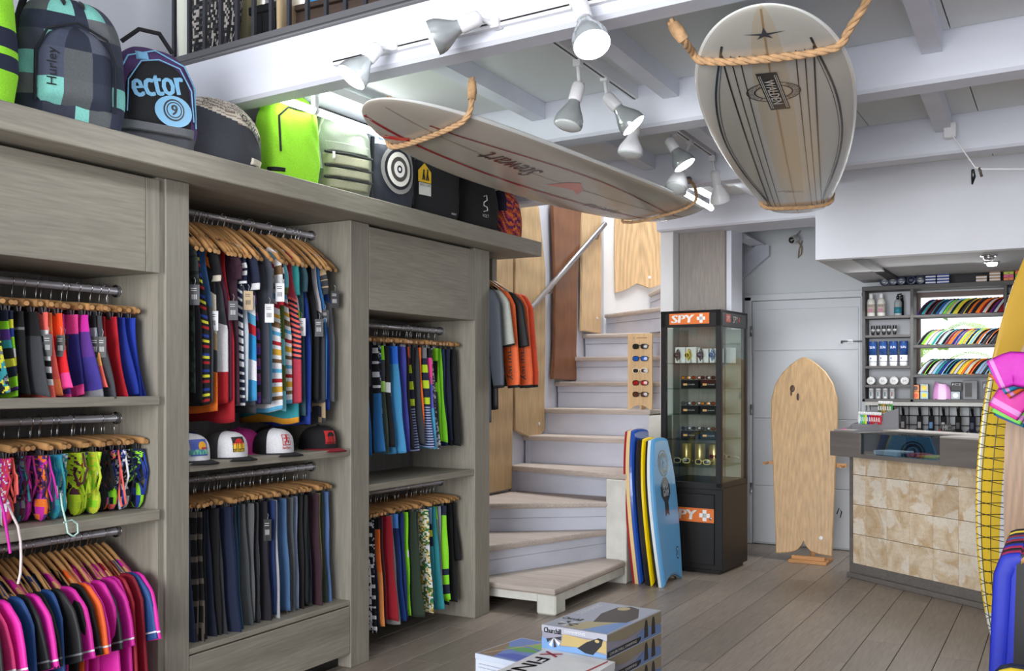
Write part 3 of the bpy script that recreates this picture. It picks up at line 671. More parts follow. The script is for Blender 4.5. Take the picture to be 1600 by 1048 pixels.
A2p = [('white and magenta', [WH, MG, K(220, 60, 90)]), ('plum striped', [MR, TN, MG, PU]), ('coral', [CO, K(240, 90, 80)]), ('black', [BK, DG]), ('grey and plum printed', [GY, MR, TQ, PU]), ('magenta ruffled', [MG, K(150, 30, 110)]), ('plum and orange', [PU, OR, MG, K(60, 30, 80)]), ('lilac and yellow', [K(150, 120, 200), YE, OR]), ('turquoise', [TQ, K(30, 130, 170)]), ('pink and teal strappy', [PK, TQ, WH]), ('teal corded', [TQ, AQ, WH]),
       ('blue patterned', [K(40, 140, 190), WH, BK]), ('lime spotted', [K(190, 215, 40), K(170, 200, 30), K(190, 215, 40), MR]), ('lime spotted', [K(190, 215, 40), K(175, 205, 40), RD]), ('lime and purple', [LM, PU, K(180, 230, 90)]), ('yellow-green', [YE, LM, K(200, 220, 60)]), ('black, white and lime leafy', [BK, WH, LM]), ('black and white leafy', [BK, WH, BK]), ('black', [BK, K(35, 35, 45)]), ('black and rainbow', [BK, OR, TQ, PK, BK]), ('multicolour on black', [BK, BL, CO, LM]), ('navy and white', [NV, WH, BL]), ('black and white printed', [BK, WH, DG]), ('blue and green printed', [BL, LM, NV])]
n_ = len(A2p)
for i, (d_, cs) in enumerate(A2p):
    y = 2.16+(2.735-2.16)*i/(n_-1); me = bikini(prnt(cs, 110, i), ph=random.uniform(.1, 6), cs=cs).build('bikini', fabric, mesh_only=True)
    hang('A2', y, 'c', me, 'bikini', '%s bikini, %s from right, %s' % (d_, ordw(n_-i), RAILN['A2']), 'bikini', None, random.uniform(-.03, .03), math.radians(random.uniform(-6, 6)))
# loose straps over the shelf edge
for (nm, c, pts, r_) in (('white and mint bikini strap looping over the shelf edge, left bay', K(190, 225, 215), [(95, 770), (97, 790), (103, 815), (106, 832), (114, 838), (122, 832), (121, 818), (112, 812), (100, 816)], .0035),
                         ('white and red bikini strap hanging down before the rash guards', K(230, 215, 215), [(12, 788), (20, 806), (28, 822), (32, 845), (33, 870), (32, 895), (28, 912)], .0045),
                         ('magenta bikini strap hanging at the far left shelf edge', MG, [(0, 775), (6, 800), (10, 825), (14, 850), (16, 864)], .0045)):
    P = [onX(x, y, -3.15) for x, y in pts]; o = MB().tube(P, r_, 6, c).build('bikini_strap', fabric, at=P[0]); tag(o, nm, 'strap')
# A3 : rash guards
pinkc, blk, redc, bluc = K(215, 35, 160), K(28, 28, 30), K(150, 20, 45), K(38, 78, 140)
def rg(c, side=None, neck=None):
    side = side or c; neck = neck or c
    return lambda x, z, v, u: neck if v < .02 else (side if abs(x) > .17 and v > .28 else c)
A3c = [('magenta', pinkc), ('black', blk), ('magenta', pinkc), ('black', blk), ('pink', K(235, 60, 130)), ('magenta', pinkc), ('black', blk), ('steel blue', bluc), ('black', blk), ('magenta', pinkc), ('black', blk), ('black', blk), ('steel blue', bluc), ('black', blk), ('magenta', pinkc), ('black', blk), ('black', blk), ('orange', K(240, 100, 40)), ('magenta', pinkc), ('magenta', pinkc), ('black', blk), ('magenta', pinkc), ('magenta', pinkc), ('crimson', redc), ('crimson', redc), ('blue and black', bluc), ('magenta', pinkc)]
n_ = len(A3c)
for i, (d_, c) in enumerate(A3c):
    y = 1.98+(2.70-1.98)*i/(n_-1); tr = WH if c is not blk else GY
    longs = i in (7, 12, 19, 22, 23, 24)
    def slv(t, c=c, tr=tr): return tr if .78 < t < .82 and not c == redc else c
    me = shirt(rg(c, K(30, 40, 60) if c == bluc else c), L=.50, th=.012, ph=random.uniform(0, 6), slv=slv, nv=14, sl=.2 if not longs else .5, W_=.2).build('rash_guard', sheenf, mesh_only=True)
    hang('A3', y, 's', me, 'rash_guard', '%s %s rash guard, %s from right, %s' % (d_, 'long-sleeved' if longs else 'short-sleeved', ordw(n_-i), RAILN['A3']), 'shirt', None, random.uniform(-.012, .012), math.radians(random.uniform(-4, 4)))
# B1 : T-shirts and tanks
s5 = stripes([WH, SK, WH, RD, WH, MU, WH, BR], .025); nvw = stripes([WH, K(24, 32, 60)], .022)
def tee(d, c, k='tee', **kw): kk = dict(kind=k); kk.update(kw); return (d, c, kk)
B1 = [tee('black and red', blocks((.3, BK), (1, MR))), tee('black knitted', prnt([K(28, 34, 34), K(50, 58, 56)], 90), 'tee', L=.62), tee('dark green knitted', prnt([K(28, 36, 34), K(46, 58, 54)], 80), 'tank', L=.60), tee('black', solid(BK), 'tank'), tee('black patterned', stripes([BK, YE, BK, RD, BK, BK, BL], .014), 'tank', nv=60), tee('blue and grey', blocks((.4, DN), (1, DG)), 'tank'), tee('orange, cream and smoke dyed', blocks((.16, OR), (.3, BK), (.52, CR), (.62, K(190, 160, 120)), (.78, DG), (1, K(245, 120, 40))), 'tee', L=.70, sl=.12), tee('aqua and black', blocks((.2, K(70, 190, 220)), (1, K(28, 28, 34))), 'tank'),
      tee('white and charcoal', blocks((.5, DG), (.8, WH), (1, RD)), 'tank'), tee('maroon', solid(MR), 'tank'), tee('crimson', solid(RD), 'tank', L=.74), tee('plum', solid(K(58, 30, 46)), 'tee', sl=.1), tee('navy and white striped', nvw, 'tee', sl=.12, nv=60), tee('grey and white', blocks((.3, GY), (1, K(190, 200, 210))), 'tank'),
      tee('red, white and blue blocked', blocks((.3, NV), (.42, WH), (.5, SK), (.58, RD), (.72, K(40, 140, 200)), (.86, WH), (1, K(60, 150, 200))), 'tee', sl=.14), tee('grey sleeveless', solid(K(86, 92, 100)), 'tank'), tee('charcoal', solid(DG), 'tank', L=.70), tee('purple and black striped', stripes([PU, BK, K(120, 60, 110)], .03), 'tank', nv=40), tee('slate grey', solid(K(70, 74, 84))), tee('orange and aqua', blocks((.25, MU), (1, SK)), 'tank'),
      tee('multicolour striped', s5, 'tee', sl=.2, nv=80, L=.70), tee('navy and white striped', nvw, 'tee', sl=.16, nv=66), tee('mint and black fine-striped', stripes([BK, K(120, 200, 150)], .008, 0, .75, BK), 'tank', nv=100), tee('olive and aqua wide-striped', blocks((.12, OL), (.30, AQ), (.52, OL), (.7, AQ), (.86, OL), (1, AQ)), 'tee', sl=.14, L=.70), tee('multicolour striped', s5, 'tank', nv=80), tee('coral and navy striped', stripes([CO, NV], .014, .3, .7, K(190, 60, 80)), 'tank', nv=60),
      tee('teal, mustard and turquoise', blocks((.14, TQ), (.45, K(60, 160, 160)), (.6, K(235, 160, 50)), (.7, TQ), (.8, K(235, 160, 50)), (.95, TQ), (1, K(220, 150, 40))), 'tee', L=.76, sl=.14), tee('white and lime', blocks((.35, WH), (.5, LM), (1, NV)), 'tank'), tee('teal-grey', solid(K(54, 88, 100)), 'tee', L=.72, sl=.12), tee('bright blue', solid(BL), 'tank', L=.78), tee('dark denim blue', solid(K(40, 60, 80)), 'tank'), tee('black', solid(BK), 'tank'), tee('grey piped', blocks((.35, K(190, 185, 190)), (1, DG)), 'tank'), tee('sky blue', solid(K(50, 110, 170)), 'tank'), tee('dark grey', prnt([DG, DG, DG, TN], 24, 2, 3), 'tee', sl=.12, L=.78), tee('royal blue', solid(K(28, 66, 160)), 'tank', L=.7), tee('grey and blue', blocks((.3, K(40, 80, 150)), (1, GY)), 'tank')]
sB = run('B1', B1, 2.96, 3.93, 's', shirt, 'shirt', 'shirt', 'shirt', L=.66, th=.0125, W_=.178, neck=.135, kr=.42, sdir=.12)
for i, (c, dk) in {1: (DG, True), 7: (WH, False), 10: (DG, True), 13: (TN, False), 18: (WH, False), 20: (WH, False), 27: (WH, False), 31: (DG, True), 34: (BK, True), 36: (BK, True)}.items(): tagcard(sB[i], .215, -.30-.05*((i*5) % 4), -.02, c, .04, .085, dk)
# B2 : long shorts and trousers
dk = [('black', K(26, 26, 30)), ('charcoal', K(44, 46, 52)), ('dark blue', K(44, 58, 84)), ('black checked', None), ('black checked', None), ('black', K(24, 24, 28)), ('slate blue', K(84, 102, 136)), ('navy', K(30, 36, 56)), ('black', K(30, 30, 34)), ('dark grey', K(50, 52, 58)), ('navy', K(28, 38, 66)), ('deep blue', K(26, 48, 90)), ('maroon', K(64, 40, 46)), ('petrol blue', K(44, 76, 98)), ('petrol blue', K(40, 66, 90)), ('grey', K(86, 90, 92)), ('mid grey', K(100, 102, 104)), ('light grey', K(128, 132, 138)), ('charcoal', K(46, 46, 52)), ('black', K(34, 32, 40)), ('dark plum', K(48, 42, 52)), ('royal navy', K(28, 50, 100)), ('pale grey', K(170, 172, 180)), ('silver grey', K(182, 184, 192)), ('blue', K(70, 104, 146)), ('tan', K(150, 116, 88)), ('grey flannel', K(92, 94, 98)), ('grey flannel', K(88, 90, 94)), ('light blue', K(140, 156, 184)), ('black', K(28, 28, 30)), ('black', K(24, 26, 28)), ('dark teal', K(40, 52, 52)), ('navy', K(26, 28, 50)), ('dark maroon', K(58, 34, 44)), ('khaki', K(160, 142, 100)), ('dark green', K(52, 66, 54)), ('denim blue', K(92, 122, 172)), ('denim blue', K(96, 128, 178))]
sD = run('B2', [(d, check(K(30, 30, 34), K(110, 100, 92), .045) if c is None else solid(c)) for d, c in dk], 2.955, 3.93, 'c', shorts, 'long shorts', 'shorts', 'long_shorts', L=.535, th=.013, W_=.16, flare=.03)
tagcard(sD[20], .17, -.2, -.02, BK, .035, .1, True)
# C1 and C2 : board shorts
lmb = K(140, 225, 40)
C1 = [('navy with red mark', solid(NV)), ('coral and navy', blocks((.4, CO), (1, NV))), ('bright blue', solid(K(36, 110, 180))), ('bright blue', solid(K(40, 116, 186))), ('black', solid(BK)), ('white on black checked', stripes([BK, WH, BK], .02, 0, .45, K(40, 110, 170), S=.55), dict(nv=40)), ('black, white and blue net-patterned', prnt([BK, WH, BK, K(50, 110, 180)], 110, 4), dict(nv=70, nu=70)), ('lime and charcoal', blocks((.12, lmb), (.33, DG), (.44, K(190, 240, 120)), (1, K(70, 84, 70)))), ('black and white', blocks((.35, BK), (.48, WH), (1, BK))),
      ('charcoal with white bar', blocks((.36, DG), (.48, WH), (1, K(60, 130, 180)))), ('sky blue', blocks((.15, K(40, 110, 220)), (1, K(70, 150, 200)))), ('violet blue', solid(K(58, 66, 150))), ('indigo', solid(K(66, 70, 160))), ('black', solid(BK)), ('red and orange', blocks((.1, K(250, 90, 40)), (1, K(185, 36, 50)))), ('navy with lime bands', lambda x, z, v, u: (GY if v < .1 else K(190, 220, 40) if (.17 < v < .25 or .33 < v < .41 or .5 < v < .57) else NV if v < .58 else (NV, K(150, 165, 210))[int(v*76) % 2]), dict(nv=76)), ('black', solid(BK)), ('charcoal', solid(K(58, 62, 68))),
      ('orange and charcoal', blocks((.8, K(235, 110, 40)), (1, K(225, 150, 60)))), ('navy with lime bands', lambda x, z, v, u: (GY if v < .1 else K(190, 220, 40) if (.17 < v < .25 or .33 < v < .41 or .5 < v < .57) else NV if v < .58 else (NV, K(150, 165, 210))[int(v*76) % 2]), dict(nv=76)), ('magenta and blue palm-printed', blocks((.1, BK), (.3, prnt([PK, BK], 60)(0, 0, 0, 0)), (.35, K(200, 80, 160)), (.6, K(90, 90, 190)), (1, K(70, 150, 190)))), ('black and white palm-printed', prnt([BK, WH, GY], 90, 6), dict(nv=70, nu=70)), ('grey printed', prnt([GY, DG, WH], 90, 8), dict(nv=70, nu=70)), ('lime and black', blocks((.13, lmb), (.38, BK), (.46, lmb), (1, DG))), ('bright lime', solid(lmb)), ('bright lime', solid(K(130, 215, 40))), ('deep blue', solid(K(26, 48, 90))), ('navy', solid(NV)), ('black', solid(BK)), ('black', solid(BK))]
sC = run('C1', C1, 4.17, 5.11, 'c', shorts, 'board shorts', 'shorts', 'board_shorts', L=.55, th=.0145, W_=.155, flare=.04, nv=30)
tagcard(sC[2], .17, -.25, -.02, BK, .04, .09, True)
fl_ = prnt([K(225, 225, 190), OL, MU, WH, GN], 80, 3)
C2 = [('black and white', prnt([BK, WH], 100, 1), dict(nv=70, nu=70)), ('pale green-topped grey', blocks((.1, GN), (1, K(160, 170, 180)))), ('white with black spots', prnt([WH, WH, WH, BK], 70, 2), dict(nv=70, nu=60)), ('black and white zebra', stripes([BK, WH, BK, BK], .013, S=.55), dict(nv=60)), ('black and white leafy', prnt([BK, WH, BK], 90, 5), dict(nv=70, nu=60)), ('dark navy', solid(NV)), ('orange', blocks((.1, BK), (.5, K(250, 120, 50)), (1, K(240, 150, 80)))), ('maroon', solid(K(70, 34, 44))), ('crimson', solid(K(170, 26, 44))), ('crimson', solid(K(160, 24, 42))), ('grey', solid(K(150, 150, 150))), ('light grey', solid(K(166, 164, 164))), ('blue-waisted navy', blocks((.12, K(80, 140, 220)), (1, K(34, 50, 100)))), ('blue-waisted royal', blocks((.12, K(100, 180, 210)), (1, K(26, 66, 140)))), ('deep blue', solid(K(24, 50, 110))), ('lime', blocks((.35, lmb), (.42, WH), (.7, lmb), (.8, NV), (1, lmb))), ('lime', solid(lmb)),
      ('dark green', solid(K(40, 56, 40))), ('olive and teal', solid(K(64, 76, 50))), ('steel', solid(K(90, 104, 120))), ('floral', fl_, dict(nv=70, nu=60)), ('floral', fl_, dict(nv=70, nu=60)), ('sky blue', solid(K(60, 130, 190))), ('sky blue', solid(K(64, 120, 180))), ('navy and lime', blocks((.15, K(140, 180, 220)), (.22, NV), (.3, YE), (.4, NV), (1, TQ))), ('turquoise', solid(TQ)), ('heather grey and lime', blocks((.12, lmb), (.35, K(120, 150, 110)), (.93, K(150, 158, 190)), (1, lmb))), ('heather grey', solid(K(140, 150, 170))), ('navy-waisted lime', blocks((.1, NV), (.65, lmb), (.74, NV), (.83, lmb), (.92, NV), (1, lmb))), ('bright lime', blocks((.06, TQ), (.97, lmb), (1, NV))), ('black', solid(BK)), ('black', solid(BK)), ('black', solid(K(18, 18, 22)), dict(L=.34))]
sE = run('C2', C2, 4.17, 5.11, 'c', shorts, 'board shorts', 'shorts', 'board_shorts', L=.56, th=.0135, W_=.155, flare=.04, nv=30)
# ------------------------------------------------------------------ wetsuit tops at the wardrobe end
jb = thing('rail_bracket', 'short chrome rail on a grey wooden block under the slab end', 'bracket', (RX, 5.5, 2.2))
MB().box(RX-.05, 5.70, 2.12, RX+.07, 5.76, 2.27).build('block', gwz, jb); MB().tube([(RX, 5.36, 2.17), (RX, 5.72, 2.17)], .0145, 12).build('rail_tube', chrome, jb)
rods['J'] = (5.36, 5.7, 2.17)
def suit(body, sl_c, cuff, low, L=.62, long=True):
    f = lambda x, z, v, u: body if v < low[0] else low[1]
    return shirt(f, L=L, th=.02, slv=lambda t: cuff if t > .93 else sl_c, sl=.56 if long else .3, W_=.205, nv=20)
ora = K(250, 110, 50)
J = [('black and grey suit with white-banded leg', BK, K(70, 75, 85), (.5, K(60, 66, 78)), .78, True), ('grey and black short-sleeved suit', K(176, 180, 172), K(176, 180, 172), (.22, BK), .70, False), ('orange and black long-sleeved top', BK, ora, (.3, BK), .5, True), ('black wetsuit top', BK, BK, (.5, BK), .55, False), ('orange-fronted wetsuit top', ora, ora, (.6, BK), .52, True), ('grey-shouldered orange top', K(150, 155, 150), K(230, 80, 40), (.3, K(220, 70, 36)), .5, True)]
for i, (d_, b_, s_, lw, L_, lg) in enumerate(J):
    me = suit(b_, s_, BK, lw, L_, lg).build('wetsuit_top', sheenf, mesh_only=True)
    o = hang('J', 5.42+.058*i, 's', me, 'wetsuit_top', d_+', hanging at the wardrobe end', 'wetsuit', None, .045, math.radians(6*i-14), 0)
    if i in (2, 4):
        Mx = XF[o.name]; mb = MB(); c0 = Vector((.272, -.018, -.60)); text(mb, 'Hurley', .22, .05, Mx @ frame(c0, (.05, 0, -1), z=(.35, -1, 0)), K(20, 20, 24)); mb.build('lettering', paint, o)
# ================================================================== BAGS ON THE SLAB
SZ = 2.366
class Bag:
    def __init__(s, name, label, yc, w, h, xf, dep, yaw, colf, cat='backpack', nx_=3.2, top=.55, lean=.0, tw=.72, mat=None, nu=64, nv=44, slump=0, base=.9):
        s.w, s.h, s.d = w/2, h, dep/2; s.n = nx_; s.top = top; s.lean = lean; s.tw = tw; s.base = base; s.slump = slump
        s.t = thing(name, label, cat, (xf-dep/2, yc, SZ), math.radians(yaw)); s.M = XF[s.t.name]
        def fn(u, v):
            a = 2*PI*u; c, q = math.cos(a), math.sin(a); k = s.k(v)
            x = k*s.d*math.copysign(abs(c)**(2/s.n), c); y = s.ky(v)*s.w*math.copysign(abs(q)**(2/s.n), q)
            z = s.zz(v)-s.slump*y*y*8*v
            wr = .004*math.sin(y*60+z*25)*math.sin(z*35+a*2)
            return s.M @ Vector((x+s.lean*z+wr, y, z))
        def cf(u, v):
            a = 2*PI*u; c, q = math.cos(a), math.sin(a); return colf(math.copysign(abs(q)**(2/s.n), q), s.zz(v)/s.h, c > .25, c)
        mb = MB(); mb.grid(fn, nu, nv, cf, closed_u=True)
        s.body = mb.build('body', mat or fabric, s.t)
    def zz(s, v): return s.h*math.sin(min(1, v)*PI/2)**.8 if v < 1 else s.h
    def prof(s, z):
        t = max(0, min(1, z/s.h)); e = s.base+(1-s.base)*min(1, t*5)
        if t > s.top: e *= max(0.0, 1-((t-s.top)/(1-s.top))**2.6)**.5
        return e
    def k(s, v): return s.prof(s.zz(v))
    def ky(s, v): return s.prof(s.zz(v))**.8*(1-(1-s.tw)*(s.zz(v)/s.h)**2)
    def front(s, y, z, off=.004):
        t = max(0, min(1, z/s.h)); e = s.prof(z); W_ = e**.8*(1-(1-s.tw)*t**2)*s.w; q = min(.98, abs(y)/max(W_, .01))
        x = e*s.d*(1-q**s.n)**(1/s.n)
        return s.M @ Vector((x+s.lean*z+off, y, z))
    def patch(s, name, outline, th=.012, col=BK, mat=None, off=.003, n=8):
        """raised panel following the front; outline function (u,v)->(y,z)"""
        def fn(u, v):
            y, z = outline(u, v); e = min(u, 1-u, v, 1-v); return s.front(y, z, off+th*min(1, e*8)-.004)
        mb = MB(); mb.grid(fn, 16, 16, col if callable(col) else (lambda u, v: col), flip=True); return mb.build(name, mat or fabric, s.t, fixn=False)
    def strap(s, pts, name='strap', r=.012, col=BK, off=.006, flat=.35, mat=None):
        P = [s.front(y, z, off+(o[0] if o else 0)) for y, z, *o in pts]; return MB().tube(P, r, 6, col).build(name, mat or fabric, s.t)
    def text(s, body, y, z, w, h, col, ang=0, off=.007, bold=0, name='lettering', mirror=1):
        mb = MB(); ca, sa = math.cos(ang), math.sin(ang)
        def wp(v): a_ = v.x*ca-v.y*sa; b_ = v.x*sa+v.y*ca; return s.front(y+a_, z+b_, off+v.z)
        text(mb, body, w, h, None, col, warp=wp, bold=bold); return mb.build(name, paint, s.t)
    def disc(s, y, z, ry, rz, col, off=.006, name='print', r0=0, n=28):
        pts = [s.front(y+ry*math.cos(2*PI*k/n), z+rz*math.sin(2*PI*k/n), off) for k in range(n)]
        if r0: inn = [s.front(y+ry*r0*math.cos(2*PI*k/n), z+rz*r0*math.sin(2*PI*k/n), off) for k in range(n)]; mb = MB().add(inn+pts, [(k, n+k, n+(k+1) % n, (k+1) % n) for k in range(n)], col)
        else:
            mid = [s.front(y+ry*.5*math.cos(2*PI*k/n), z+rz*.5*math.sin(2*PI*k/n), off) for k in range(n)]
            mb = MB().add([s.front(y, z, off)]+mid+pts, [(0, 1+k, 1+(k+1) % n) for k in range(n)]+[(1+k, 1+n+k, 1+n+(k+1) % n, 1+(k+1) % n) for k in range(n)], col)
        return mb.build(name, paint, s.t)
arch = lambda y0, y1, z0, z1, r=.5: (lambda u, v: (y0+(y1-y0)*(.5+(u-.5)*(1 if v < r else math.sqrt(max(0.02, 1-((v-r)/(1-r))**2)))), z0+(z1-z0)*v))
lime = K(150, 225, 45); limb_ = K(158, 232, 50)
b = Bag('backpack', 'lime green backpack with navy bands at the far left', 1.88, .48, .60, -3.06, .24, -20, lambda a, t, f, c: NV if (.16 < t < .25 or .30 < t < .40) else lime)
MB().tube([b.M @ Vector((.0, -.02, .60)), b.M @ Vector((.02, .02, .66)), b.M @ Vector((.0, .06, .60))], .01, 6, BK).build('handle', fabric, b.t)
pl = [K(36, 42, 62), K(84, 88, 92), K(120, 190, 180), K(52, 56, 72), K(40, 46, 66), K(96, 98, 102), K(128, 200, 190), K(60, 64, 80)]
def plaid(a, t, f, c):
    i = int((a+1)*2.4+(.0 if f else 1.3)); j = int(t*6.2); return pl[(i*3+j*5+(i*j) % 3) % 8]
b = Bag('backpack', 'navy, grey and mint chequered backpack, largest on the slab', 2.34, .40, .465, -3.04, .27, -20, plaid, nu=96, nv=60, top=.62, nx_=4, tw=.8)
o = b.patch('pocket', arch(-.13, .13, .05, .33, .55), .03, lambda u, v: ((K(62, 68, 88), K(34, 40, 58), K(78, 82, 98)), (K(70, 76, 96), K(84, 88, 92), K(36, 42, 60)), (K(128, 200, 190), K(88, 92, 96), K(44, 50, 68)))[2-min(2, int(v*3))][min(2, int(u*3))]); o.data.polygons.foreach_set('use_smooth', [True]*len(o.data.polygons))
b.text('Hurley', -.085, .17, .13, .042, BK, PI/2, off=.034)
for s_ in (-1, 1):
    P = []
    for k in range(9):
        q = -1+k/4; P.append((.035*s_+s_*.012*(1-q*q)*-1, .43+q*.026))
    P2 = [(y+s_*.018*(1-((z-.43)/.026)**2), z) for y, z in P]
    mb = MB().add([b.front(y, z, .006) for y, z in P]+[b.front(y, z, .006) for y, z in P2], [(k, k+1, 10+k, 9+k) for k in range(8)], BK); mb.build('logo', paint, b.t, fixn=True)
b.strap([(-.135, .05, .01), (-.135, .22, .01), (-.10, .30, .018), (0, .34, .02), (.10, .30, .018), (.135, .22, .01), (.135, .05, .01)], 'zip', .005, K(20, 24, 34))
b.strap([(-.2, .10), (-.19, .28), (-.15, .42)], 'compression_strap', .012, BK); MB().tube([b.M @ Vector((-.02, -.05, .5)), b.M @ Vector((-.03, 0, .56)), b.M @ Vector((-.02, .05, .5))], .009, 6, BK).build('handle', fabric, b.t)
pur = K(74, 48, 96); skb = K(118, 172, 208)
b = Bag('backpack', 'purple and black skate backpack with pale blue piping', 2.70, .36, .39, -3.04, .24, -20, lambda a, t, f, c: K(70, 72, 78) if (f and t < .12) else (pur if (abs(a) > .72 or t > .55 or not f) else K(16, 18, 26)), top=.5, nu=80, nv=50, nx_=4, tw=.8)
b.patch('pocket', arch(-.125, .13, .05, .32, .5), .02, K(14, 16, 22))
b.strap([(-.15, .12), (-.15, .24), (-.11, .32), (0, .365), (.11, .32), (.15, .24), (.15, .08)], 'piping', .0035, skb, off=.012)
b.strap([(-.125, .10), (-.12, .22), (-.07, .30), (0, .32), (.08, .30), (.125, .22), (.135, .10)], 'piping', .0028, skb, off=.02)
mb = MB(); wp = lambda v: b.front(-.01+v.x*math.cos(.22)-v.y*math.sin(.22), .215+v.x*math.sin(.22)+v.y*math.cos(.22), .022+v.z); text(mb, 'ector', .20, .08, None, skb, warp=wp, bold=.004); mb.build('lettering', paint, b.t)
b.disc(.05, .125, .075, .06, skb, .022); b.disc(.05, .13, .042, .042, BK, .0235); b.disc(.05, .13, .036, .036, skb, .0245); b.disc(.05, .13, .031, .031, BK, .0255, r0=.86)
mb = MB(); text(mb, '9', .024, .04, None, BK, warp=lambda v: b.front(.05+v.x, .13+v.y, .0265+v.z), bold=.0015); mb.build('lettering', paint, b.t)
b.patch('base_strap', lambda u, v: (-.14+.28*u, .035+.035*v), .01, K(92, 94, 98), off=.02)
MB().tube([b.M @ Vector((-.0, -.10, .40)), b.M @ Vector((.02, -.04, .455)), b.M @ Vector((.02, .04, .455)), b.M @ Vector((0, .10, .395))], .009, 8, BK).build('handle', fabric, b.t)
b.patch('buckle', lambda u, v: (-.08+.05*u, .31+.04*v), .012, skb)
b = Bag('drawstring_bag', 'slumped grey and cream printed cloth bag', 3.07, .44, .29, -3.04, .30, -10, lambda a, t, f, c: K(66, 68, 76) if t < .62-.18*a else (K(222, 212, 196) if (int(t*60)+int(a*9)) % 4 else K(150, 130, 110)), nx_=2.3, top=.3, tw=.85, cat='bag', nu=60, nv=60)
b.text("O'NEILL", .11, .16, .15, .034, K(30, 28, 32), -.75, off=.008, bold=.0012)
for k in range(3): b.text(('PORTA POTTY', 'AMONG WAVES', 'SANTA CRUZ')[k], -.03+.01*k, .222+.017*k, .17, .012, K(50, 48, 52), -.12, off=.008)
b.patch('fold', lambda u, v: (.10+.10*u, .01+.03*v), .01, K(220, 212, 196))
b = Bag('backpack', 'plain bright green backpack squeezed beside the white beam', 3.50, .29, .42, -3.06, .2, -14, lambda a, t, f, c: limb_, top=.6, tw=.8, nx_=4)
b.strap([(-.10, .12), (-.105, .28), (-.06, .325), (.06, .325)], 'zip', .005, BK); b.patch('strap', lambda u, v: (-.14+.07*u, .03+.02*v), .008, BK)
olg = K(128, 138, 122)
b = Bag('backpack', 'olive grey roll-top backpack below the fluorescent tube', 3.86, .36, .40, -3.05, .26, -16, lambda a, t, f, c: olg, top=.6, nx_=3.6, tw=.85)
b.patch('flap', lambda u, v: (-.13+.26*u, .19+.05*v), .018, K(142, 150, 134))
for k, (z0, z1) in enumerate(((.125, .18), (.07, .115), (.015, .06))): b.patch('pocket_band', lambda u, v, z0=z0, z1=z1: (-.14+.28*u, z0+(z1-z0)*v), .02, K(158, 158, 132))
for z in (.185, .12, .065): b.strap([(-.14, z, .012), (0, z, .014), (.14, z, .012)], 'webbing', .006, K(44, 48, 46))
b.strap([(-.15, .10), (-.16, .25), (-.12, .35)], 'strap', .01, K(150, 160, 140)); b.patch('zip_pull', lambda u, v: (-.11+.012*u, .15+.035*v), .006, WH, off=.03)
def kom(a, t, f, c):
    if t > .72: return K(150, 158, 172)
    return K(38, 42, 54)
b = Bag('backpack', 'grey and black backpack printed with a target, in clear wrap', 4.24, .31, .43, -3.05, .2, -12, kom, top=.75, tw=.95, mat=sheenf)
for ry, c_ in ((.115, K(140, 138, 136)), (.095, K(30, 32, 38)), (.08, K(225, 222, 215)), (.058, K(70, 66, 62)), (.038, K(225, 222, 218)), (.018, K(20, 20, 24)), (.009, WH)): b.disc(.005, .19, ry, ry*1.12, c_, .006+(.12-ry)*.05)
b.text('Kominity', .02, .36, .2, .05, K(70, 76, 84), -.02, off=.01, bold=.0012); b.disc(-.10, .345, .018, .018, K(60, 100, 170), .01); b.disc(-.10, .345, .014, .014, WH, .011, r0=.7); b.text('C', -.10, .345, .009, .012, WH, off=.013)
b.strap([(.14, .03), (.145, .2), (.14, .36)], 'edge_strap', .012, K(26, 28, 34)); b.strap([(-.14, .03), (-.145, .2), (-.14, .34)], 'edge_strap', .012, K(26, 28, 34))
b = Bag('laptop_bag', 'flat black bag with a yellow road-sign tag', 4.61, .42, .305, -3.05, .16, -8, lambda a, t, f, c: K(24, 25, 28), cat='bag', top=.85, nx_=6, tw=.95)
def tagpatch(b_, pts, off, col, name='hang_tag'):
    n_ = len(pts); cy = sum(p[0] for p in pts)/n_; cz_ = sum(p[1] for p in pts)/n_
    mb = MB(); mb.add([b_.front(cy, cz_, off)]+[b_.front(y, z, off) for y, z in pts], [(0, 1+k, 1+(k+1) % n_) for k in range(n_)], col); return mb.build(name, paint, b_.t)
tagpatch(b, [(-.165, .17), (-.065, .17), (-.065, .23), (-.115, .275), (-.165, .23)], .006, K(232, 186, 40)); tagpatch(b, [(-.16, .10), (-.066, .10), (-.066, .166), (-.16, .166)], .006, K(215, 215, 210))
for (y, w_) in ((-.095, 1), (-.125, .8)): b.disc(y, .238*w_+.043*(w_ < 1)+.0*w_, .006, .006, BK, .008); b.strap([(y, .232, .002), (y-.004, .205, .002), (y-.008, .182, .002)], 'print', .004, BK, off=.006); b.strap([(y, .215, .002), (y+.008, .182, .002)], 'print', .003, BK, off=.006)
b.text('BACK 2 SURF', -.113, .155, .08, .014, BK, off=.008); b.text('-WAY', .13, .03, .05, .012, WH, off=.008)
b = Bag('backpack', 'plain black backpack with small white logo and a hanging strap', 5.10, .46, .40, -3.05, .22, -8, lambda a, t, f, c: K(22, 22, 25), top=.45, tw=.6, nx_=2.8)
b.strap([(.0, .19), (.025, .2), (.03, .17), (.0, .155), (.0, .135), (.03, .13), (.035, .11), (.0, .10)], 'logo', .0035, K(210, 205, 210)); b.text('VOLT', .015, .075, .06, .018, K(215, 215, 220), off=.008)
P = [b.front(-.18, .02, .01), b.front(-.17, -.0, .03), b.front(-.165, -.07, .035), b.front(-.15, -.0, .04)]; MB().tube(P, .005, 6, BK).build('strap', fabric, b.t)
P = [b.front(.17, .02, .01), b.front(.18, .0, .035), b.front(.18, -.05, .04), b.front(.20, -.09, .04)]; MB().tube(P, .006, 6, BK).build('strap', fabric, b.t)
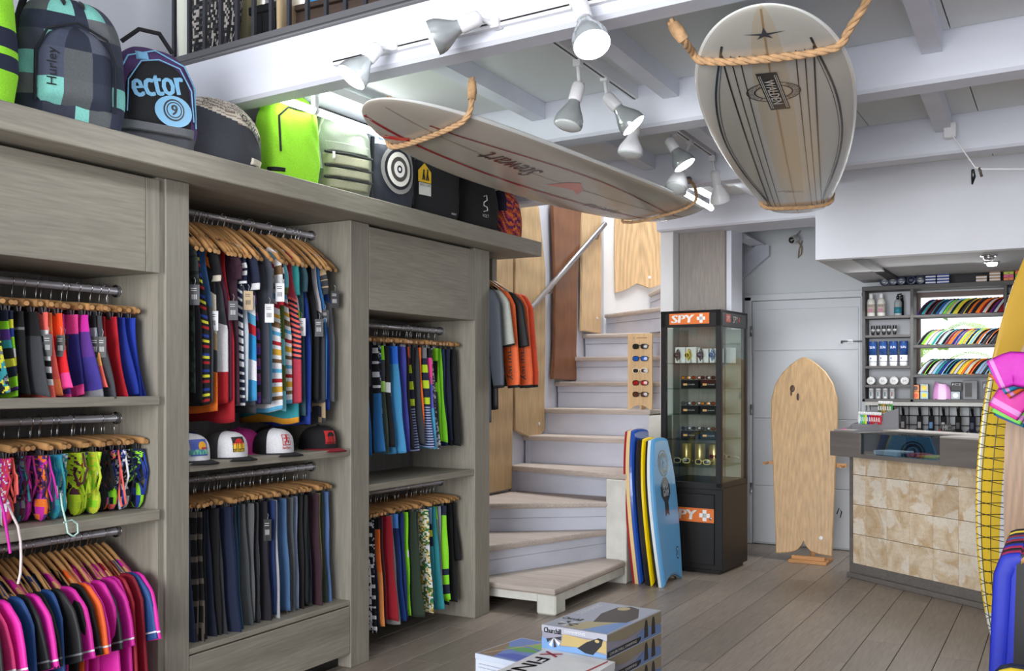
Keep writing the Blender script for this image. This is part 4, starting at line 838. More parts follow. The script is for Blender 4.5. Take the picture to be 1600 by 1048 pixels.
orp = [K(190, 70, 40), K(110, 40, 90), K(225, 110, 50), K(90, 30, 80), K(200, 60, 90), K(230, 130, 50)]
b = Bag('backpack', 'small orange and purple striped backpack at the slab end', 5.52, .30, .31, -3.07, .2, -6, lambda a, t, f, c: orp[int((t*3.2+a*1.6+5)*5+math.sin(a*9)) % 6] if a > -.55 or t < .5 else K(40, 34, 60), top=.35, tw=.75, nx_=2.6, nu=90, nv=60)
b.strap([(.03, .305, -.02), (.1, .27, .0), (.135, .2, .0), (.145, .1), (.14, .03)], 'piping', .006, BK)

# ================================================================== CAPS
def cap(label, c, yaw, front, side, brim, deco=None, s=1.13):
    t = thing('cap', label, 'cap', c, yaw); M = XF[t.name]
    def fn(u, v):
        a = 2*PI*u; r = .083*s*(1-v**3.2)**.5 if v < 1 else 0; h = .105*s*v**.9
        fx = 1.12+.05*(math.cos(a) > 0)*math.cos(a)*(1-v)
        return M @ Vector((r*math.cos(a)*fx, r*math.sin(a), h+(.012*math.cos(a)*v*(1-v)*4)))
    mb = MB(); mb.grid(fn, 32, 14, lambda u, v: front if (u < .16 or u > .84) else side, closed_u=True); mb.build('crown', fabric, t)
    def br(u, v):
        a = (u-.5)*PI*.9; r0 = .085*s; y = r0*math.sin(a)*1.0; x0 = r0*1.12*math.cos(a)-.004; x1 = x0+.075*s*math.cos(a*.85)**.6; x = x0+(x1-x0)*v
        return M @ Vector((x, y*(1+.05*v), .006-.25*y*y/s-.01*v))
    mb = MB(); mb.grid(br, 18, 6, lambda u, v: brim); mb.grid(lambda u, v: br(u, v)+Vector((0, 0, -.004)), 18, 6, lambda u, v: brim, flip=True)
    mb.build('brim', fabric, t); MB().lathe([(.008, 0), (.007, .004), (.002, .006)], 8, M @ Matrix.Translation((0, 0, .104*s)), side).build('button', fabric, t)
    if deco:
        mb = MB()
        def on(y, z): # on the front of the crown
            a = math.asin(max(-1, min(1, y/(.083*s)))); v = (z/(.105*s))**(1/.9); r = .083*s*(1-v**3.2)**.5; a = math.asin(max(-.99, min(.99, y/max(r, .01))))
            return M @ Vector((r*math.cos(a)*1.15+.004, y, z+.012*math.cos(a)*v*(1-v)*4))
        deco(mb, on, t)
        mb.build('patch', paint, t)
    return t
def quad(mb, on, y0, y1, z0, z1, col, off=0, n=6):
    mb.grid(lambda u, v: on(y0+(y1-y0)*u, z0+(z1-z0)*v)+Vector((off, 0, 0)), n, 3, lambda u, v: col)
def dring(mb, on, y, z, r, col, off=0, a0=0, a1=2*PI, n=14):
    mb.add([on(y, z)+Vector((off, 0, 0))]+[on(y+r*math.cos(a0+(a1-a0)*k/n), z+r*math.sin(a0+(a1-a0)*k/n))+Vector((off, 0, 0)) for k in range(n+1)], [(0, 1+k, 2+k) for k in range(n)], col)
def d_costa(mb, on, t, red=False):
    quad(mb, on, -.03, .03, .022, .084, BK if not red else K(190, 40, 40)); o2 = .001
    if not red: quad(mb, on, -.028, .028, .034, .052, K(236, 190, 50), o2); quad(mb, on, -.028, .028, .050, .056, K(240, 120, 40), o2)
    dring(mb, on, 0, .056, .02, K(205, 40, 40) if not red else BK, .0015, 0, PI)
    for y in (-.016, -.008, .006, .013): quad(mb, on, y, y+.0025, .034, .062, BK, .002, 1)
    text(mb, 'COSTA RICA', .054, .009, None, K(240, 200, 60) if not red else BK, warp=lambda v: on(v.x, .0275+v.y)+Vector((.002+v.z, 0, 0)), bold=.0004)
def d_jaco(mb, on, t):
    c = K(190, 30, 50)
    for (a, b_, z0, z1) in ((-.022, .022, .078, .081), (-.022, .022, .032, .035), (-.022, -.019, .032, .081), (.019, .022, .032, .081), (-.004, .004, .045, .072), (-.016, .016, .060, .064), (-.012, -.006, .036, .05), (.006, .012, .04, .052)): quad(mb, on, a, b_, z0, z1, c, .001, 2)
    dring(mb, on, .0, .073, .005, c, .0015); text(mb, 'Surf Jaco', .046, .012, None, c, warp=lambda v: on(v.x, .022+v.y)+Vector((.001+v.z, 0, 0)), bold=.0004)
def d_sun(mb, on, t):
    quad(mb, on, -.04, .04, .02, .085, K(70, 90, 180)); dring(mb, on, .012, .055, .02, K(235, 170, 40), .001); quad(mb, on, .005, .03, .03, .05, K(190, 50, 70), .0015, 3)
    for k in range(4): dring(mb, on, -.035+k*.02, .025, .018, K(120, 190, 160) if k % 2 else K(60, 140, 150), .002, 0, PI)
sh = 1.1115
def cpos(px, X): p = onX(px, 706, X); return (X, p.y, sh)
cap('black cap with a red Costa Rica patch and red brim', cpos(497, -3.31), -.25, BK, BK, K(170, 30, 50), lambda m, o, t: d_costa(m, o, t, True))
cap('white trucker cap with a red surfer emblem', cpos(426, -3.30), -.2, WH, BK, BK, d_jaco)
cap('white trucker cap with a yellow and red sunset patch', cpos(352, -3.30), -.2, WH, K(60, 60, 62), BK, d_costa)
cap('white cap with a painted sun and waves, half hidden', cpos(291, -3.30), -.2, WH, WH, BK, d_sun)
cap('blue cap stacked behind the sunset-patch cap', (-3.47, 3.16, sh), -.2, K(26, 50, 120), K(26, 50, 120), K(26, 50, 140))
cap('magenta cap behind the surfer-emblem cap', (-3.46, 3.50, sh), -.2, K(200, 50, 140), K(200, 50, 140), K(220, 50, 150))
cap('black cap at the back between two white caps', (-3.47, 3.72, sh), -.2, BK, BK, BK)

# ================================================================== HANGING SURFBOARDS
def longboard(label, nose, tail, W_, th, tilt, colf, prints, nosew=.5, tailw=.32, name='surfboard', rock=.09, mat=None, wp=.5, pw=2.4):
    nose, tail = Vector(nose), Vector(tail); L_ = (tail-nose).length; t = thing(name, label, 'surfboard', (nose+tail)/2)
    ax = (tail-nose).normalized(); up = Vector((0, 0, 1)); side = ax.cross(up).normalized(); up = side.cross(ax)
    R = Matrix.Rotation(tilt, 3, ax); side = R @ side; up = R @ up
    def hw(s): # s 0..1 from nose
        a = min(1, s/wp); n_ = math.sin(math.acos(1-a)) if a < 1 else 1
        f = (1-(1-a)**2.9)**.5 if s < wp else 1-(1-tailw/ W_*1.0)*((s-wp)/(1-wp))**pw
        if s > .955: f *= max(0, 1-((s-.955)/.045)**2.2)**.5
        return W_/2*f
    def zc(s): return rock*(abs(s-.55)/.55)**2.6 if s < .55 else rock*.45*((s-.55)/.45)**2.4
    def P(s, y, z): return nose+ax*(L_*s)+side*y+up*(z+zc(s))
    def fn(u, v):
        a = 2*PI*u; s = .5-.5*math.cos(PI*v)
        w = hw(s); h = th/2*(min(1, (s*(1-s))**.5*2.6+.05)); c, q = math.cos(a), math.sin(a)
        return P(s, w*math.copysign(abs(c)**.8, c), h*q*(.9 if q < 0 else 1.0)*(1 if q > 0 else .9))
    mb = MB()
    def cf(u, v): s = .5-.5*math.cos(PI*v); a = 2*PI*u; return colf(s, math.cos(a), math.sin(a))
    mb.grid(fn, 40, 70, cf, closed_u=True, flip=False); mb.build('body', mat or gloss, t, fixn=True)
    def bottom(s, f, off=.0015): # f = fraction of the half width
        w = hw(s); h = th/2*(min(1, (s*(1-s))**.5*2.6+.05)); c = max(-.999, min(.999, f)); cc = abs(c)**(1/.8); q = -math.sqrt(1-cc*cc)
        return P(s, w*c, h*q*.9*.9-off)
    def bottom_m(s, y, off=.0015): return bottom(s, y/max(hw(s), .01), off)
    def line(s0, s1, yf, w, col, name='pinline', n=40, off=.0015):
        mb = MB(); vs = []
        for k in range(n+1):
            s = s0+(s1-s0)*k/n; y = yf(s); vs += [bottom_m(s, y-w/2, off), bottom_m(s, y+w/2, off)]
        mb.add(vs, [(2*k, 2*k+1, 2*k+3, 2*k+2) for k in range(n)], col); mb.build(name, gloss, t)
    prints(t, line, bottom, bottom_m, hw, L_)
    return t, bottom_m, hw, P
cream = K(180, 172, 160); offw = K(226, 228, 226)
def pr1(t, line, bottom, bm_, hw, L_):
    dr_ = K(130, 40, 48)
    line(.0, .99, lambda s: -.125*hw(s)/.29 if False else -.09-.03*math.sin(PI*s), .016, K(150, 30, 40)); line(.10, .985, lambda s: .15*math.sin(PI*min(1, s*1.05))+.015, .010, dr_)
    line(.02, .985, lambda s: .03, .004, K(150, 130, 110))
    line(.075, .115, lambda s: -.10+(s-.115)*2.2, .05, K(205, 40, 50), 'print', 6, .002)
    for sc, y0, tx, w, h in ((.31, .03, 'Stewart', .42, .105), (.70, -.10, 'Hydro Hull', .34, .06)):
        mb = MB(); text(mb, tx, w, h, None, K(40, 38, 42), warp=lambda v: bm_(sc-v.x/L_, y0-v.y-.0, .002+v.z), shear=.4, bold=.0015); mb.build('lettering', gloss, t)
    mb = MB(); pts = [(-.02, .0), (.01, .08), (.04, .11), (.09, .06), (.11, .0), (.07, .03), (.03, .02)]
    mb.add([bm_(.47+a*.8, -.03+b_*1.1, .0018) for a, b_ in pts], [(0, 1, 6), (1, 2, 6), (2, 5, 6), (2, 3, 5), (3, 4, 5)], K(214, 110, 90)); mb.build('print', gloss, t, fixn=True)  # pink fin reflection, painted as flat colour on the underside
    mb = MB(); text(mb, 'SU', .10, .06, None, K(235, 235, 235), warp=lambda v: bm_(.93-v.x/L_, -.10-v.y, .002+v.z), bold=.003); mb.build('lettering', gloss, t)
def col1(s, c, q): return offw if (q > -.25 or abs(c) > .93) else cream
B1o, b1m, hw1, P1 = longboard('long cream surfboard with red pinlines slung from the left beams', (-2.37, 3.10, 2.475), (-2.10, 5.95, 2.455), .57, .075, math.radians(-8), col1, pr1, rock=.07)
def pr2(t, line, bottom, bm_, hw, L_):
    st_, dk_ = K(170, 140, 100), K(44, 46, 52)
    line(.004, .995, lambda s: 0, .006, st_, 'stringer')
    for sg in (-1, 1):
        for y, w in ((.095, .004), (.125, .004), (.155, .006)): line(.10 if y < .15 else .095, .93, lambda s, y=y: sg*(y*(1-.12*s)+.0), w, dk_)
        line(.075, .93, lambda s: sg*(.145+(hw(s)-.05-.145)*math.sin(PI*min(1, (s-.075)/.855))**.45 if hw(s) > .2 else .15), .008, dk_, n=60)
        line(.10, .90, lambda s: sg*(.150+(hw(s)-.062-.15)*math.sin(PI*min(1, (s-.1)/.8))**.5 if hw(s) > .2 else .15), .003, K(90, 92, 96), n=60)
    def G(cs, cy): return lambda v: bm_(cs-v.y/L_, cy-v.x*-1, .002+v.z)
    mb = MB(); n_ = 36
    for r0, r1 in ((1.0, .95), (.72, .66), (.36, .24)):
        vs = [bm_(.215+.10*r*math.sin(2*PI*k/n_)/L_, .10*r*math.cos(2*PI*k/n_), .0018) for r in (r0, r1) for k in range(n_)]
        mb.add(vs, [(k, (k+1) % n_, n_+(k+1) % n_, n_+k) for k in range(n_)], dk_)
    mb.build('logo', gloss, t, fixn=True)
    for i, ch in enumerate('LONGBOARDS  PERFORMANCE'):
        if ch == ' ': continue
        a = math.radians(150+i*(420/24)) ; a = PI+(.9-1.8*(i/9)) if i < 10 else (.9-1.8*((i-12)/10))
        mb = MB(); a2 = a; cx_, cy_ = .084*math.cos(a2), .084*math.sin(a2); rot = a2-PI/2 if i >= 12 else a2-PI/2
        text(mb, ch, .011, .018, None, dk_, warp=lambda v: bm_(.215-(cy_+v.x*math.sin(rot)+v.y*math.cos(rot))/L_, cx_+v.x*math.cos(rot)-v.y*math.sin(rot), .002+v.z)); mb.build('lettering', gloss, t)
    mb = MB(); q = [(-.052, .19), (.022, .19), (.052, -.19), (-.022, -.19)]
    mb.add([bm_(.215-b_/L_, a, .0026) for a, b_ in q], [(0, 1, 2, 3)], dk_)
    text(mb, 'WALDEN', .25, .036, None, K(220, 220, 214), warp=lambda v: bm_(.215+v.x/L_, v.y+.08*v.x, .0034+v.z), bold=.001)
    for k in (-.031, .031): 
        for m_ in (0, .006): mb.add([bm_(.215+s_/L_, k+m_*math.copysign(1, k)*-1+.08*s_+e, .0034) for s_, e in ((-.17, 0), (.17, 0), (.17, .0025), (-.17, .0025))], [(0, 1, 2, 3)], K(215, 215, 208))
    mb.build('logo', gloss, t)
    mb = MB()
    for k, (tx, dx) in enumerate((('MAGIC', -.02), ('MODEL', .02))): text(mb, tx, .09, .020, None, dk_, warp=lambda v: bm_(.74+(.024*k-v.y)/L_, -.01+dx+v.x, .002+v.z))
    mb.build('lettering', gloss, t)
    mb = MB(); pts = []
    for k in range(10): r = (.06 if k in (0,) else .045) if k % 2 == 0 else .014; a = PI/2+k*PI/5; pts.append((r*math.cos(a)*(1.6 if k in (2, 8) else 1), r*math.sin(a)*.8))
    mb.add([bm_(.055, 0, .002)]+[bm_(.055-b_/L_, a, .002) for a, b_ in pts], [(0, 1+k, 1+(k+1) % 10) for k in range(10)], K(60, 64, 76)); mb.build('star', gloss, t)
def col2(s, c, q):
    if q > -.2 or abs(c) > .95: return K(236, 238, 234)
    return K(198, 188, 168) if abs(c) < .22 else K(200, 198, 190)
B2o, b2m, hw2, P2_ = longboard('big rounded surfboard with black pinlines hanging nose forward', (-.845, 3.10, 2.585), (-1.41, 6.02, 2.44), .60, .075, 0, col2, pr2, tailw=.27, rock=.05, wp=.36, pw=1.7)
# ropes: three twisted strands
def rope(label, pts, r=.0115, binds=()):
    pts = [Vector(p) for p in pts]
    # Catmull-Rom resample
    Q = []
    for i in range(len(pts)-1):
        p0 = pts[max(i-1, 0)]; p1 = pts[i]; p2 = pts[i+1]; p3 = pts[min(i+2, len(pts)-1)]; n_ = max(3, int((p2-p1).length/.009))
        for k in range(n_):
            t = k/n_; Q.append(.5*((2*p1)+(p2-p0)*t+(2*p0-5*p1+4*p2-p3)*t*t+(3*p1-p0-3*p2+p3)*t**3))
    Q.append(pts[-1]); t_ = thing('rope', label, 'rope', pts[0]); d = 0; up = None; S = [[], [], []]
    for i, q in enumerate(Q):
        tg = (Q[min(i+1, len(Q)-1)]-Q[max(i-1, 0)]).normalized(); 
        if i: d += (Q[i]-Q[i-1]).length
        up = tg.orthogonal().normalized() if up is None else (up-tg*up.dot(tg)).normalized(); sd = tg.cross(up)
        for k in range(3): a = d/(r*5.2)*2*PI/1.6+k*2*PI/3; S[k].append(q+(up*math.cos(a)+sd*math.sin(a))*r*.52)
    for k in range(3): MB().tube(S[k], r*.60, 6).build('strand', rope_m, t_)
    for (a, b_) in binds: MB().tube([Q[int(a*(len(Q)-1))], Q[int((a+b_)/2*(len(Q)-1))], Q[int(b_*(len(Q)-1))]], [r*1.5, r*1.75, r*1.4], 10).build('binding', rope_m, t_)
    return t_
def under(bm_, s, ys, off): return [bm_(s, y, off) for y in ys]
h_ = hw1(.12); U = under(b1m, .12, [h_*.95, h_*.6, 0, -h_*.6, -h_*.95], .013); sg_ = 1 if U[0].x < U[-1].x else -1
if U[0].x > U[-1].x: U = U[::-1]
rope('rope sling under the nose of the pinlined cream surfboard', [(U[0].x-.02, U[0].y+.02, 2.68), (U[0].x-.035, U[0].y+.01, 2.60), (U[0].x-.02, U[0].y, U[0].z+.03)]+U+[(U[-1].x+.03, U[-1].y, U[-1].z+.05), (U[-1].x+.035, U[-1].y-.0, 2.68)], binds=((.02, .10), (.90, .985)))
h_ = hw1(.87); U = under(b1m, .87, [h_*.95, h_*.5, -h_*.5, -h_*.95], .013); U = sorted(U, key=lambda p: p.x); A_ = onZ(1076, 280, 2.68)
rope('thin rope sling under the tail of the pinlined cream surfboard', [(U[0].x-.03, U[0].y+.02, 2.68), (U[0].x-.03, U[0].y, U[0].z+.03)]+U+[(U[-1].x+.03, U[-1].y+.01, U[-1].z+.04), ((A_.x+U[-1].x)/2+.03, (A_.y+U[-1].y)/2, 2.61), A_], r=.009)
MB().lathe([(.012, 0), (.022, .01), (.022, .035), (.012, .045)], 12, Matrix.Translation((A_.x, A_.y, 2.65)), K(90, 80, 70)).build('clamp', steel, bpy.data.objects['rope.001'] if 'rope.001' in bpy.data.objects else None)
h_ = hw2(.105); U = under(b2m, .105, [h_*.97, h_*.6, h_*.2, -h_*.2, -h_*.6, -h_*.97], .013); U = sorted(U, key=lambda p: p.x); A_ = onZ(1047, 32, 2.68)
rope('thick rope sling across the nose of the rounded surfboard', [A_, onY(1068, 62, 3.24), (U[0].x-.02, U[0].y-.02, U[0].z+.025)]+U+[(U[-1].x+.035, U[-1].y, U[-1].z+.05), (U[-1].x+.11, U[-1].y-.05, 2.72), (U[-1].x+.135, U[-1].y-.08, 2.86)], r=.0135, binds=((.02, .08),))
h_ = hw2(.88); U = under(b2m, .88, [h_*.97, h_*.5, -h_*.5, -h_*.97], .012); U = sorted(U, key=lambda p: p.x)
rope('rope loop round the tail of the rounded surfboard', [(U[0].x-.03, U[0].y+.02, 2.68), (U[0].x-.02, U[0].y, U[0].z+.06)]+U+[(U[-1].x+.02, U[-1].y, U[-1].z+.05), (U[-1].x+.03, U[-1].y+.02, 2.68)], r=.011)

# ================================================================== LIGHTS OF THE SHOP
lens_on = emis('lens_lit', (.93, .97, 1, 1), 9); lens_off = nmat('lens_off', K(200, 205, 205), .15); refl = nmat('ribbed_glass', K(186, 192, 194), .16, .5); tube_on = emis('tube_lit', (.95, 1, .98, 1), 12); tube_off = nmat('tube_off', K(222, 224, 222), .3)
tr0 = thing('light_track', 'light track along the face of the front beam', 'track', (-1.0, 3.0, 2.745))
MB().add([(-2.6, sy(2.985, -2.6)-d, z) for d in (0, .022) for z in (2.73, 2.76)]+[(.9, sy(2.985, .9)-d, z) for d in (0, .022) for z in (2.73, 2.76)], [(0, 1, 3, 2), (4, 6, 7, 5), (0, 4, 5, 1), (2, 3, 7, 6), (0, 2, 6, 4), (1, 5, 7, 3)]).build('rail_body', white, tr0, fixn=True)
MB().add([(-2.6, sy(2.985, -2.6)-.0235, z) for z in (2.742, 2.748)]+[(.9, sy(2.985, .9)-.0235, z) for z in (2.742, 2.748)], [(0, 1, 3, 2)]).build('slot', black, tr0)
for nm, x0, y0, x1, y1 in (('light track on the ceiling between the two front beams', -1.815, 3.45, -1.845, 4.66), ('light track on the ceiling of the third bay', -1.87, 4.75, -1.893, 5.86)):
    t = thing('light_track', nm, 'track', (x0, y0, 2.82)); z = 2.835
    mb = MB(); d = Vector((x1-x0, y1-y0, 0)); M = frame((x0, y0, z), d, z=(0, 0, 1)); mb.box(0, -.017, -.012, d.length, .017, .05, M=M).build('rail_body', white, t); MB().box(0.01, -.004, -.0135, d.length-.01, .004, -.012, M=M).build('slot', black, t)
def spot(label, mount, joint, lens, lit, power=14, look=None, ribbed=True):
    mount, joint, lens = Vector(mount), Vector(joint), Vector(lens); t = thing('spot_lamp', label, 'lamp', mount); d = (lens-joint).normalized(); L_ = (lens-joint).length
    MB().box(mount.x-.018, mount.y-.018, mount.z-.02, mount.x+.018, mount.y+.018, mount.z+.015, b=.003).build('track_adapter', white, t)
    MB().tube([mount+Vector((0, 0, -.01)), mount.lerp(joint, .6)+Vector((0, 0, -.005)), joint], .008, 8).build('arm', white, t)
    M = zframe(joint, d); s_ = L_/.2
    MB().lathe([(.006, -.012), (.024, -.004), (.029, .008), (.029, .075*s_), (.025, .082*s_)], 20, M).build('socket', white, t)
    pr = [(.0235, .082*s_), (.026, .095*s_), (.035, .115*s_), (.05, .145*s_), (.058, .165*s_), (.061, .185*s_), (.060, .2*s_)]
    mb = MB(); mb.lathe(pr, 64, M, caps=False)
    if ribbed: mb.v = [tuple(Vector(v)) for v in mb.v]
    mb.v = [tuple(M @ Vector((q.x*f_, q.y*f_, q.z))) for q, f_ in ((M.inverted() @ Vector(v), 1+(.03 if i_ % 2 else -.02)*ribbed) for i_, v in enumerate(mb.v))]
    bb = mb.build('bulb', refl if ribbed else white, t)
    MB().lathe([(.060, .2*s_), (.05, .207*s_), (.025, .212*s_), (.002, .214*s_)], 32, M).build('lens', lens_on if lit else lens_off, t)
    if lit:
        l = bpy.data.lights.new('spot_light', 'SPOT'); l.energy = power; l.spot_size = math.radians(115); l.spot_blend = .9; l.shadow_soft_size = .05; l.color = (.93, .97, 1)
        o = bpy.data.objects.new('spot_light', l); COL.objects.link(o); o.location = lens+d*.03; o.rotation_euler = d.to_track_quat('-Z', 'Y').to_euler()
LP = 8
spot('lit spot lamp at the left end of the beam track', onY(617, 72, 3.13), onY(590, 74, 3.06), onY(549, 121, 2.98), True, LP)
spot('lit spot lamp second on the beam track, aimed left', onY(775, 36, 3.09), onY(748, 28, 3.02), onY(676, 60, 2.95), True, LP)
spot('brightest spot lamp, on the beam track above the middle', onY(900, 4, 3.06), onY(905, 4, 3.0), onY(925, 70, 2.92), True, LP)
spot('unlit ribbed spot lamp on the second track', onX(903, 97, -1.83), onX(905, 132, -1.83), onX(887, 196, -1.86), False)
spot('lit spot lamp in the middle of the second track', onX(945, 121, -1.835), onX(948, 150, -1.835), onX(990, 196, -1.72), True, LP)
spot('white spot lamp last on the second track', onX(996, 157, -1.84), onX(993, 190, -1.84), onX(984, 241, -1.86), False, ribbed=False)
spot('lit spot lamp first on the third-bay track', onX(1052, 206, -1.885), onX(1045, 218, -1.885), onX(1070, 258, -1.80), True, LP)
spot('white spot lamp below the lit one of the third bay', onX(1078, 220, -1.885), onX(1070, 245, -1.885), onX(1056, 294, -1.9), False, ribbed=False)
spot('white spot lamp at the far end of the third-bay track', onX(1113, 247, -1.89), onX(1117, 268, -1.89), onX(1126, 315, -1.88), False, ribbed=False)
for lab, a, b_, lit in (('lit fluorescent tube above the olive backpack', onZ(492, 173, 2.70), onZ(622, 219, 2.70), True), ('unlit fluorescent tube above the black bags', onZ(729, 259, 2.70), onZ(820, 295, 2.70), False), ('lit fluorescent tube near the end of the ceiling', onZ(1068, 301, 2.72), onZ(1112, 326, 2.72), True)):
    t = thing('fluorescent_lamp', lab, 'lamp', a); d = (b_-a); u_ = d.normalized()
    MB().tube([a-u_*(.25 if lit and a.y < 5 else 0), b_], .0165, 16).build('tube', tube_on if lit else tube_off, t)
    for p in (a, b_): MB().tube([p-u_*.012, p+u_*.012], .019, 12).box(p.x-.012, p.y-.012, p.z, p.x+.012, p.y+.012, 2.80).build('holder', white, t)
    MB().box(min(a.x, b_.x)-.03, a.y-.05, 2.80, max(a.x, b_.x)+.03, b_.y+.05, 2.84).build('batten', white, t)
    if lit:
        m_ = (a+b_)/2; o = area('tube_light', m_+Vector((.03, 0, -.03)), m_+Vector((.5, 0, -1)), .04, d.length, 4.5 if a.y < 5 else 4, (.95, 1, .98))
t = thing('emergency_light', 'small white fitting with a wire on the ceiling joist, right', 'fitting', onY(1485, 200, 5.8))
p = onY(1484, 206, 5.74); MB().box(p.x-.03, 5.735, p.z-.03, p.x+.03, 5.775, p.z+.05, b=.004).build('housing', white, t)
MB().tube([p, onY(1500, 228, 5.7), onY(1524, 262, 5.7), onY(1536, 264, 5.7), onY(1600, 264, 5.75)], .004, 6).build('wire', white, t)
p = onY(1520, 265, 5.7); MB().tube([p, onY(1521, 276, 5.69), onY(1519, 288, 5.7)], [.008, .012, .004], 6, BK).tube([onY(1530, 262, 5.7), onY(1534, 276, 5.7)], .007, 6, K(90, 80, 70)).build('connector', gloss, t)
# security camera on the back wall
p = onY(1240, 374, 8.72); t = thing('security_camera', 'small security camera high on the back wall', 'camera', (p.x, 8.85, p.z))
d = Vector((-.2, -.9, -.25)); M = zframe((p.x, p.y, p.z), d); MB().lathe([(.03, -.06), (.034, -.05), (.034, .03), (.03, .04)], 20, M, K(190, 190, 190)).build('housing', gloss, t)
MB().lathe([(.027, .0405), (.026, .042)], 20, M, K(40, 36, 34)).lathe([(.012, .043), (.008, .05)], 12, M, K(150, 160, 150)).build('lens', gloss, t)
MB().tube([p+Vector((0, .02, .02)), p+Vector((.02, .08, .06)), p+Vector((.03, .125, .09))], .008, 8, K(170, 170, 170)).build('bracket', gloss, t)
MB().tube([p+Vector((.03, .06, -.02)), p+Vector((.05, .09, -.06)), p+Vector((.04, .11, -.12)), p+Vector((.015, .11, -.15)), p+Vector((.02, .11, -.08)), p+Vector((.05, .11, .0))], .006, 8, K(150, 130, 110)).build('cable', gloss, t)

# ================================================================== GALLERY RAILING AND WHAT LEANS BEHIND IT
t = thing('railing', 'dark metal railing along the gallery edge', 'railing', (-2.5, 3.1, 2.9))
def rb(x): return sy(3.02, x)
MB().tube([(-3.62, rb(-3.62), 2.925), (.9, rb(.9), 2.925)], .028, 4).build('bottom_rail', rail_m, t); MB().tube([(-3.62, rb(-3.62), 3.9), (.9, rb(.9), 3.9)], .025, 4).build('top_rail', rail_m, t)
x = -3.66
for k in range(42):
    xx = x+k*.108
    if xx > .9: break
    MB().box(xx-.008, rb(xx)-.008, 2.93, xx+.008, rb(xx)+.008, 3.9).build('baluster', rail_m, t)
def standboard(name, label, px, py, Y, w, h, th, col, cat='surfboard', lean=.08, yaw=0, mat=None, z0=2.96, pat=None):
    p = onY(px, py, Y); t = thing(name, label, cat, (p.x, Y, z0), yaw); M = XF[t.name]
    def fn(u, v):
        a = 2*PI*u; z = h*v; k = math.sin(PI*min(1, max(0, .08+v*.86)))**.5; c, q = math.cos(a), math.sin(a)
        return M @ Vector((w/2*k*math.copysign(abs(c)**.7, c), th/2*q+lean*z, z))
    NU, NV_ = (56, 90) if pat else (24, 30); mb = MB(); mb.grid(fn, NU, NV_, (lambda u, v: pat(u, v)) if pat else (lambda u, v: col), closed_u=True); mb.v and mb.f.append(tuple(range(NU))[::-1]); mb.c.append(col); mb.m.append(0); mb.s.append(False); mb.f.append(tuple(range(NV_*NU, (NV_+1)*NU))); mb.c.append(col); mb.m.append(0); mb.s.append(False)
    mb.build('body', mat or gloss, t); return t
standboard('surfboard', 'white surfboard leaning at the left end of the gallery', 300, 60, 3.42, .30, 1.9, .06, K(225, 228, 215), lean=.04)
pt = prnt([BK, BK, K(170, 165, 160), K(60, 60, 64)], 110, 3)
t = standboard('board_bag', 'black and grey patterned board bag behind the railing', 322, 60, 3.42, .24, 1.1, .10, BK, 'bag', .03, mat=fabric, pat=lambda u, v: pt(u*.6, v*1.1, v, u)); 
mb = MB(); p = onY(328, 10, 3.62); text(mb, 'OC', .05, .03, frame(p, (1, 0, .1), y=(0, 0, 1)), WH, bold=.002); mb.build('lettering', paint, t)
standboard('board_bag', 'second patterned board bag right of the first', 352, 50, 3.46, .2, 1.2, .10, BK, 'bag', .03, mat=fabric, pat=lambda u, v: pt(u*.7, v*1.1+3, v, u))
standboard('surfboard', 'white surfboard with orange tip behind the railing', 372, 50, 3.68, .08, 1.8, .4, K(222, 226, 224), lean=-.0, yaw=.25, pat=lambda u, v: K(200, 130, 60) if v < .05 else K(222, 226, 224))
standboard('surfboard', 'cream surfboard with slim yellow rail behind the railing', 392, 40, 3.72, .15, 1.9, .2, K(206, 200, 160), lean=.0, yaw=.35)
standboard('surfboard', 'pale tan surfboard right of the black crate', 456, 45, 3.60, .07, 1.7, .3, K(214, 190, 150), lean=.0, yaw=.3)
p = onY(428, 45, 3.6); t = thing('crate', 'black crate standing in the gallery between boards', 'crate', (p.x, 3.6, 2.96))
MB().box(p.x-.10, 3.55, 2.96, p.x+.12, 3.85, 3.24, b=.01).build('body', blackm, t); MB().box(p.x-.11, 3.54, 3.21, p.x+.13, 3.86, 3.25, b=.005).build('rim', blackm, t)
for k in range(5): MB().box(p.x-.09+k*.043, 3.545, 2.98, p.x-.07+k*.043, 3.552, 3.2).build('rib', blackm, t)
p = onY(560, 20, 3.7); t = thing('shelf_box', 'brown wooden cabinet along the gallery floor', 'cabinet', (p.x, 3.7, 2.96)); bw = wood('gallery_brown', K(78, 62, 54), 'X')
MB().box(p.x-.42, 3.6, 2.96, p.x+1.2, 4.0, 3.2, b=.005).build('body', bw, t); MB().box(p.x-.44, 3.58, 3.2, p.x+1.22, 4.02, 3.225, b=.003).build('top', bw, t)
for k, (a_, c_) in enumerate(((500, K(60, 150, 220)), (535, K(200, 60, 130)), (520, K(110, 60, 140)))):
    p = onY(a_, 4, 3.66); o = MB().box(p.x-.05, 3.63, 3.226, p.x+.05, 3.75, 3.26+.02*k, c_, b=.004).build('folded_shirt', fabric, at=(p.x, 3.7, 3.226)); tag(o, ('blue', 'pink', 'purple')[k]+' folded shirt on the gallery cabinet', 'shirt')
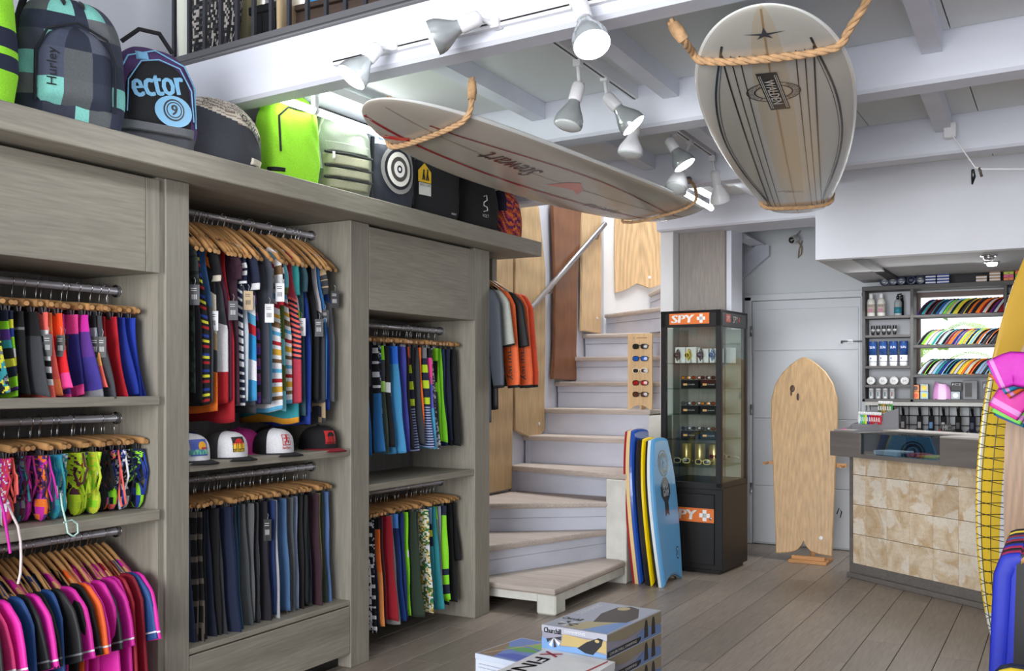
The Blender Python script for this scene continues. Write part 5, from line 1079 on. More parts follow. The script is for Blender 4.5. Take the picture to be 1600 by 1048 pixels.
# ================================================================== DISPLAY CASE
cw, cd, ch = .49, .56, 1.99
ca = math.atan2(.072, -1)  # front runs to the left
C0 = Vector((-2.262, 7.215, 0)); cx_ = Vector((-.9974, .072, 0)); cy_ = Vector((.072, .9974, 0))
dc = thing('display_case', 'tall black glass display case with orange signs', 'display case', C0+cx_*cw/2+cy_*cd/2, 0)
MC = Matrix.Identity(4)
for j in range(3): MC[j][0] = -cx_[j]; MC[j][1] = cy_[j]; MC[j][2] = (0, 0, 1)[j]; MC[j][3] = (C0+cx_*cw)[j]
def cbox(x0, y0, z0, x1, y1, z1, name, m, b=0, par=None, col=(1, 1, 1, 1)): return MB().box(x0, y0, z0, x1, y1, z1, col, M=MC, b=b).build(name, m, par or dc)
cbox(.0, .03, .03, cw, cd, .655, 'cabinet', blackm, .004)
cbox(.03, .05, 0, cw-.03, cd-.02, .03, 'base', black)
dd = cbox(.03, .012, .07, cw-.06, .03, .60, 'door', blackm, .003)
MB().lathe([(.011, 0), (.011, .008), (.006, .010)], 12, MC @ Matrix.Translation((cw-.085, .012, .42)) @ Matrix.Rotation(PI/2, 4, 'X')).build('lock', chrome, dd)
for x0, y0 in ((0, 0), (cw-.042, 0), (0, cd-.035), (cw-.042, cd-.035)): cbox(x0, y0, .655, x0+.042, y0+.035, ch-.0, 'frame_post', blackm, .002)
cbox(0, 0, .64, cw, cd, .69, 'frame_rail', blackm, .003); cbox(0, 0, 1.865, cw, .035, ch, 'header', blackm, .003); cbox(cw-.03, .0, 1.865, cw, cd, ch, 'header', blackm, .003); cbox(0, .0, ch-.02, cw, cd, ch, 'top', blackm)
zsh = (1.593, 1.398, 1.20, 1.006, .805)
for z in zsh: cbox(.03, .02, z-.006, cw-.03, cd-.02, z, 'glass_shelf', glassm('shelf_glass%d' % (z*100), (.80, .9, .85, 1), .9), 0)
cbox(.042, .006, .69, cw-.042, .010, 1.865, 'glass_pane', glass); cbox(cw-.010, .035, .69, cw-.006, cd-.035, 1.865, 'glass_pane', glass); cbox(.006, .035, .69, .010, cd-.035, 1.865, 'glass_pane', glass)
cbox(.042, cd-.012, .69, cw-.042, cd-.006, 1.865, 'grey_back', nmat('case_back', K(186, 192, 186), .4))  # plain light grey panel, not a mirror; lightens the case inside
def spysign(x0, x1, z0, z1, y, par, cname='sign', face=None):
    F = face or (MC @ frame(((x0+x1)/2, y, (z0+z1)/2), (1, 0, 0), y=(0, 0, 1))); w = x1-x0; h = z1-z0
    mb = MB(); mb.box(-w/2, -h/2, 0, w/2, h/2, .002, K(224, 118, 52), M=F); 
    text(mb, 'SPY', w*.54, h*.72, F @ Matrix.Translation((-w*.16, 0, .0026)), K(238, 236, 232), shear=.12, bold=.005)
    c = w*.30; a = h*.40; b_ = h*.15
    for (p, q) in ((a, b_), (b_, a)): mb.box(c-p, -q, .002, c+p, q, .003, K(238, 236, 232), M=F)
    return mb.build(cname, paint, par)
FS = lambda xc, zc, y: MC @ frame((xc, y, zc), (1, 0, 0), y=(0, 0, 1))
spysign(.075, .40, 1.885, 1.968, 0, dc, face=FS(.235, 1.928, -.001)); spysign(.03, .40, .385, .49, 0, dc, face=FS(.245, .44, .0105))
FR = MC @ frame((cw+.001, cd*.3, 1.93), (0, 1, 0), y=(0, 0, 1)); mb = MB(); mb.box(-.07, -.03, 0, .02, .03, .002, K(200, 80, 60), M=FR); text(mb, 'SPY', .06, .035, FR @ Matrix.Translation((-.03, 0, .003)), K(220, 220, 220)); text(mb, 'SPY', .10, .05, FR @ Matrix.Translation((.12, -.005, .003)), K(190, 190, 190)); mb.build('sign', paint, dc); MB().box(.185, -.02, 0, .215, .015, .002, K(150, 60, 50), M=FR).build('sign', paint, dc)
FR2 = MC @ frame((cw*.25, -.0, 1.93), (1, 0, 0), y=(0, 0, 1))
# watches on the top shelf
for i, (x, cc, cf_, lab) in enumerate(((.10, K(50, 44, 44), K(90, 90, 90), 'dark brown'), (.19, K(225, 205, 60), K(30, 34, 30), 'yellow'), (.29, K(60, 66, 76), K(110, 120, 140), 'grey'), (.385, K(120, 150, 190), K(60, 110, 180), 'pale blue'))):
    z = zsh[0]; p = MC @ Vector((x, .12, z)); bx = MB().box(x-.042, .14, z, x+.042, .22, z+(.125 if i < 2 else .11), K(238, 238, 240), M=MC, b=.002).build('box', paint, at=p); tag(bx, 'white watch box behind the %s watch in the display case' % lab, 'box')
    t = thing('watch', '%s sports watch on the top glass shelf of the case' % lab, 'watch', p)
    F = MC @ Matrix.Translation((x, .10, z+.06)); pts = [F @ Vector((.028*math.sin(a)*0+.0, .03*math.sin(a), .036*math.cos(a))) for a in [2*PI*k/16 for k in range(16)]]
    MB().tube(pts, .014, 6, cc, closed=True, flat=.35).build('strap', gloss, t)
    Fd = MC @ frame((x, .068, z+.06), (1, 0, 0), y=(0, 0, 1)); MB().lathe([(.021, -.006), (.021, .004), (.017, .006)], 20, Fd, cc).build('case_ring', gloss, t); MB().lathe([(.016, .0062), (.001, .0066)], 16, Fd, cf_).build('dial', gloss, t)
    MB().box(x-.012, .09, z, x+.012, .115, z+.025, K(225, 228, 232), M=MC).build('holder', gloss, t)
bx = MB().box(.42, .28, zsh[0], .485-.03, .40, zsh[0]+.12, K(235, 236, 240), M=MC, b=.002).build('box', paint, at=MC @ Vector((.44, .3, zsh[0]))); tag(bx, 'white box at the right side of the top case shelf', 'box')
# sunglasses on boxed risers
def tint(i): return [K(200, 120, 30), K(150, 60, 20), K(40, 40, 44), K(60, 50, 44), K(70, 74, 80), K(120, 60, 40)][i % 6]
NM = ['amber', 'copper', 'black', 'brown', 'grey', 'tortoise']
for si, z in enumerate(zsh[1:4]):
    for j, x0 in enumerate((.115, .275)):
        p = MC @ Vector((x0+.07, .16, z)); t = thing('box', 'black sunglasses box, %s, on the %s glass shelf' % (('left', 'right')[j], ordw(si+2)), 'box', p)
        MB().box(x0, .12, z, x0+.145, .21, z+.065, K(34, 34, 38), M=MC, b=.002).build('body', gloss, t)
        F = MC @ frame((x0+.065, .1195, z+.03), (1, 0, 0), y=(0, 0, 1)); mb = MB(); mb.box(-.045, -.008, 0, -.012, .008, .001, K(240, 180, 120), M=F); text(mb, 'SUNGLASSES', .055, .008, F @ Matrix.Translation((.022, 0, .001)), K(200, 200, 200)); mb.build('lettering', paint, t)
        for q in range(2):
            k = si*4+j*2+q; c = MC @ Vector((x0+.036+.075*q, .13+.03*q, z+.082)); sunglasses('%s sunglasses, %s on the %s shelf of the case' % (NM[k % 6] if True else '', ordw(j*2+q+1), ordw(si+2)), c, .082, tint(k), K(30, 28, 28), yaw=.1*q-.08)
# gold tubs with light-framed sunglasses at the bottom
gold = nmat('gold_foil', K(196, 172, 116), .3, .7)
for j, x in enumerate((.12, .22, .35)): o = MB().lathe([(.038, 0), (.04, .004), (.04, .16), (.036, .165), (.034, .16)], 24, MC @ Matrix.Translation((x, .22+.03*(j % 2), zsh[4]))).build('canister', gold, at=MC @ Vector((x, .22, zsh[4]))); tag(o, '%s gold canister on the lowest glass shelf of the case' % ('left', 'middle', 'right')[j], 'canister')
sunglasses('cream-framed sunglasses left of the gold canisters, lowest case shelf', MC @ Vector((.13, .10, zsh[4]+.035)), .13, K(40, 40, 40), K(238, 224, 160), yaw=.15)
sunglasses('pale yellow-framed sunglasses in front, lowest case shelf', MC @ Vector((.30, .10, zsh[4]+.03)), .13, K(60, 50, 40), K(238, 214, 120), yaw=-.1)
sunglasses('red-framed sunglasses at the right, lowest case shelf', MC @ Vector((.37, .16, zsh[4]+.07)), .1, K(60, 20, 24), K(150, 30, 36), yaw=-.2)
sunglasses('white-framed sunglasses by the side glass, lowest case shelf', MC @ Vector((.40, .34, zsh[4]+.06)), .1, K(60, 60, 60), K(225, 225, 225), yaw=-.6)

# ================================================================== BODYBOARDS
def bodyboard(label, y0, y1, xb, xt, h, th, deck, rail, slick, W_=None, deco=None):
    """deck faces +X; stands on its tail in the YZ plane, leaning towards -X"""
    t = thing('bodyboard', label, 'bodyboard', (xb, (y0+y1)/2, 0)); w = y1-y0; lean = math.atan2(xb-xt, h)
    M = Matrix.Translation((xb, (y0+y1)/2, .004+th*math.sin(lean)*0)) @ Matrix.Rotation(-lean, 4, 'Y')
    # outline in (y,z)
    def ow(v): return .5*w*(.80+.20*math.sin(min(1, v/.55)*PI/2)) if v < .55 else .5*w*(1-.42*((v-.55)/.45)**2.2)
    def tailz(y): q = abs(y)/(w*.4); return .055*max(0, 1-q**2)
    lay = ((0, .0, slick), (th*.22, .0, slick), (th*.24, .002, rail), (th*.62, .006, rail), (th*.64, .004, deck), (th*.86, -.002, deck), (th, -.018, deck))
    Z = 26; ring = []
    def outline(ins):
        P = []
        for k in range(13): y = -ow(0)+2*ow(0)*k/12; P.append((y*(1+ins/ow(0)), tailz(y)-ins))
        for k in range(1, Z): v = k/Z; P.append((ow(v)+ins, v*h))
        for k in range(9): y = ow(1)-2*ow(1)*k/8; P.append((y, h+ins+.012*(1-(y/ow(1))**2)))
        for k in range(Z-1, 0, -1): v = k/Z; P.append((-ow(v)-ins, v*h))
        return P
    rings = [[(x-th, y, z) for y, z in outline(ins)] for x, ins, c in lay]; n_ = len(rings[0])
    for nm, a, b_, c in (('slick_bottom', 0, 1, slick), ('rail', 2, 3, rail), ('deck', 4, 6, deck)):
        vs = [M @ Vector(p) for r in rings[a:b_+1] for p in r]; fs = [(i*n_+k, i*n_+(k+1) % n_, (i+1)*n_+(k+1) % n_, (i+1)*n_+k) for i in range(b_-a) for k in range(n_)]
        fs += [tuple(range(n_))[::-1], tuple(range((b_-a)*n_, (b_-a+1)*n_))]; MB().add(vs, fs, c).build(nm, gloss, t, fixn=True)
    if deco: deco(t, M)
    return t
def d_ana(t, M):
    F = M @ frame((.0015, -.01, .0), (0, 1, 0), y=(0, 0, 1)); mb = MB()
    def dsc(y, z, ry, c, o, r0=0, ey=1): 
        n_ = 28; pts = [F @ Vector((y+ry*math.cos(2*PI*k/n_), z+ry*ey*math.sin(2*PI*k/n_), o)) for k in range(n_)]; mb.add([F @ Vector((y, z, o))]+pts, [(0, 1+k, 1+(k+1) % n_) for k in range(n_)], c)
    lb, bkk = K(110, 175, 225), K(34, 36, 44)
    dsc(0, .86, .098, bkk, 0); dsc(0, .86, .085, lb, .0006); dsc(0, .86, .076, bkk, .0012); dsc(0, .86, .052, lb, .0018); dsc(-.0, .875, .024, bkk, .0024); dsc(0, .845, .03, bkk, .0024); dsc(.006, .845, .017, lb, .003); dsc(.006, .878, .013, lb, .003)
    mb.add([F @ Vector((a, b_, .0004)) for a, b_ in ((-.035, .74), (.035, .74), (.035, .48), (0, .505), (-.035, .48))], [(0, 1, 2, 3, 4)], bkk)
    mb.add([F @ Vector((.095*math.cos(2*PI*k/8+PI/8), .67+.095*math.sin(2*PI*k/8+PI/8), .001)) for k in range(8)], [tuple(range(8))], bkk)
    for tx, z in (('ANA', .70), ('GRAM', .648)): text(mb, tx, .11, .05, F @ Matrix.Translation((0, z, .002)), K(190, 200, 210), bold=.0015)
    dsc(.13, .20, .03, bkk, .0004, ey=1.5); dsc(.13, .20, .025, lb, .0008, ey=1.5); text(mb, '8', .02, .04, F @ Matrix.Translation((.13, .2, .0014)), bkk)
    mb.build('print', gloss, t)
bodyboard('bodyboard with a red underside and blue deck, by the stairs', 6.60, 7.06, -2.66, -2.74, 1.09, .075, K(40, 84, 180), K(235, 205, 150), K(158, 44, 48))
bodyboard('yellow-decked bodyboard with black underside, between two others', 6.58, 7.02, -2.565, -2.65, 1.03, .062, K(250, 216, 10), K(40, 38, 40), K(46, 44, 46))
bodyboard('sky blue bodyboard with round black emblems, nearest the case', 6.56, 7.03, -2.475, -2.575, 1.03, .062, K(96, 166, 220), K(225, 235, 240), K(36, 36, 38), deco=d_ana)

# ================================================================== WOODEN BOARD ON ITS STAND
Yb = 8.12; p0 = onY(1212, 868, Yb); p1 = onY(1300, 866, Yb); W_ = p1.x-p0.x; hz0 = .055; Hb = onY(1237, 558, 8.3).z-hz0
t = thing('wooden_surfboard', 'tall blond wooden board with notched tail before the door', 'board', ((p0.x+p1.x)/2, Yb, 0)); xc = (p0.x+p1.x)/2
lean = math.radians(7); Ma = Matrix.Translation((xc, Yb, hz0)) @ Matrix.Rotation(-math.radians(1.6), 4, 'Y') @ Matrix.Rotation(-lean, 4, 'X')
Hb /= math.cos(lean); sc_ = W_/2
prof = [(0, 1.0), (.1, 1.02), (.3, 1.08), (.5, 1.14), (.65, 1.2), (.78, 1.2), (.86, 1.06), (.92, .80), (.96, .52), (.985, .28), (1, .06)]
R = [(sc_*w, Hb*v) for v, w in prof]; Lf = [(-x, z) for x, z in R[::-1]]
tailp = [(-sc_*.55, .01), (-sc_*.25, .03), (-sc_*.08, .07), (0, .11), (sc_*.08, .07), (sc_*.25, .03), (sc_*.55, .01)]
poly = R+Lf+tailp; bw_ = oak('oak_alaia', K(196, 160, 114), .88, 1.1)
mb = MB(); n_ = len(poly); cz_ = Hb*.5
rings = []
for y, ins in ((.03, .006), (.024, 0), (.006, 0), (0, .006)): rings += [Ma @ Vector((x*(1-ins/abs(sc_)), y, z+(cz_-z)/cz_*ins)) for x, z in poly]
fs = [tuple(range(n_)), tuple(range(3*n_, 4*n_))]+[(i*n_+k, i*n_+(k+1) % n_, (i+1)*n_+(k+1) % n_, (i+1)*n_+k) for i in range(3) for k in range(n_)]
mb.add(rings, fs); mb.build('plank', bw_, t, fixn=True)
MB().lathe([(.016, 0), (.016, .003), (.01, .003)], 16, Ma @ frame((sc_*.62, -.001, .14), (1, 0, 0), z=(0, -1, 0))).build('badge', white, t)
for (x, z, rx, rz_) in ((-.09, 1.36, .02, .03), (-.045, 1.29, .012, .03), (-.10, 1.32, .008, .02)): MB().lathe([(1, 0), (.7, .0012), (.01, .0016)], 14, Ma @ frame((x, 0, z*Hb/1.62), (1, 0, 0), z=(0, -1, 0)) @ Matrix.Diagonal((rx, rz_, 1, 1)), K(70, 44, 28)).build('knot', paint, t)
t = thing('board_stand', 'small wooden floor stand carrying the blond board', 'stand', (xc+.03, Yb-.04, 0)); pw_ = wood('stand_wood', K(200, 146, 92), 'X', .85, 1.1, .5)
MB().box(xc-.10, Yb-.10, 0, xc+.20, Yb+.16, .025, b=.004).build('base', pw_, t); MB().box(xc-.08, Yb-.07, .025, xc+.18, Yb-.04, .055, b=.003).build('lip', pw_, t); MB().tube([(xc+.05, Yb+.10, .02), (xc+.05, Yb+.17, .80)], .018, 8).build('back_post', pw_, t)
zz_ = 1.0
MB().box(xc-.31, Yb+.135, .76, xc+.31, Yb+.16, .79).build('cross_bar', pw_, t)
for s_ in (-1, 1): MB().tube([(xc+s_*.305-.02, Yb+.14, .775), (xc+s_*.305-.02, Yb+.02, .775)], .012, 8).build('peg', pw_, t)

# ================================================================== COUNTER
U_ = Vector((.812, -.584, 0)); N_ = Vector((.584, .812, 0)); CO_ = Vector((-1.543, 7.559, 0))
MK = Matrix.Identity(4)
for j in range(3): MK[j][0] = U_[j]; MK[j][1] = N_[j]; MK[j][2] = (0, 0, 1)[j]; MK[j][3] = CO_[j]
ct = thing('counter', 'sales counter with grey top, display window and stone tiled front', 'counter', CO_+U_*.8+N_*.3)
def kb(x0, y0, z0, x1, y1, z1, name, m, b=0, par=None, col=(1, 1, 1, 1)): return MB().box(x0, y0, z0, x1, y1, z1, col, M=MK, b=b).build(name, m, par or ct)
CL = 1.75; z0_, z1_ = .905, 1.085
def upx(px, py, y=0.0): # distance along the counter front seen at a pixel
    r = Vector(ray(px, py)); o = Vector((0, 0, CAMH)); k = (CO_+N_*y-Vector((0, 0, 0))).dot(N_)/r.dot(N_); return (r*k-CO_).dot(U_)
wa, wb = upx(1344, 700), upx(1468, 700)
cwood = noisy(nmat('counter_laminate', K(112, 106, 102), .55), (1.5, 1.5, 26), .84, 1.14, 3, bump=.08)
kb(0, 0, z0_, wa, .52, z1_, 'top_block', cwood, .002); kb(wb, 0, z0_, CL, .52, z1_, 'top_block', cwood, .002); kb(wa, .0, z0_, wb, .52, z0_+.028, 'window_ledge', cwood, 0); kb(wa, .44, z0_+.028, wb, .52, z1_, 'window_back', nmat('navy_lining', K(34, 44, 62), .5))
kb(wa, .004, z0_+.028, wb, .008, z1_-.006, 'window_glass', glassm('counter_glass', (.75, .82, .85, 1), .85)); kb(wa, 0, z1_-.006, wb, .44, z1_, 'glass_top', MT['counter_glass'])
kb(wb-.0, 0.0, z1_, CL, .52, z1_+.012, 'worktop_edge', nmat('worktop_pale', K(176, 170, 164), .4), .002)
kb(.02, .30, z1_, CL, .52, z1_+.011, 'worktop', MT['worktop_pale'], .002)
kb(.06, .215, .0, CL, .5, z0_, 'carcass', nmat('carcass', K(70, 64, 60), .7)); kb(.0, .19, .0, .035, .5, z0_, 'side_post', cwood)
kb(.02, .14, 0, CL, .22, .035, 'plinth', MT['counter_oak'] if 'counter_oak' in MT else cwood, .004); kb(.02, .18, .035, CL, .22, .10, 'plinth', MT['counter_oak'])
def stone():
    m = nmat('shell_stone', K(210, 188, 156), .45); nt = m.node_tree; L = nt.links; b = nt.nodes['Principled BSDF']
    tc = nt.nodes.new('ShaderNodeTexCoord'); oi = nt.nodes.new('ShaderNodeObjectInfo'); ad = nt.nodes.new('ShaderNodeVectorMath'); ad.operation = 'ADD'; sc = nt.nodes.new('ShaderNodeVectorMath'); sc.operation = 'SCALE'; sc.inputs['Scale'].default_value = 37
    cb = nt.nodes.new('ShaderNodeCombineXYZ'); L.new(oi.outputs['Random'], cb.inputs[0]); L.new(oi.outputs['Random'], cb.inputs[2]); L.new(cb.outputs[0], sc.inputs[0]); L.new(tc.outputs['Object'], ad.inputs[0]); L.new(sc.outputs[0], ad.inputs[1])
    n1 = nt.nodes.new('ShaderNodeTexNoise'); n1.inputs['Scale'].default_value = 5; n1.inputs['Detail'].default_value = 5; n1.inputs['Distortion'].default_value = 1.8; L.new(ad.outputs[0], n1.inputs['Vector'])
    v = nt.nodes.new('ShaderNodeTexVoronoi'); v.inputs['Scale'].default_value = 5; v.feature = 'SMOOTH_F1'; mixv = nt.nodes.new('ShaderNodeVectorMath'); mixv.operation = 'ADD'; s2 = nt.nodes.new('ShaderNodeVectorMath'); s2.operation = 'SCALE'; s2.inputs['Scale'].default_value = .25; L.new(n1.outputs['Color'], s2.inputs[0]); L.new(ad.outputs[0], mixv.inputs[0]); L.new(s2.outputs[0], mixv.inputs[1]); L.new(mixv.outputs[0], v.inputs['Vector'])
    r1 = nt.nodes.new('ShaderNodeValToRGB'); r1.color_ramp.elements[0].position = .3; r1.color_ramp.elements[0].color = K(200, 170, 130); r1.color_ramp.elements[1].position = .62; r1.color_ramp.elements[1].color = K(232, 216, 192)
    r2 = nt.nodes.new('ShaderNodeValToRGB'); r2.color_ramp.elements[0].position = .30; r2.color_ramp.elements[0].color = (1, 1, 1, 1); r2.color_ramp.elements[1].position = .36; r2.color_ramp.elements[1].color = (0, 0, 0, 1)
    L.new(n1.outputs['Fac'], r1.inputs[0]); L.new(v.outputs['Distance'], r2.inputs[0]); mx = nt.nodes.new('ShaderNodeMix'); mx.data_type = 'RGBA'; mx.inputs[7].default_value = K(238, 230, 216)
    ml = nt.nodes.new('ShaderNodeMath'); ml.operation = 'MULTIPLY'; ml.inputs[1].default_value = .75; L.new(r2.outputs[0], ml.inputs[0]); L.new(ml.outputs[0], mx.inputs[0]); L.new(r1.outputs[0], mx.inputs[6]); L.new(mx.outputs[2], b.inputs['Base Color'])
    noisy(m, (60, 60, 60), .88, 1.06, 4, bump=.1); return objvar(m, .92, 1.06)
stone_m = stone(); tm = {}
xs_ = [.035]+[upx(px, 780, .19) for px in (1351.6, 1385, 1420, 1457, 1497)]; step = xs_[-1]-xs_[-2]
while xs_[-1] < CL-.02: xs_.append(min(CL, xs_[-1]+step))
for i in range(len(xs_)-1):
    for (a, b_) in ((.10, .318), (.32, .538), (.54, .758), (.76, .905)):
        L_, H_ = xs_[i+1]-xs_[i]-.003, b_-a
        p = MK @ Vector((xs_[i]+.0015, .19, a)); me = MB().box(0, 0, 0, L_, .025, H_-.001, b=.0015).build('tile', stone_m, mesh_only=True)
        o = link('tile', me, ct); o.matrix_local = XF[ct.name].inverted() @ (Matrix.Translation(p) @ MK.to_3x3().to_4x4())
# things in and on the counter
def kthing(name, label, cat, x, y, z, group=None): return thing(name, label, cat, MK @ Vector((x, y, z)), 0, group)
wx = lambda px: upx(px, 715, .12)
t = kthing('box', 'flat white box lying inside the counter window', 'box', wx(1392), .13, z0_+.028); MB().box(wx(1375), .06, z0_+.029, wx(1411), .22, z0_+.055, K(232, 234, 238), M=MK, b=.002).build('body', paint, t)
MB().box(wx(1375)-.002, .058, z0_+.047, wx(1411)+.002, .222, z0_+.059, K(238, 238, 242), M=MK, b=.002).build('lid', paint, t)
for lab, xa, xb, c, zt in (('navy wallet', 1412, 1424, K(30, 38, 66), .02), ('red wallet', 1421, 1440, K(170, 30, 40), .026), ('orange wallet', 1438, 1450, K(220, 120, 70), .02), ('yellow wallet', 1446, 1466, K(214, 200, 60), .018)):
    o = kb(wx(xa), .10, z0_+.029, wx(xb), .24, z0_+.029+zt, 'wallet', paint, .004, None, c) if False else MB().box(wx(xa), .09, z0_+.029, wx(xb)-.004, .22, z0_+.029+zt, c, M=MK, b=.005).build('wallet', paint, at=MK @ Vector((wx(xa), .1, z0_+.029))); tag(o, lab+' lying flat in the counter window', 'wallet')
t = kthing('display_tray', 'grey stepped cardboard tray at the left end of the counter', 'tray', .15, .2, z1_)
gc = K(138, 138, 144)
st_poly = [(.02, 0), (.02, .012), (.17, .03), (.19, .05), (.30, .075), (.31, .12), (.33, .14), (.46, .165), (.46, 0)]
MB().prism([(a, z1_+b_) for a, b_ in st_poly], wa-.09, wa-.086, gc, M=MK @ Matrix.Rotation(0, 4, 'Z'), axis='X').build('side_wall', paint, t, fixn=True)
MB().prism([(a, z1_+b_) for a, b_ in st_poly], .02, .024, gc, M=MK, axis='X').build('side_wall', paint, t, fixn=True)
MB().box(.024, .02, z1_+.0005, wa-.09, .19, z1_+.012, K(150, 144, 140), M=MK).box(.024, .19, z1_+.0005, wa-.09, .33, z1_+.05, gc, M=MK).box(.024, .33, z1_+.0005, wa-.09, .46, z1_+.13, gc, M=MK).build('step', paint, t)
F = MK @ frame((.13, .015, z1_+.02), (1, 0, 0), y=(0, .9, .4)); mb = MB(); text(mb, 'sun', .045, .02, F, K(220, 60, 150), shear=.3, bold=.0012); mb.build('lettering', paint, t)
cs_ = [K(235, 238, 238), K(80, 190, 190), K(120, 210, 60), K(230, 225, 60), K(40, 70, 170), K(190, 30, 50), K(190, 30, 50), K(200, 40, 60), K(190, 30, 50), K(200, 36, 60)]
cn_ = 'white|turquoise|green|yellow|blue|red|red|pale-striped red|dark red|red'.split('|')
def lipstick(lab, x, y, z, c, h=.085, n=0):
    t = kthing('sunscreen_stick', lab, 'lip balm', x, y, z); M = MK @ Matrix.Translation((x, y, z)); 
    MB().lathe([(.0105, 0), (.011, .002), (.011, h*.78), (.0102, h*.79)], 12, M, c).build('tube', gloss, t); MB().lathe([(.0112, h*.79), (.0112, h), (.009, h+.003)], 12, M, K(240, 240, 240)).build('cap', gloss, t)
    MB().box(-.005, -.0118, h*.25, .005, -.0108, h*.6, K(240, 240, 240), M=M).build('print', paint, t)
for i in range(10): lipstick('%s sunscreen stick, %s in the lower tray row' % (cn_[i], ordw(i+1)), .03+.0225*i, .26, z1_+.051, cs_[i])
for i, c in enumerate((K(90, 110, 60), K(120, 130, 70), K(200, 140, 60), K(90, 110, 60), K(130, 140, 80), K(60, 150, 70))): lipstick('%s sunscreen stick, %s in the upper tray row' % (('olive', 'sage', 'amber', 'olive', 'sage', 'green')[i], ordw(i+1)), .09+.0225*i, .40, z1_+.131, c)
o = MB().tube([MK @ Vector((upx(1470, 600)+.22, .28, z1_+.013)), MK @ Vector((upx(1470, 600)+.34, .27, z1_+.035)), MK @ Vector((upx(1470, 600)+.40, .27, z1_+.018))], [.02, .03, .018], 12, BK, flat=1.4).build('mouse', gloss, at=MK @ Vector((upx(1470, 600)+.3, .27, z1_+.012))); tag(o, 'black rounded object lying on the counter near the pink shirts', 'gadget')

# ================================================================== SHELF UNIT BEHIND THE COUNTER
su = thing('shelf_unit', 'dark grey shelf unit behind the counter round the window', 'shelf unit', (-.8, 8.7, 1.3))
YF, YBk = 8.60, 8.80; sw = MT['shelf_unit_oak']
def sb(x0, z0, x1, z1, name='shelf', y0=YF, y1=YBk): return MB().box(x0, y0, z0, x1, y1, z1, b=.002).build(name, sw, su)
XL, XM, XR = -1.495, -1.11, -.43
sb(XL, 1.285, XL+.022, 2.215, 'upright'); sb(XM-.012, 1.285, XM+.012, 2.215, 'upright'); sb(XR-.011, 1.285, XR+.011, 2.215, 'upright'); sb(XL, 2.20, .3, 2.235, 'top_board', YF-.01); sb(XL, 1.283, .3, 1.307)
for z in (1.98, 1.823, 1.567, 1.413): sb(XL+.022, z-.011, XM-.012, z+.011)
for z in (1.978, 1.734, 1.496): sb(XM+.012, z-.011, XR-.011, z+.011)
for z in (1.978, 1.734, 1.496): sb(XR+.011, z-.011, .3, z+.011)
MB().box(XL+.02, 8.80, 1.30, XM, 8.81, 2.20).box(XM, 8.80, 1.30, .3, 8.81, 1.49).build('back_panel', nmat('unit_back', K(196, 200, 206), .7), su)
MB().box(-.40, 8.8, 1.5, -.05, 8.81, 2.2).build('back_panel', nmat('white_back', K(232, 232, 234), .7), su)
MB().box(XL+.03, 8.55, 1.255, .3, 8.83, 1.283).build('pale_ledge', nmat('ledge', K(176, 176, 172), .6), su)
# left tower items
def xat(px, z, Y=8.66): return onY(px, 500, Y).x
def lath(name, label, cat, px, z, prof, cols, extra=None, Y=8.67, sc=(1, 1), group=None, mat=None, capn=None):
    x = xat(px, z, Y); t = thing(name, label, cat, (x, Y, z), 0, group); M = Matrix.Translation((x, Y, z)) @ Matrix.Diagonal((sc[0], sc[1], 1, 1))
    for nm, pr, c in zip(capn or ['body', 'cap', 'band'], prof, cols): MB().lathe(pr, 18, M, c).build(nm, mat or gloss, t)
    if extra: extra(t, x, Y, z)
    return t
bt = [[(.030, 0), (.033, .006), (.033, .115), (.028, .14), (.014, .15)], [(.016, .15), (.016, .185), (.012, .19)], [(.0335, .03), (.0338, .1)]]
def art(t, x, Y, z): mb = MB(); text(mb, 'VIDA', .035, .018, frame((x, Y-.035, z+.085), (1, 0, 0), y=(0, 0, 1)), K(80, 40, 40)); mb.box(x-.016, Y-.0352, z+.035, x+.016, Y-.0348, z+.065, K(190, 120, 150)); mb.build('lettering', paint, t)
for i, px in enumerate((1361, 1377)): lath('bottle', 'white lotion bottle, %s on the top tower shelf' % ('left' if i == 0 else 'second'), 'bottle', px, 1.991, bt, (K(232, 230, 224), K(240, 240, 240), K(214, 204, 190)), art)
def pump(t, x, Y, z): MB().tube([(x, Y, z+.15), (x, Y, z+.175), (x+.03, Y-.01, z+.178)], .006, 8, BK).build('nozzle', gloss, t)
lath('bottle', 'black and teal pump bottle on the top tower shelf', 'bottle', 1403, 1.991, [[(.028, 0), (.030, .005), (.030, .11), (.022, .128), (.012, .135)], [(.013, .135), (.013, .16), (.01, .165)], [(.0305, .02), (.0308, .07)]], (K(160, 170, 172), BK, K(50, 130, 150)), pump)
lath('bottle', 'small black spray can beside the pump bottle', 'bottle', 1409, 1.991, [[(.016, 0), (.017, .12), (.013, .135)], [(.012, .135), (.012, .17), (.008, .173)]], (BK, BK), None, 8.72)
for i, px in enumerate((1364, 1372, 1381, 1389, 1398)): lath('tube', 'small black cream tube, %s from left on the tower' % ordw(i+1), 'tube', px, 1.834, [[(.013, .015), (.014, .02), (.015, .075), (.016, .08)], [(.012, 0), (.0125, .018), (.012, .02)], [(.0152, .03), (.0154, .05)]], (K(24, 24, 26), BK, K(150, 150, 150)), sc=(1, .7))
def art2(t, x, Y, z): mb = MB(); text(mb, 'SUN', .04, .02, frame((x, Y-.031, z+.155), (1, 0, 0), y=(0, 0, 1)), K(230, 235, 240)); mb.box(x-.02, Y-.0275, z+.06, x-.008, Y-.027, z+.072, K(60, 90, 150)); mb.build('lettering', paint, t)
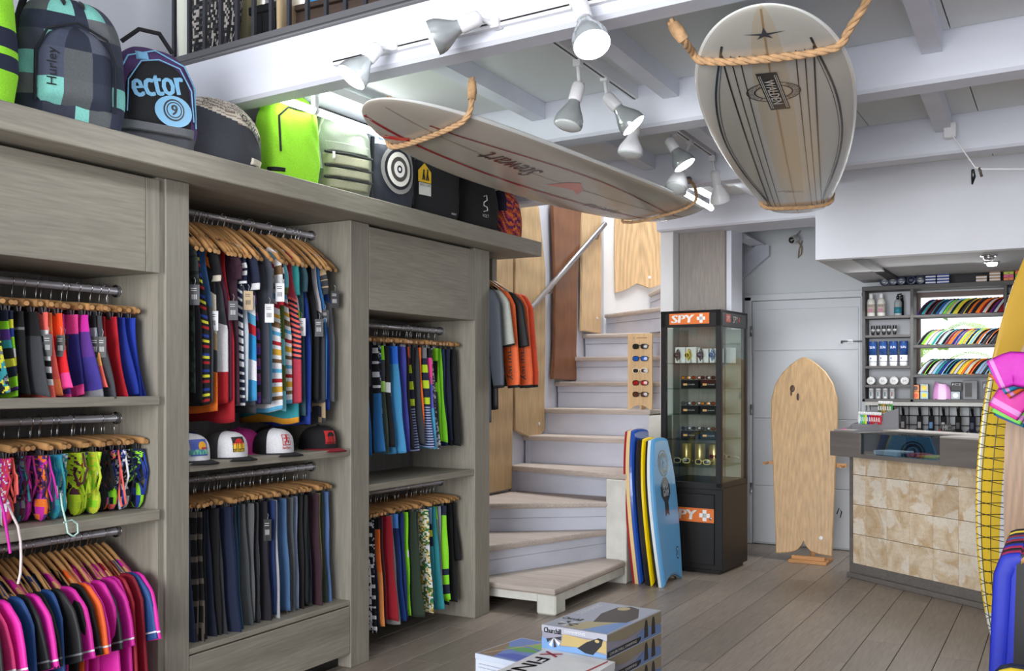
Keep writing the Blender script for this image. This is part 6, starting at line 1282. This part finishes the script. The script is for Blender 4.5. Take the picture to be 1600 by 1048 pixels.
for i, px in enumerate((1364, 1380, 1396, 1412)): lath('tube', 'large blue and white sunscreen tube, %s from left' % ordw(i+1), 'tube', px, 1.578, [[(.028, .0), (.030, .004), (.031, .09)], [(.0312, .09), (.034, .2), (.035, .205)], [(.0315, .035), (.0316, .05)]], (K(226, 228, 232), K(50, 90, 160), K(200, 205, 215)), art2, sc=(1, .75), capn=['body', 'upper_body', 'band'])
for i, px in enumerate((1361, 1380, 1397, 1414)):
    x = xat(px, 1.45); Y = 8.66; t = thing('wax_tin', 'round white tin standing on edge, %s from left' % ordw(i+1), 'tin', (x, Y, 1.424)); F = frame((x, Y, 1.424+.033), (1, 0, 0), z=(0, -1, 0))
    MB().lathe([(.031, -.012), (.033, -.010), (.033, .010), (.030, .012)], 24, F, K(226, 226, 226)).build('body', gloss, t); mb = MB(); text(mb, 'SB', .03, .016, F @ Matrix.Translation((0, 0, .0128)), K(80, 90, 110)); mb.build('lettering', paint, t)
for i, px in enumerate((1361, 1372, 1383, 1394)):
    x = xat(px, 1.35); t = thing('stick', 'white sunscreen stick, %s from left on the bottom tower shelf' % ordw(i+1), 'stick', (x, 8.67, 1.309)); M = Matrix.Translation((x, 8.67, 1.309))
    MB().lathe([(.018, 0), (.0185, .003), (.0185, .07)], 16, M @ Matrix.Diagonal((1, .7, 1, 1)), K(232, 234, 234)).build('body', gloss, t); MB().lathe([(.0187, .0705), (.0187, .082), (.016, .085)], 16, M @ Matrix.Diagonal((1, .7, 1, 1)), K(240, 240, 240)).build('cap', gloss, t); MB().box(-.006, -.0137, .02, .003, -.0132, .055, K(60, 110, 130) if i < 3 else K(170, 60, 80), M=M).build('print', paint, t)
# fins
def fin_mesh(c, c2, s=1.0, sq=1.0):
    P = [(0, 0), (.105, 0), (.100, .02), (.104, .05), (.116, .085), (.138, .118), (.150, .130), (.136, .132), (.112, .125), (.085, .108), (.058, .082), (.032, .048), (.013, .02)]
    P = [(x*s*sq, z*s) for x, z in P]; n_ = len(P); cx0, cz0 = .08*s, .05*s; vs = []
    for y, k in ((-.0045, .88), (-.0015, 1), (.0015, 1), (.0045, .88)): vs += [(cx0+(x-cx0)*k, y*(1-z/(.3*s)), cz0+(z-cz0)*k) for x, z in P]
    fs = [tuple(range(n_))[::-1], tuple(range(3*n_, 4*n_))]+[(i*n_+k, i*n_+(k+1) % n_, (i+1)*n_+(k+1) % n_, (i+1)*n_+k) for i in range(3) for k in range(n_)]
    cols = [c2 or c, c]+[c if i != 1 else c]*0+[c]*(3*n_)
    mb = MB(); mb.add(vs, fs, cols)
    return mb
fc = dict(p=('purple', PU), r=('red', K(150, 40, 44)), k=('black', BK), y=('yellow', K(220, 190, 60)), b=('blue', K(40, 110, 180)), s=('pale blue', K(140, 190, 220)), g=('green', K(130, 210, 60)), o=('orange', OR), w=('white', K(226, 230, 230)), t=('teal', TQ), m=('maroon', MR), l=('lime', K(190, 230, 70)), d=('grey', DG), n=('navy', K(40, 50, 130)))
rows = [('pkrktkmkbsgykykdkokorkk', 1.989, 'top'), ('dkokgwktdkkronblykskokdk', 1.745, 'middle'), ('ktgkmkkstnkkykyokrkssdk', 1.507, 'bottom')]
fm = {}
for ri, (s_, z, rn) in enumerate(rows):
    n_ = len(s_); xa = xat(1432, z); xb = xat(1556, z)
    for i, ch_ in enumerate(s_):
        big = 1.32 if i >= n_-2 else .98; key = (ch_, s_[(i+3) % n_], big)
        if key not in fm: fm[key] = fin_mesh(fc[ch_][1], fc[key[1]][1] if key[1] != ch_ else K(200, 200, 200), big).build('surfboard_fin', gloss, mesh_only=True, fixn=True)
        o = link('surfboard_fin', fm[key], None, (xa+(xb-xa)*i/(n_-1), 8.64+.03*((i*7) % 3)/3, z)); o.rotation_euler = (0, 0, math.radians(26))
        tag(o, '%s surfboard fin, %s from left on the %s fin shelf' % (fc[ch_][0], ordw(i+1), rn), 'fin')
# bottom row of the unit
def cuboid(name, label, cat, px0, px1, z0, h, d, col, Y=8.64, deco=None, b=.002):
    x0, x1 = xat(px0, z0, Y), xat(px1, z0, Y); t = thing(name, label, cat, ((x0+x1)/2, Y, z0)); MB().box(x0, Y, z0, x1, Y+d, z0+h, col, b=b).build('body', paint, t)
    if deco: mb = MB(); deco(mb, x0, x1, Y-.001, z0, h); mb.build('print', paint, t)
    return t
def dot(c, c2=None):
    def f(mb, x0, x1, Y, z0, h):
        F = frame(((x0+x1)/2, Y, z0+h*.5), (1, 0, 0), y=(0, 0, 1)); r = min(x1-x0, h)*.34; n_ = 18
        mb.add([F @ Vector((0, 0, 0))]+[F @ Vector((r*math.cos(2*PI*k/n_), r*math.sin(2*PI*k/n_), .0)) for k in range(n_)], [(0, 1+k, 1+(k+1) % n_) for k in range(n_)], c)
    return f
cuboid('wax_box', 'orange box with a dark circle, upper left under the fins', 'box', 1425, 1436, 1.368, .055, .08, K(226, 140, 80), deco=dot(K(90, 60, 60)))
cuboid('wax_box', 'orange box with a red circle, lower left under the fins', 'box', 1425, 1436, 1.309, .057, .08, K(236, 150, 80), deco=dot(K(230, 80, 40)))
cuboid('wax_box', 'pale box with a yellow circle, upper of two', 'box', 1438, 1450, 1.370, .06, .08, K(180, 190, 190), deco=dot(K(236, 200, 60)))
cuboid('wax_box', 'pale box with a yellow circle, lower of two', 'box', 1438, 1450, 1.309, .059, .08, K(150, 190, 210), deco=dot(K(236, 196, 50)))
p = (xat(1472, 1.3), 8.66, 1.308); t = thing('pouch', 'lilac plastic-wrapped bundle under the fin shelves', 'bundle', p)
MB().grid(lambda u, v: (p[0]+.068*math.copysign(abs(math.cos(2*PI*u))**.6, math.cos(2*PI*u))*(1-.25*v**3), p[1]+.03*math.sin(2*PI*u)*(1-.3*v), p[2]+.125*v-.02*v*math.cos(2*PI*u)+.004*math.sin(u*40)), 40, 14, lambda u, v: K(196, 140, 190), closed_u=True).build('body', gloss, t)
def tractxt(mb, x0, x1, Y, z0, h): text(mb, 'FCS', (x1-x0)*.8, h*.25, frame(((x0+x1)/2, Y, z0+h*.75), (1, 0, 0), y=(0, 0, 1)), WH, shear=.2)
cuboid('packet', 'black packet with white lettering under the fins', 'packet', 1486, 1503, 1.375, .07, .02, BK, 8.67, tractxt); cuboid('wax_box', 'grey wax box with a pale diamond under the fins', 'box', 1486, 1500, 1.309, .06, .05, K(160, 170, 176), 8.64, dot(K(215, 220, 222)))
cuboid('packet', 'clear blister pack with black traction pads', 'packet', 1505, 1527, 1.309, .15, .02, K(120, 120, 126), 8.66, lambda mb, x0, x1, Y, z0, h: mb.box(x0+.012, Y-.004, z0+.02, x0+.062, Y+.001, z0+h-.02, BK))
cuboid('packet', 'grey packet hanging at the right end below the fins', 'packet', 1535, 1552, 1.309, .14, .02, K(90, 92, 98), 8.66, tractxt)
# on top of the unit
for i, px in enumerate((1382, 1395, 1408, 1424, 1438)):
    x = xat(px, 2.27, 8.62); z = 2.236; t = thing('wax_tin', 'dark tin with a white badge on top of the unit, %s from left' % ordw(i+1), 'tin', (x, 8.62, z)); F = frame((x, 8.62, z+.037), (1, 0, 0), z=(0, -1, 0))
    MB().lathe([(.033, -.015), (.0365, -.012), (.0365, .012), (.032, .014)], 24, F, K(60, 68, 90)).build('body', gloss, t); MB().lathe([(.024, .0142), (.001, .0146)], 20, F, (K(200, 205, 215), K(200, 205, 215), K(190, 196, 206), K(70, 76, 96), K(215, 218, 222))[i]).build('label', paint, t); MB().box(-.014, -.004, .0148, .014, .006, .0152, K(50, 60, 90), M=F).build('print', paint, t)
def band(mb, x0, x1, Y, z0, h): mb.box(x0, Y-.0005, z0+h*.3, x1, Y, z0+h*.7, K(225, 228, 235)); 
n_ = 0
for nm, px0, px1, rows_, c in (('blue wax box', 1446, 1462, 3, K(50, 70, 140)), ('blue and white wax box', 1464, 1483, 4, K(60, 84, 160)), ('tan wax box', 1525, 1542, 2, K(190, 160, 130)), ('tan wax box', 1546, 1563, 4, K(196, 160, 120))):
    for k in range(rows_): n_ += 1; cuboid('wax_box', '%s, %s up in the stack %s' % (nm, ordw(k+1), {1446: 'beside the tins', 1464: 'second from the tins', 1525: 'right of the lamp', 1546: 'tallest in tan'}[px0]), 'box', px0, px1, 2.236+.0235*k, .0228, .06, c, 8.61, band)
for j, (px0, px1) in enumerate(((1568, 1584), (1586, 1601))):
    for k, (cn, c) in enumerate((('yellow-green', K(200, 210, 60)), ('pink', K(230, 80, 140)), ('orange', K(236, 130, 50)), ('green', K(90, 180, 80)), ('lime', K(170, 210, 60)))[:3+j*2][::-1]): cuboid('wax_box', '%s wax box, %s up in the %s bright stack' % (cn, ordw(k+1), ('left', 'right')[j]), 'box', px0, px1, 2.236+.0235*k, .0228, .06, c, 8.61, lambda mb, x0, x1, Y, z0, h: mb.box((x0+x1)/2-.008, Y-.0005, z0+.008, (x0+x1)/2+.008, Y, z0+.012, BK))
# downlights under the till soffit
for i, (px, py) in enumerate(((1545, 401), (1550, 411))):
    p = onZ(px, py, 2.30); t = thing('downlight', '%s chrome downlight in the soffit over the till' % ('front', 'rear')[i], 'lamp', p); M = Matrix.Translation((p.x, p.y, 2.31)) @ Matrix.Rotation(PI, 4, 'X')
    l_ = bpy.data.lights.new('downlight', 'SPOT'); l_.energy = 9; l_.spot_size = 1.9; l_.spot_blend = .8; l_.shadow_soft_size = .04; lo_ = bpy.data.objects.new('downlight_beam', l_); COL.objects.link(lo_); lo_.location = (p.x, p.y, 2.24)
    MB().lathe([(.055, 0), (.052, .008), (.036, .01), (.034, .002)], 24, M).build('ring', chrome, t); MB().lathe([(.034, .001), (.036, .018), (.03, .03), (.002, .034)], 20, M).build('bulb', lens_on if i else chrome, t)
# wire grid and leashes under the unit
t = thing('wire_grid', 'black wire grid on the wall behind the counter', 'grid', (-.9, 8.78, 1.0))
for z in (1.245, 1.17, 1.095, 1.02, .95): MB().tube([(-1.47, 8.775, z), (.2, 8.775, z)], .0035, 6).build('wire', black, t)
for k in range(22): x = -1.46+k*.0765; MB().tube([(x, 8.77, .9), (x, 8.77, 1.25)], .0035, 6).build('wire', black, t)
ls = [(1375, 'crimson', K(150, 30, 50), K(190, 60, 80), 0), (1395, 'red', K(210, 60, 40), K(230, 80, 50), 0), (1411, 'grey and orange', K(70, 70, 76), K(180, 100, 50), 1), (1437, 'black and grey', K(40, 40, 44), K(90, 90, 100), 1), (1455, 'black and light blue', K(30, 30, 36), K(90, 150, 210), 1), (1474, 'red and black', K(30, 26, 30), K(190, 40, 44), 1), (1497, 'plain black', K(24, 24, 26), K(34, 34, 36), 1), (1519, 'navy', K(26, 30, 48), K(30, 40, 80), 1), (1536, 'thin black', K(24, 24, 26), K(40, 36, 40), 1)]
for i, (px, cn, c, c2, lp) in enumerate(ls):
    x = onY(px, 650, 8.74).x; t = thing('surf_leash', '%s surf leash on the wire grid, %s from left' % (cn, ordw(i+1)), 'leash', (x, 8.74, 1.25))
    MB().tube([(x-.004, 8.75, 1.25), (x, 8.735, 1.22), (x+.006, 8.74, 1.15)], [.012, .02, .016], 8, BK, flat=.6).build('swivel', gloss, t)
    MB().box(x-.02, 8.72, 1.04, x+.024, 8.745, 1.17, c, b=.006).build('cuff', fabric, t)
    MB().box(x-.012, 8.717, 1.07, x+.012, 8.72, 1.12, K(200, 200, 205) if i in (1, 2, 3, 5) else c2).build('label', paint, t)
    if lp:
        for r_ in (0, 1): MB().tube([(x+.045*math.cos(a)*(1+.15*r_)-.002, 8.73+.008*r_, 1.04-.075+.075*math.sin(a)*(1+.1*r_)+.02) for a in [2*PI*k/20 for k in range(20)]], .0065, 6, c2, closed=True).build('cord', gloss, t)
    else: MB().box(x-.01, 8.725, .95, x+.016, 8.74, 1.04, c2, b=.004).build('cord', fabric, t)
p = onY(1479, 668, 8.70); mb = MB(); F = frame(p, (1, .0, .08), y=(0, 0, 1)); mb.box(-.035, -.03, -.002, .035, .03, 0, BK, M=F); text(mb, 'MC', .055, .04, F @ Matrix.Translation((0, 0, .001)), WH, shear=.2, bold=.001); o = mb.build('sticker', paint, at=p); tag(o, 'black sticker with white letters among the leashes', 'sticker')
# hooked bag at the right edge by the window
x = onY(1592, 480, 8.55).x; t = thing('cap', 'black cap with a green band hanging at the right of the window', 'cap', (x, 8.55, 2.05))
MB().grid(lambda u, v: (x+.09*math.cos(2*PI*u)*(1-v**3)**.5, 8.57+.06*math.sin(2*PI*u)*(1-v**3)**.5, 1.98+.11*v), 20, 10, lambda u, v: BK if v > .25 else K(120, 130, 70), closed_u=True).build('crown', fabric, t)
MB().grid(lambda u, v: (x-.09+.17*u, 8.50-.06*v*math.sin(PI*u), 1.975-.03*v), 12, 3, lambda u, v: K(60, 60, 54)).build('brim', fabric, t)
MB().tube([(x-.05, 8.6, 2.19), (x-.055, 8.58, 2.1), (x-.085, 8.56, 1.98), (x-.09, 8.55, 1.75)], .006, 6, K(70, 50, 90)).build('strap', fabric, t)

# ================================================================== BOARDS AND SHIRTS AT THE RIGHT EDGE
t = thing('surfboard', 'yellow surfboard with black lattice lines and a white and blue deck', 'surfboard', (-.15, 5.95, 0))
bt_ = onZ(1566, 1012, .0); tp = onY(1640, 380, 6.05)
BA = Vector((bt_.x+.02, bt_.y, .0)); BT = Vector((tp.x+.0, 6.12, 2.25)); ax = (BT-BA).normalized(); L_ = (BT-BA).length
sd = Vector((.86, .51, 0)); sd = (sd-ax*sd.dot(ax)).normalized(); nn = sd.cross(ax)
def yw(s): return .27*(math.sin(PI*min(1, max(0, s*.93+.035)))**.62)
def yb(s, f, out=0, th=.032):
    w = yw(s); a = f; h = th*min(1, (s*(1-s))**.5*2.8+.1)
    return BA+ax*(L_*s)+sd*(w*math.sin(a))+nn*((h*math.cos(a))+out*math.copysign(1, math.cos(a)))+Vector((0, 0, .004))
ye_ = K(232, 196, 60)
def ycol(u, v):
    a = 2*PI*u; f = math.sin(a)
    if v > .66: return K(222, 178, 70)
    if math.cos(a) < 0: return ye_
    if f > -.47: return K(225, 230, 236) if v > .17 else K(110, 150, 200)
    if -.955 <= f < -.925 or (v < .08 and f < -.8): return K(214, 216, 206)
    return ye_
MB().grid(lambda u, v: yb(.5-.5*math.cos(PI*v), 2*PI*u), 48, 60, lambda u, v: ycol(u, .5-.5*math.cos(PI*v)), closed_u=True).build('body', gloss, t, fixn=True)
mb = MB()
for k in range(48):
    s = .02+.0135*k; a0, a1 = -PI*.5, -PI*.105
    pts = [yb(s+.0135*(q/5)*(1 if k % 2 else -1)+.004, a0+(a1-a0)*q/5, .001) for q in range(6)]; mb.tube(pts, .0022, 4, K(60, 60, 50))
    pts = [yb(s, -PI*.5-(PI*.3)*q/4, .001) for q in range(5)]; mb.tube(pts, .0022, 4, K(60, 60, 50))
for a in (-PI*.36, -PI*.25, -PI*.1): mb.tube([yb(.02+.65*q/30, a, .0012) for q in range(31)], .002, 4, K(70, 70, 56))
mb.build('lattice_print', gloss, t)
# wooden board in front of it
p = onY(1600, 512, 5.3); xl = onY(1568, 700, 5.3).x; t = thing('wooden_surfboard', 'brown wooden board with rounded top at the right edge', 'board', (xl+.2, 5.3, 0)); zt_ = p.z
poly = [(xl+.42, 0), (xl+.42, zt_-.1), (xl+.36, zt_+.04), (xl+.28, zt_+.09), (xl+.2, zt_+.085), (xl+.13, zt_+.02), (xl+.07, zt_-.12), (xl+.03, zt_-.28), (xl+.005, zt_-.5), (xl, zt_-.8), (xl+.005, .5), (xl+.02, 0)]
MB().prism(poly, 5.3, 5.33, axis='Y').build('plank', oak('oak_edge', K(172, 138, 108), .8, 1.15), t, fixn=True)
rods['R1'] = (4.2, 5.0, 1.74); rods['R2'] = (2.9, 4.3, 1.06)
RXS = RX
rk = thing('clothes_rack', 'chrome clothes rack at the right edge holding rash guards', 'rack', (.05, 4.2, 0))
for (a, b_, z) in ((4.3, 5.0, 1.74), (3.2, 4.3, 1.06), (2.9, 3.2, .80)): MB().tube([(.14 if z > 1.5 else .07, a, z), (.14 if z > 1.5 else .07, b_, z)], .013, 10).build('rail_tube', chrome, rk)
for (y, z) in ((5.0, 1.74), (4.3, 1.74), (3.2, 1.06), (2.9, .8)): MB().tube([(.14 if z > 1.5 else .07, y, 0), (.14 if z > 1.5 else .07, y, z)], .014, 10).build('upright', chrome, rk)
rods['R3'] = (2.9, 3.2, .80); RAILN['R3'] = 'lowest rail at the right edge'
def rhang(rail, y, cn, c, c2, L_, sl, lab, i, yaw=0, W_=.22, sd_=1.0, xr=.07, kr_=1.0):
    z = rods[rail][2]; hanger('s', (xr, y, z), yaw, rail)
    tr = K(230, 150, 220)
    me = shirt(lambda x, zz, v, u: BK if (x > -.215 and c[2] > .4 and c[0] < .1 and not c2) else c, L=L_, th=.012, ph=i*1.3, slv=lambda t: (c2 if t < .78 or t > .9 else tr) if c2 else c, sl=sl, W_=W_, nv=14, sdir=sd_, kr=kr_).build('rash_guard', sheenf, mesh_only=True)
    o = link('rash_guard', me, None, (xr, y, z)); o.rotation_euler = (0, 0, yaw); XF[o.name] = Matrix.Translation((xr, y, z)); tag(o, lab, 'shirt')
mg2 = K(214, 50, 190)
for i, (cn, c, sl) in enumerate((('plum', K(110, 40, 110), .34), ('magenta', mg2, .34), ('teal', K(40, 120, 150), .33), ('lime green', K(140, 230, 100), .31), ('hot pink', K(225, 60, 170), .28), ('orange', K(240, 110, 50), .14), ('blue', K(40, 140, 190), .11), ('bright magenta', mg2, .08))):
    rhang('R1', 4.93-.045*i, cn, c, c, .42, sl*.8, '%s rash guard, %s from front on the upper right-edge rail' % (cn, ordw(8-i)), i, W_=.19, sd_=2.0+.12*i, xr=.14)
cc = [('black', BK), ('yellow', K(245, 215, 80)), ('navy', NV), ('crimson', K(150, 40, 70)), ('blue', K(60, 100, 170)), ('crimson', K(170, 40, 70)), ('black', BK), ('royal blue', K(34, 50, 176)), ('magenta', K(180, 40, 90)), ('black', BK), ('magenta', K(170, 40, 90)), ('royal blue', K(26, 42, 170))]
for i, (cn, c) in enumerate(cc): rhang('R2', 4.22-.055*i, cn, c, None, .72, .5, '%s rash guard, %s from front on the lower right-edge rail' % (cn, ordw(12-i)), i, W_=.245, kr_=.45, sd_=.45)
for i, (cn, c) in enumerate((('dark navy', NV), ('yellow', K(240, 210, 60)), ('black', BK))): rhang('R3', 3.10-.05*i, cn, c, None, .55, .4, '%s rash guard, %s from front on the lowest right-edge rail' % (cn, ordw(3-i)), i, W_=.2)

# ================================================================== CARTONS IN THE FOREGROUND
TZ = .325; cA = onZ(847, 975, TZ); cB = onZ(948, 991, TZ); cC = onZ(1025, 952, TZ); cD = cA+(cC-cB)
ux = (cB-cA); uy = (cC-cB); lw, ld = ux.length, uy.length; MX = frame((cA.x, cA.y, 0), ux, z=(0, 0, 1)); ld = uy.dot(Vector((MX[0][1], MX[1][1], MX[2][1])))
gb = [K(150, 150, 168), K(176, 160, 120), K(120, 150, 200), K(160, 160, 176)]
def carton(label, z0, z1, prints=True):
    t = thing('carton', label, 'box', MX @ Vector((lw/2, ld/2, z0)))
    MB().box(0, 0, z0+.0005, lw, ld, z1-.0005, K(152, 150, 166), M=MX, b=.0015).build('body', paint, t)
    MB().box(-.0018, -.0018, z1-.03, lw+.0018, ld+.0018, z1-.0002, K(176, 178, 190), M=MX, b=.001).build('lid', paint, t)
    mb = MB(); h = z1-z0
    F = MX @ frame((0, -.0025, z0), (1, 0, 0), y=(0, 0, 1))  # front
    def poly(F, P, c, o): mb.add([F @ Vector((a, b_, o)) for a, b_ in P], [tuple(range(len(P)))], c)
    poly(F, [(.0, 0), (lw, 0), (lw, h*.12), (lw*.6, h*.28), (lw*.3, h*.2), (0, h*.5)], K(120, 160, 210), .0002); poly(F, [(lw*.30, h*.24), (lw*.6, h*.28), (lw, h*.2), (lw, h*.72), (lw*.7, h*.66), (lw*.34, h*.74)], K(190, 168, 112), .0003)
    poly(F, [(lw*.56, h*.24), (lw*.68, h*.08), (lw*.80, h*.06), (lw*.93, h*.5), (lw*.95, h*.76), (lw*.88, h*.8), (lw*.7, h*.55)], K(40, 40, 44), .0005); poly(F, [(lw*.86+.035*lw*math.cos(2*PI*k/10), h*.66+.07*h*math.sin(2*PI*k/10)) for k in range(10)], K(190, 168, 112), .0007)
    text(mb, 'Churchill', lw*.27, h*.22, F @ Matrix.Translation((lw*.17, h*.80, .001)), K(24, 24, 28), bold=.001); text(mb, 'SWIMFINS', lw*.32, h*.12, F @ Matrix.Translation((lw*.52, h*.86, .001)), K(225, 225, 232))
    for k in range(5):
        a = PI+.2+k*(PI-.4)/4; a2 = a+.42; poly(F, [(lw*.19, h*.52), (lw*.19+lw*.12*math.cos(a), h*.52+h*.42*math.sin(a)), (lw*.19+lw*.12*math.cos(a2), h*.52+h*.42*math.sin(a2))], K(225, 225, 225) if k % 2 else K(60, 60, 66), .0008+.0001*k)
    G = MX @ frame((lw+.0025, 0, z0), (0, 1, 0), y=(0, 0, 1))  # right side
    poly(G, [(0, 0), (ld, 0), (ld, h*.35), (ld*.7, h*.6), (ld*.45, h*.2), (0, h*.3)], K(110, 140, 190), .0002); poly(G, [(.0, h*.95), (ld, h*.95), (ld, h*.45), (ld*.6, h*.6), (ld*.3, h*.45), (0, h*.7)], K(150, 140, 116), .0003)
    for a in (.66, .80): poly(G, [(ld*a, h*.1), (ld*(a+.08), h*.1), (ld*(a+.07), h*.7), (ld*(a+.055), h*.88), (ld*(a+.025), h*.88), (ld*(a+.01), h*.7)], K(44, 42, 44), .0005)
    poly(G, [(0, h*.02), (ld*.55, h*.02), (ld*.6, h*.13), (ld*.6, h*.26), (0, h*.26)], K(30, 30, 34), .0006); text(mb, 'CHURCHILL SWIMFINS', ld*.48, h*.12, G @ Matrix.Translation((ld*.28, h*.14, .0008)), K(220, 220, 220))
    if prints:
        H = MX @ Matrix.Translation((0, 0, z1+.0003)); poly(H, [(.01, .01), (lw-.01, .01), (lw-.01, ld-.01), (.01, ld-.01)], K(178, 186, 204), .0001); poly(H, [(lw*.3, .02), (lw*.95, .02), (lw*.95, ld*.6), (lw*.7, ld*.4), (lw*.45, ld*.3)], K(190, 180, 140), .0002); poly(H, [(lw*.6, ld*.02), (lw*.98, ld*.02), (lw*.98, ld*.5), (lw*.8, ld*.35)], K(120, 160, 220), .0003)
        poly(H, [(lw*.52, ld*.30), (lw*.93, ld*.42), (lw*.95, ld*.62), (lw*.72, ld*.92), (lw*.55, ld*.97), (lw*.40, ld*.88), (lw*.38, ld*.60)], K(66, 62, 64), .0005); poly(H, [(lw*.52+lw*.09*math.cos(2*PI*k/14), ld*.86+ld*.07*math.sin(2*PI*k/14)) for k in range(14)], K(196, 184, 140), .0007)
        text(mb, 'Churchill', lw*.3, ld*.08, H @ Matrix.Translation((lw*.2, ld*.3, .0008)), K(40, 40, 44), bold=.001); text(mb, 'SWIMFINS', ld*.4, lw*.09, H @ Matrix.Translation((lw*.12, ld*.68, .0008)) @ Matrix.Rotation(PI/2, 4, 'Z'), K(236, 238, 244))
        for k in range(7): a = k*2*PI/7; H2 = H @ Matrix.Translation((lw*.28, ld*.14, 0)); poly(H2, [(0, 0), (.05*math.cos(a), .05*math.sin(a)), (.05*math.cos(a+.5), .05*math.sin(a+.5))], K(225, 225, 228) if k % 2 else K(60, 60, 64), .0009)
    mb.build('print', paint, t); return t
for k, nm in enumerate(('lowest', 'middle', 'topmost')): carton('printed swim fin carton, %s of the stack of three on the floor' % nm, TZ-.108*(3-k), TZ-.108*(2-k), k == 2)
# white box in front, seen from above
w2 = .217; a0 = onZ(855, 1012, w2); b0 = onZ(946, 1030, w2); c0 = onZ(788, 1048, w2); u2 = (b0-a0).normalized()
M2 = frame((c0.x, c0.y, 0), c0 and (Vector((b0.x, b0.y, 0))-Vector((a0.x, a0.y, 0))), z=(0, 0, 1)); inv2 = M2.inverted(); A2_ = inv2 @ a0; wlen = (b0-a0).length+.05
t = thing('carton', 'white carton with bold red and black lettering in front of the stack', 'box', M2 @ Vector((.15, A2_.y/2, 0)))
y1_ = A2_.y-.008; x0_ = A2_.x*.98
Msh = M2
MB().prism([(0, -.28), (wlen+.02, -.28), (wlen+x0_, y1_), (x0_, y1_)], .0, w2-.03, K(226, 228, 232), M=M2).build('body', paint, t, fixn=True)
MB().prism([(-.002, -.282), (wlen+.022, -.282), (wlen+x0_+.002, y1_+.002), (x0_-.002, y1_+.002)], w2-.03, w2, K(232, 234, 238), M=M2).build('lid', paint, t, fixn=True)
mb = MB(); dirv = Vector((x0_-0, y1_+.28, 0)).normalized(); ang = math.atan2(dirv.y, dirv.x)
H = M2 @ Matrix.Translation((x0_*.62+.035, y1_*.30, w2+.001)) @ Matrix.Rotation(ang, 4, 'Z'); text(mb, 'SNIEX', .001, .001, H, K(0, 0, 0)) if False else None
H = M2 @ Matrix.Translation((x0_*.72+.075, y1_*.38, w2+.001)) @ Matrix.Rotation(ang+PI, 4, 'Z')
text(mb, 'X', .07, .085, H @ Matrix.Translation((-.18, 0, .0005)), K(200, 50, 60), bold=.004); text(mb, 'FINS', .30, .075, H @ Matrix.Translation((.04, 0, .0005)), K(44, 40, 46), bold=.003)
mb.prism([(wlen*.78, -.2), (wlen*.84, -.2), (wlen+x0_-.02, y1_-.02), (wlen+x0_-.03, y1_-.01)], w2+.0003, w2+.001, K(170, 50, 56), M=M2); mb.build('print', paint, t)
# flatter box with a fish picture at the left
w3 = .16; q = [onZ(743, 1020, w3), onZ(800, 984, w3), onZ(852, 975, w3), onZ(815, 1036, w3)]
e1 = Vector((q[3].x-q[0].x, q[3].y-q[0].y, 0)); M3 = frame((q[0].x, q[0].y, 0), e1, z=(0, 0, 1)); l3, d3 = .40, .50
M3 = frame((q[0].x, q[0].y, 0), e1, z=(0, 0, 1)); l3 = e1.length+.02; d3 = .36; i3 = M3.inverted()
t = thing('carton', 'pale blue carton with a painted fish beside the white one', 'box', M3 @ Vector((l3/2, d3/2, 0)))
MB().box(0, 0, 0, l3, d3, w3-.025, K(214, 222, 236), M=M3, b=.001).build('body', paint, t); MB().box(-.002, -.002, w3-.025, l3+.002, d3+.002, w3, K(205, 216, 236), M=M3, b=.001).build('lid', paint, t)
mb = MB(); H = M3 @ Matrix.Translation((0, 0, w3))
def poly3(P, c, o): mb.add([H @ Vector((a*l3, b_*d3, o)) for a, b_ in P], [tuple(range(len(P)))], c)
poly3([(.02, .02), (.98, .02), (.98, .98), (.02, .98)], K(120, 150, 220), .0005); poly3([(.02, .02), (.35, .02), (.2, .5), (.02, .7)], K(150, 130, 110), .0008); poly3([(.3, .1), (.95, .05), (.9, .3), (.5, .3)], K(90, 110, 210), .001); poly3([(.15, .45), (.5, .4), (.85, .5), (.6, .62), (.3, .6)], K(110, 180, 110), .0012); poly3([(.35, .7), (.75, .62), (.95, .8), (.6, .95)], K(150, 200, 110), .0014); poly3([(.08, .05), (.12, .05), (.55, .95), (.5, .95)], K(200, 180, 150), .0016); poly3([(.6, .8), (.72, .75), (.98, .98), (.8, .97)], K(120, 190, 130), .0018)
F = M3 @ frame((0, -.003, 0), (1, 0, 0), y=(0, 0, 1))
for k in range(3): text(mb, 'surf wax and wave notes for everyday fun' if k < 2 else 'made for the water', l3*(.75-.2*(k == 2)), .008, F @ Matrix.Translation((l3*.45, w3-.045-.016*k, .0005)), K(110, 130, 180))
mb.build('print', paint, t)
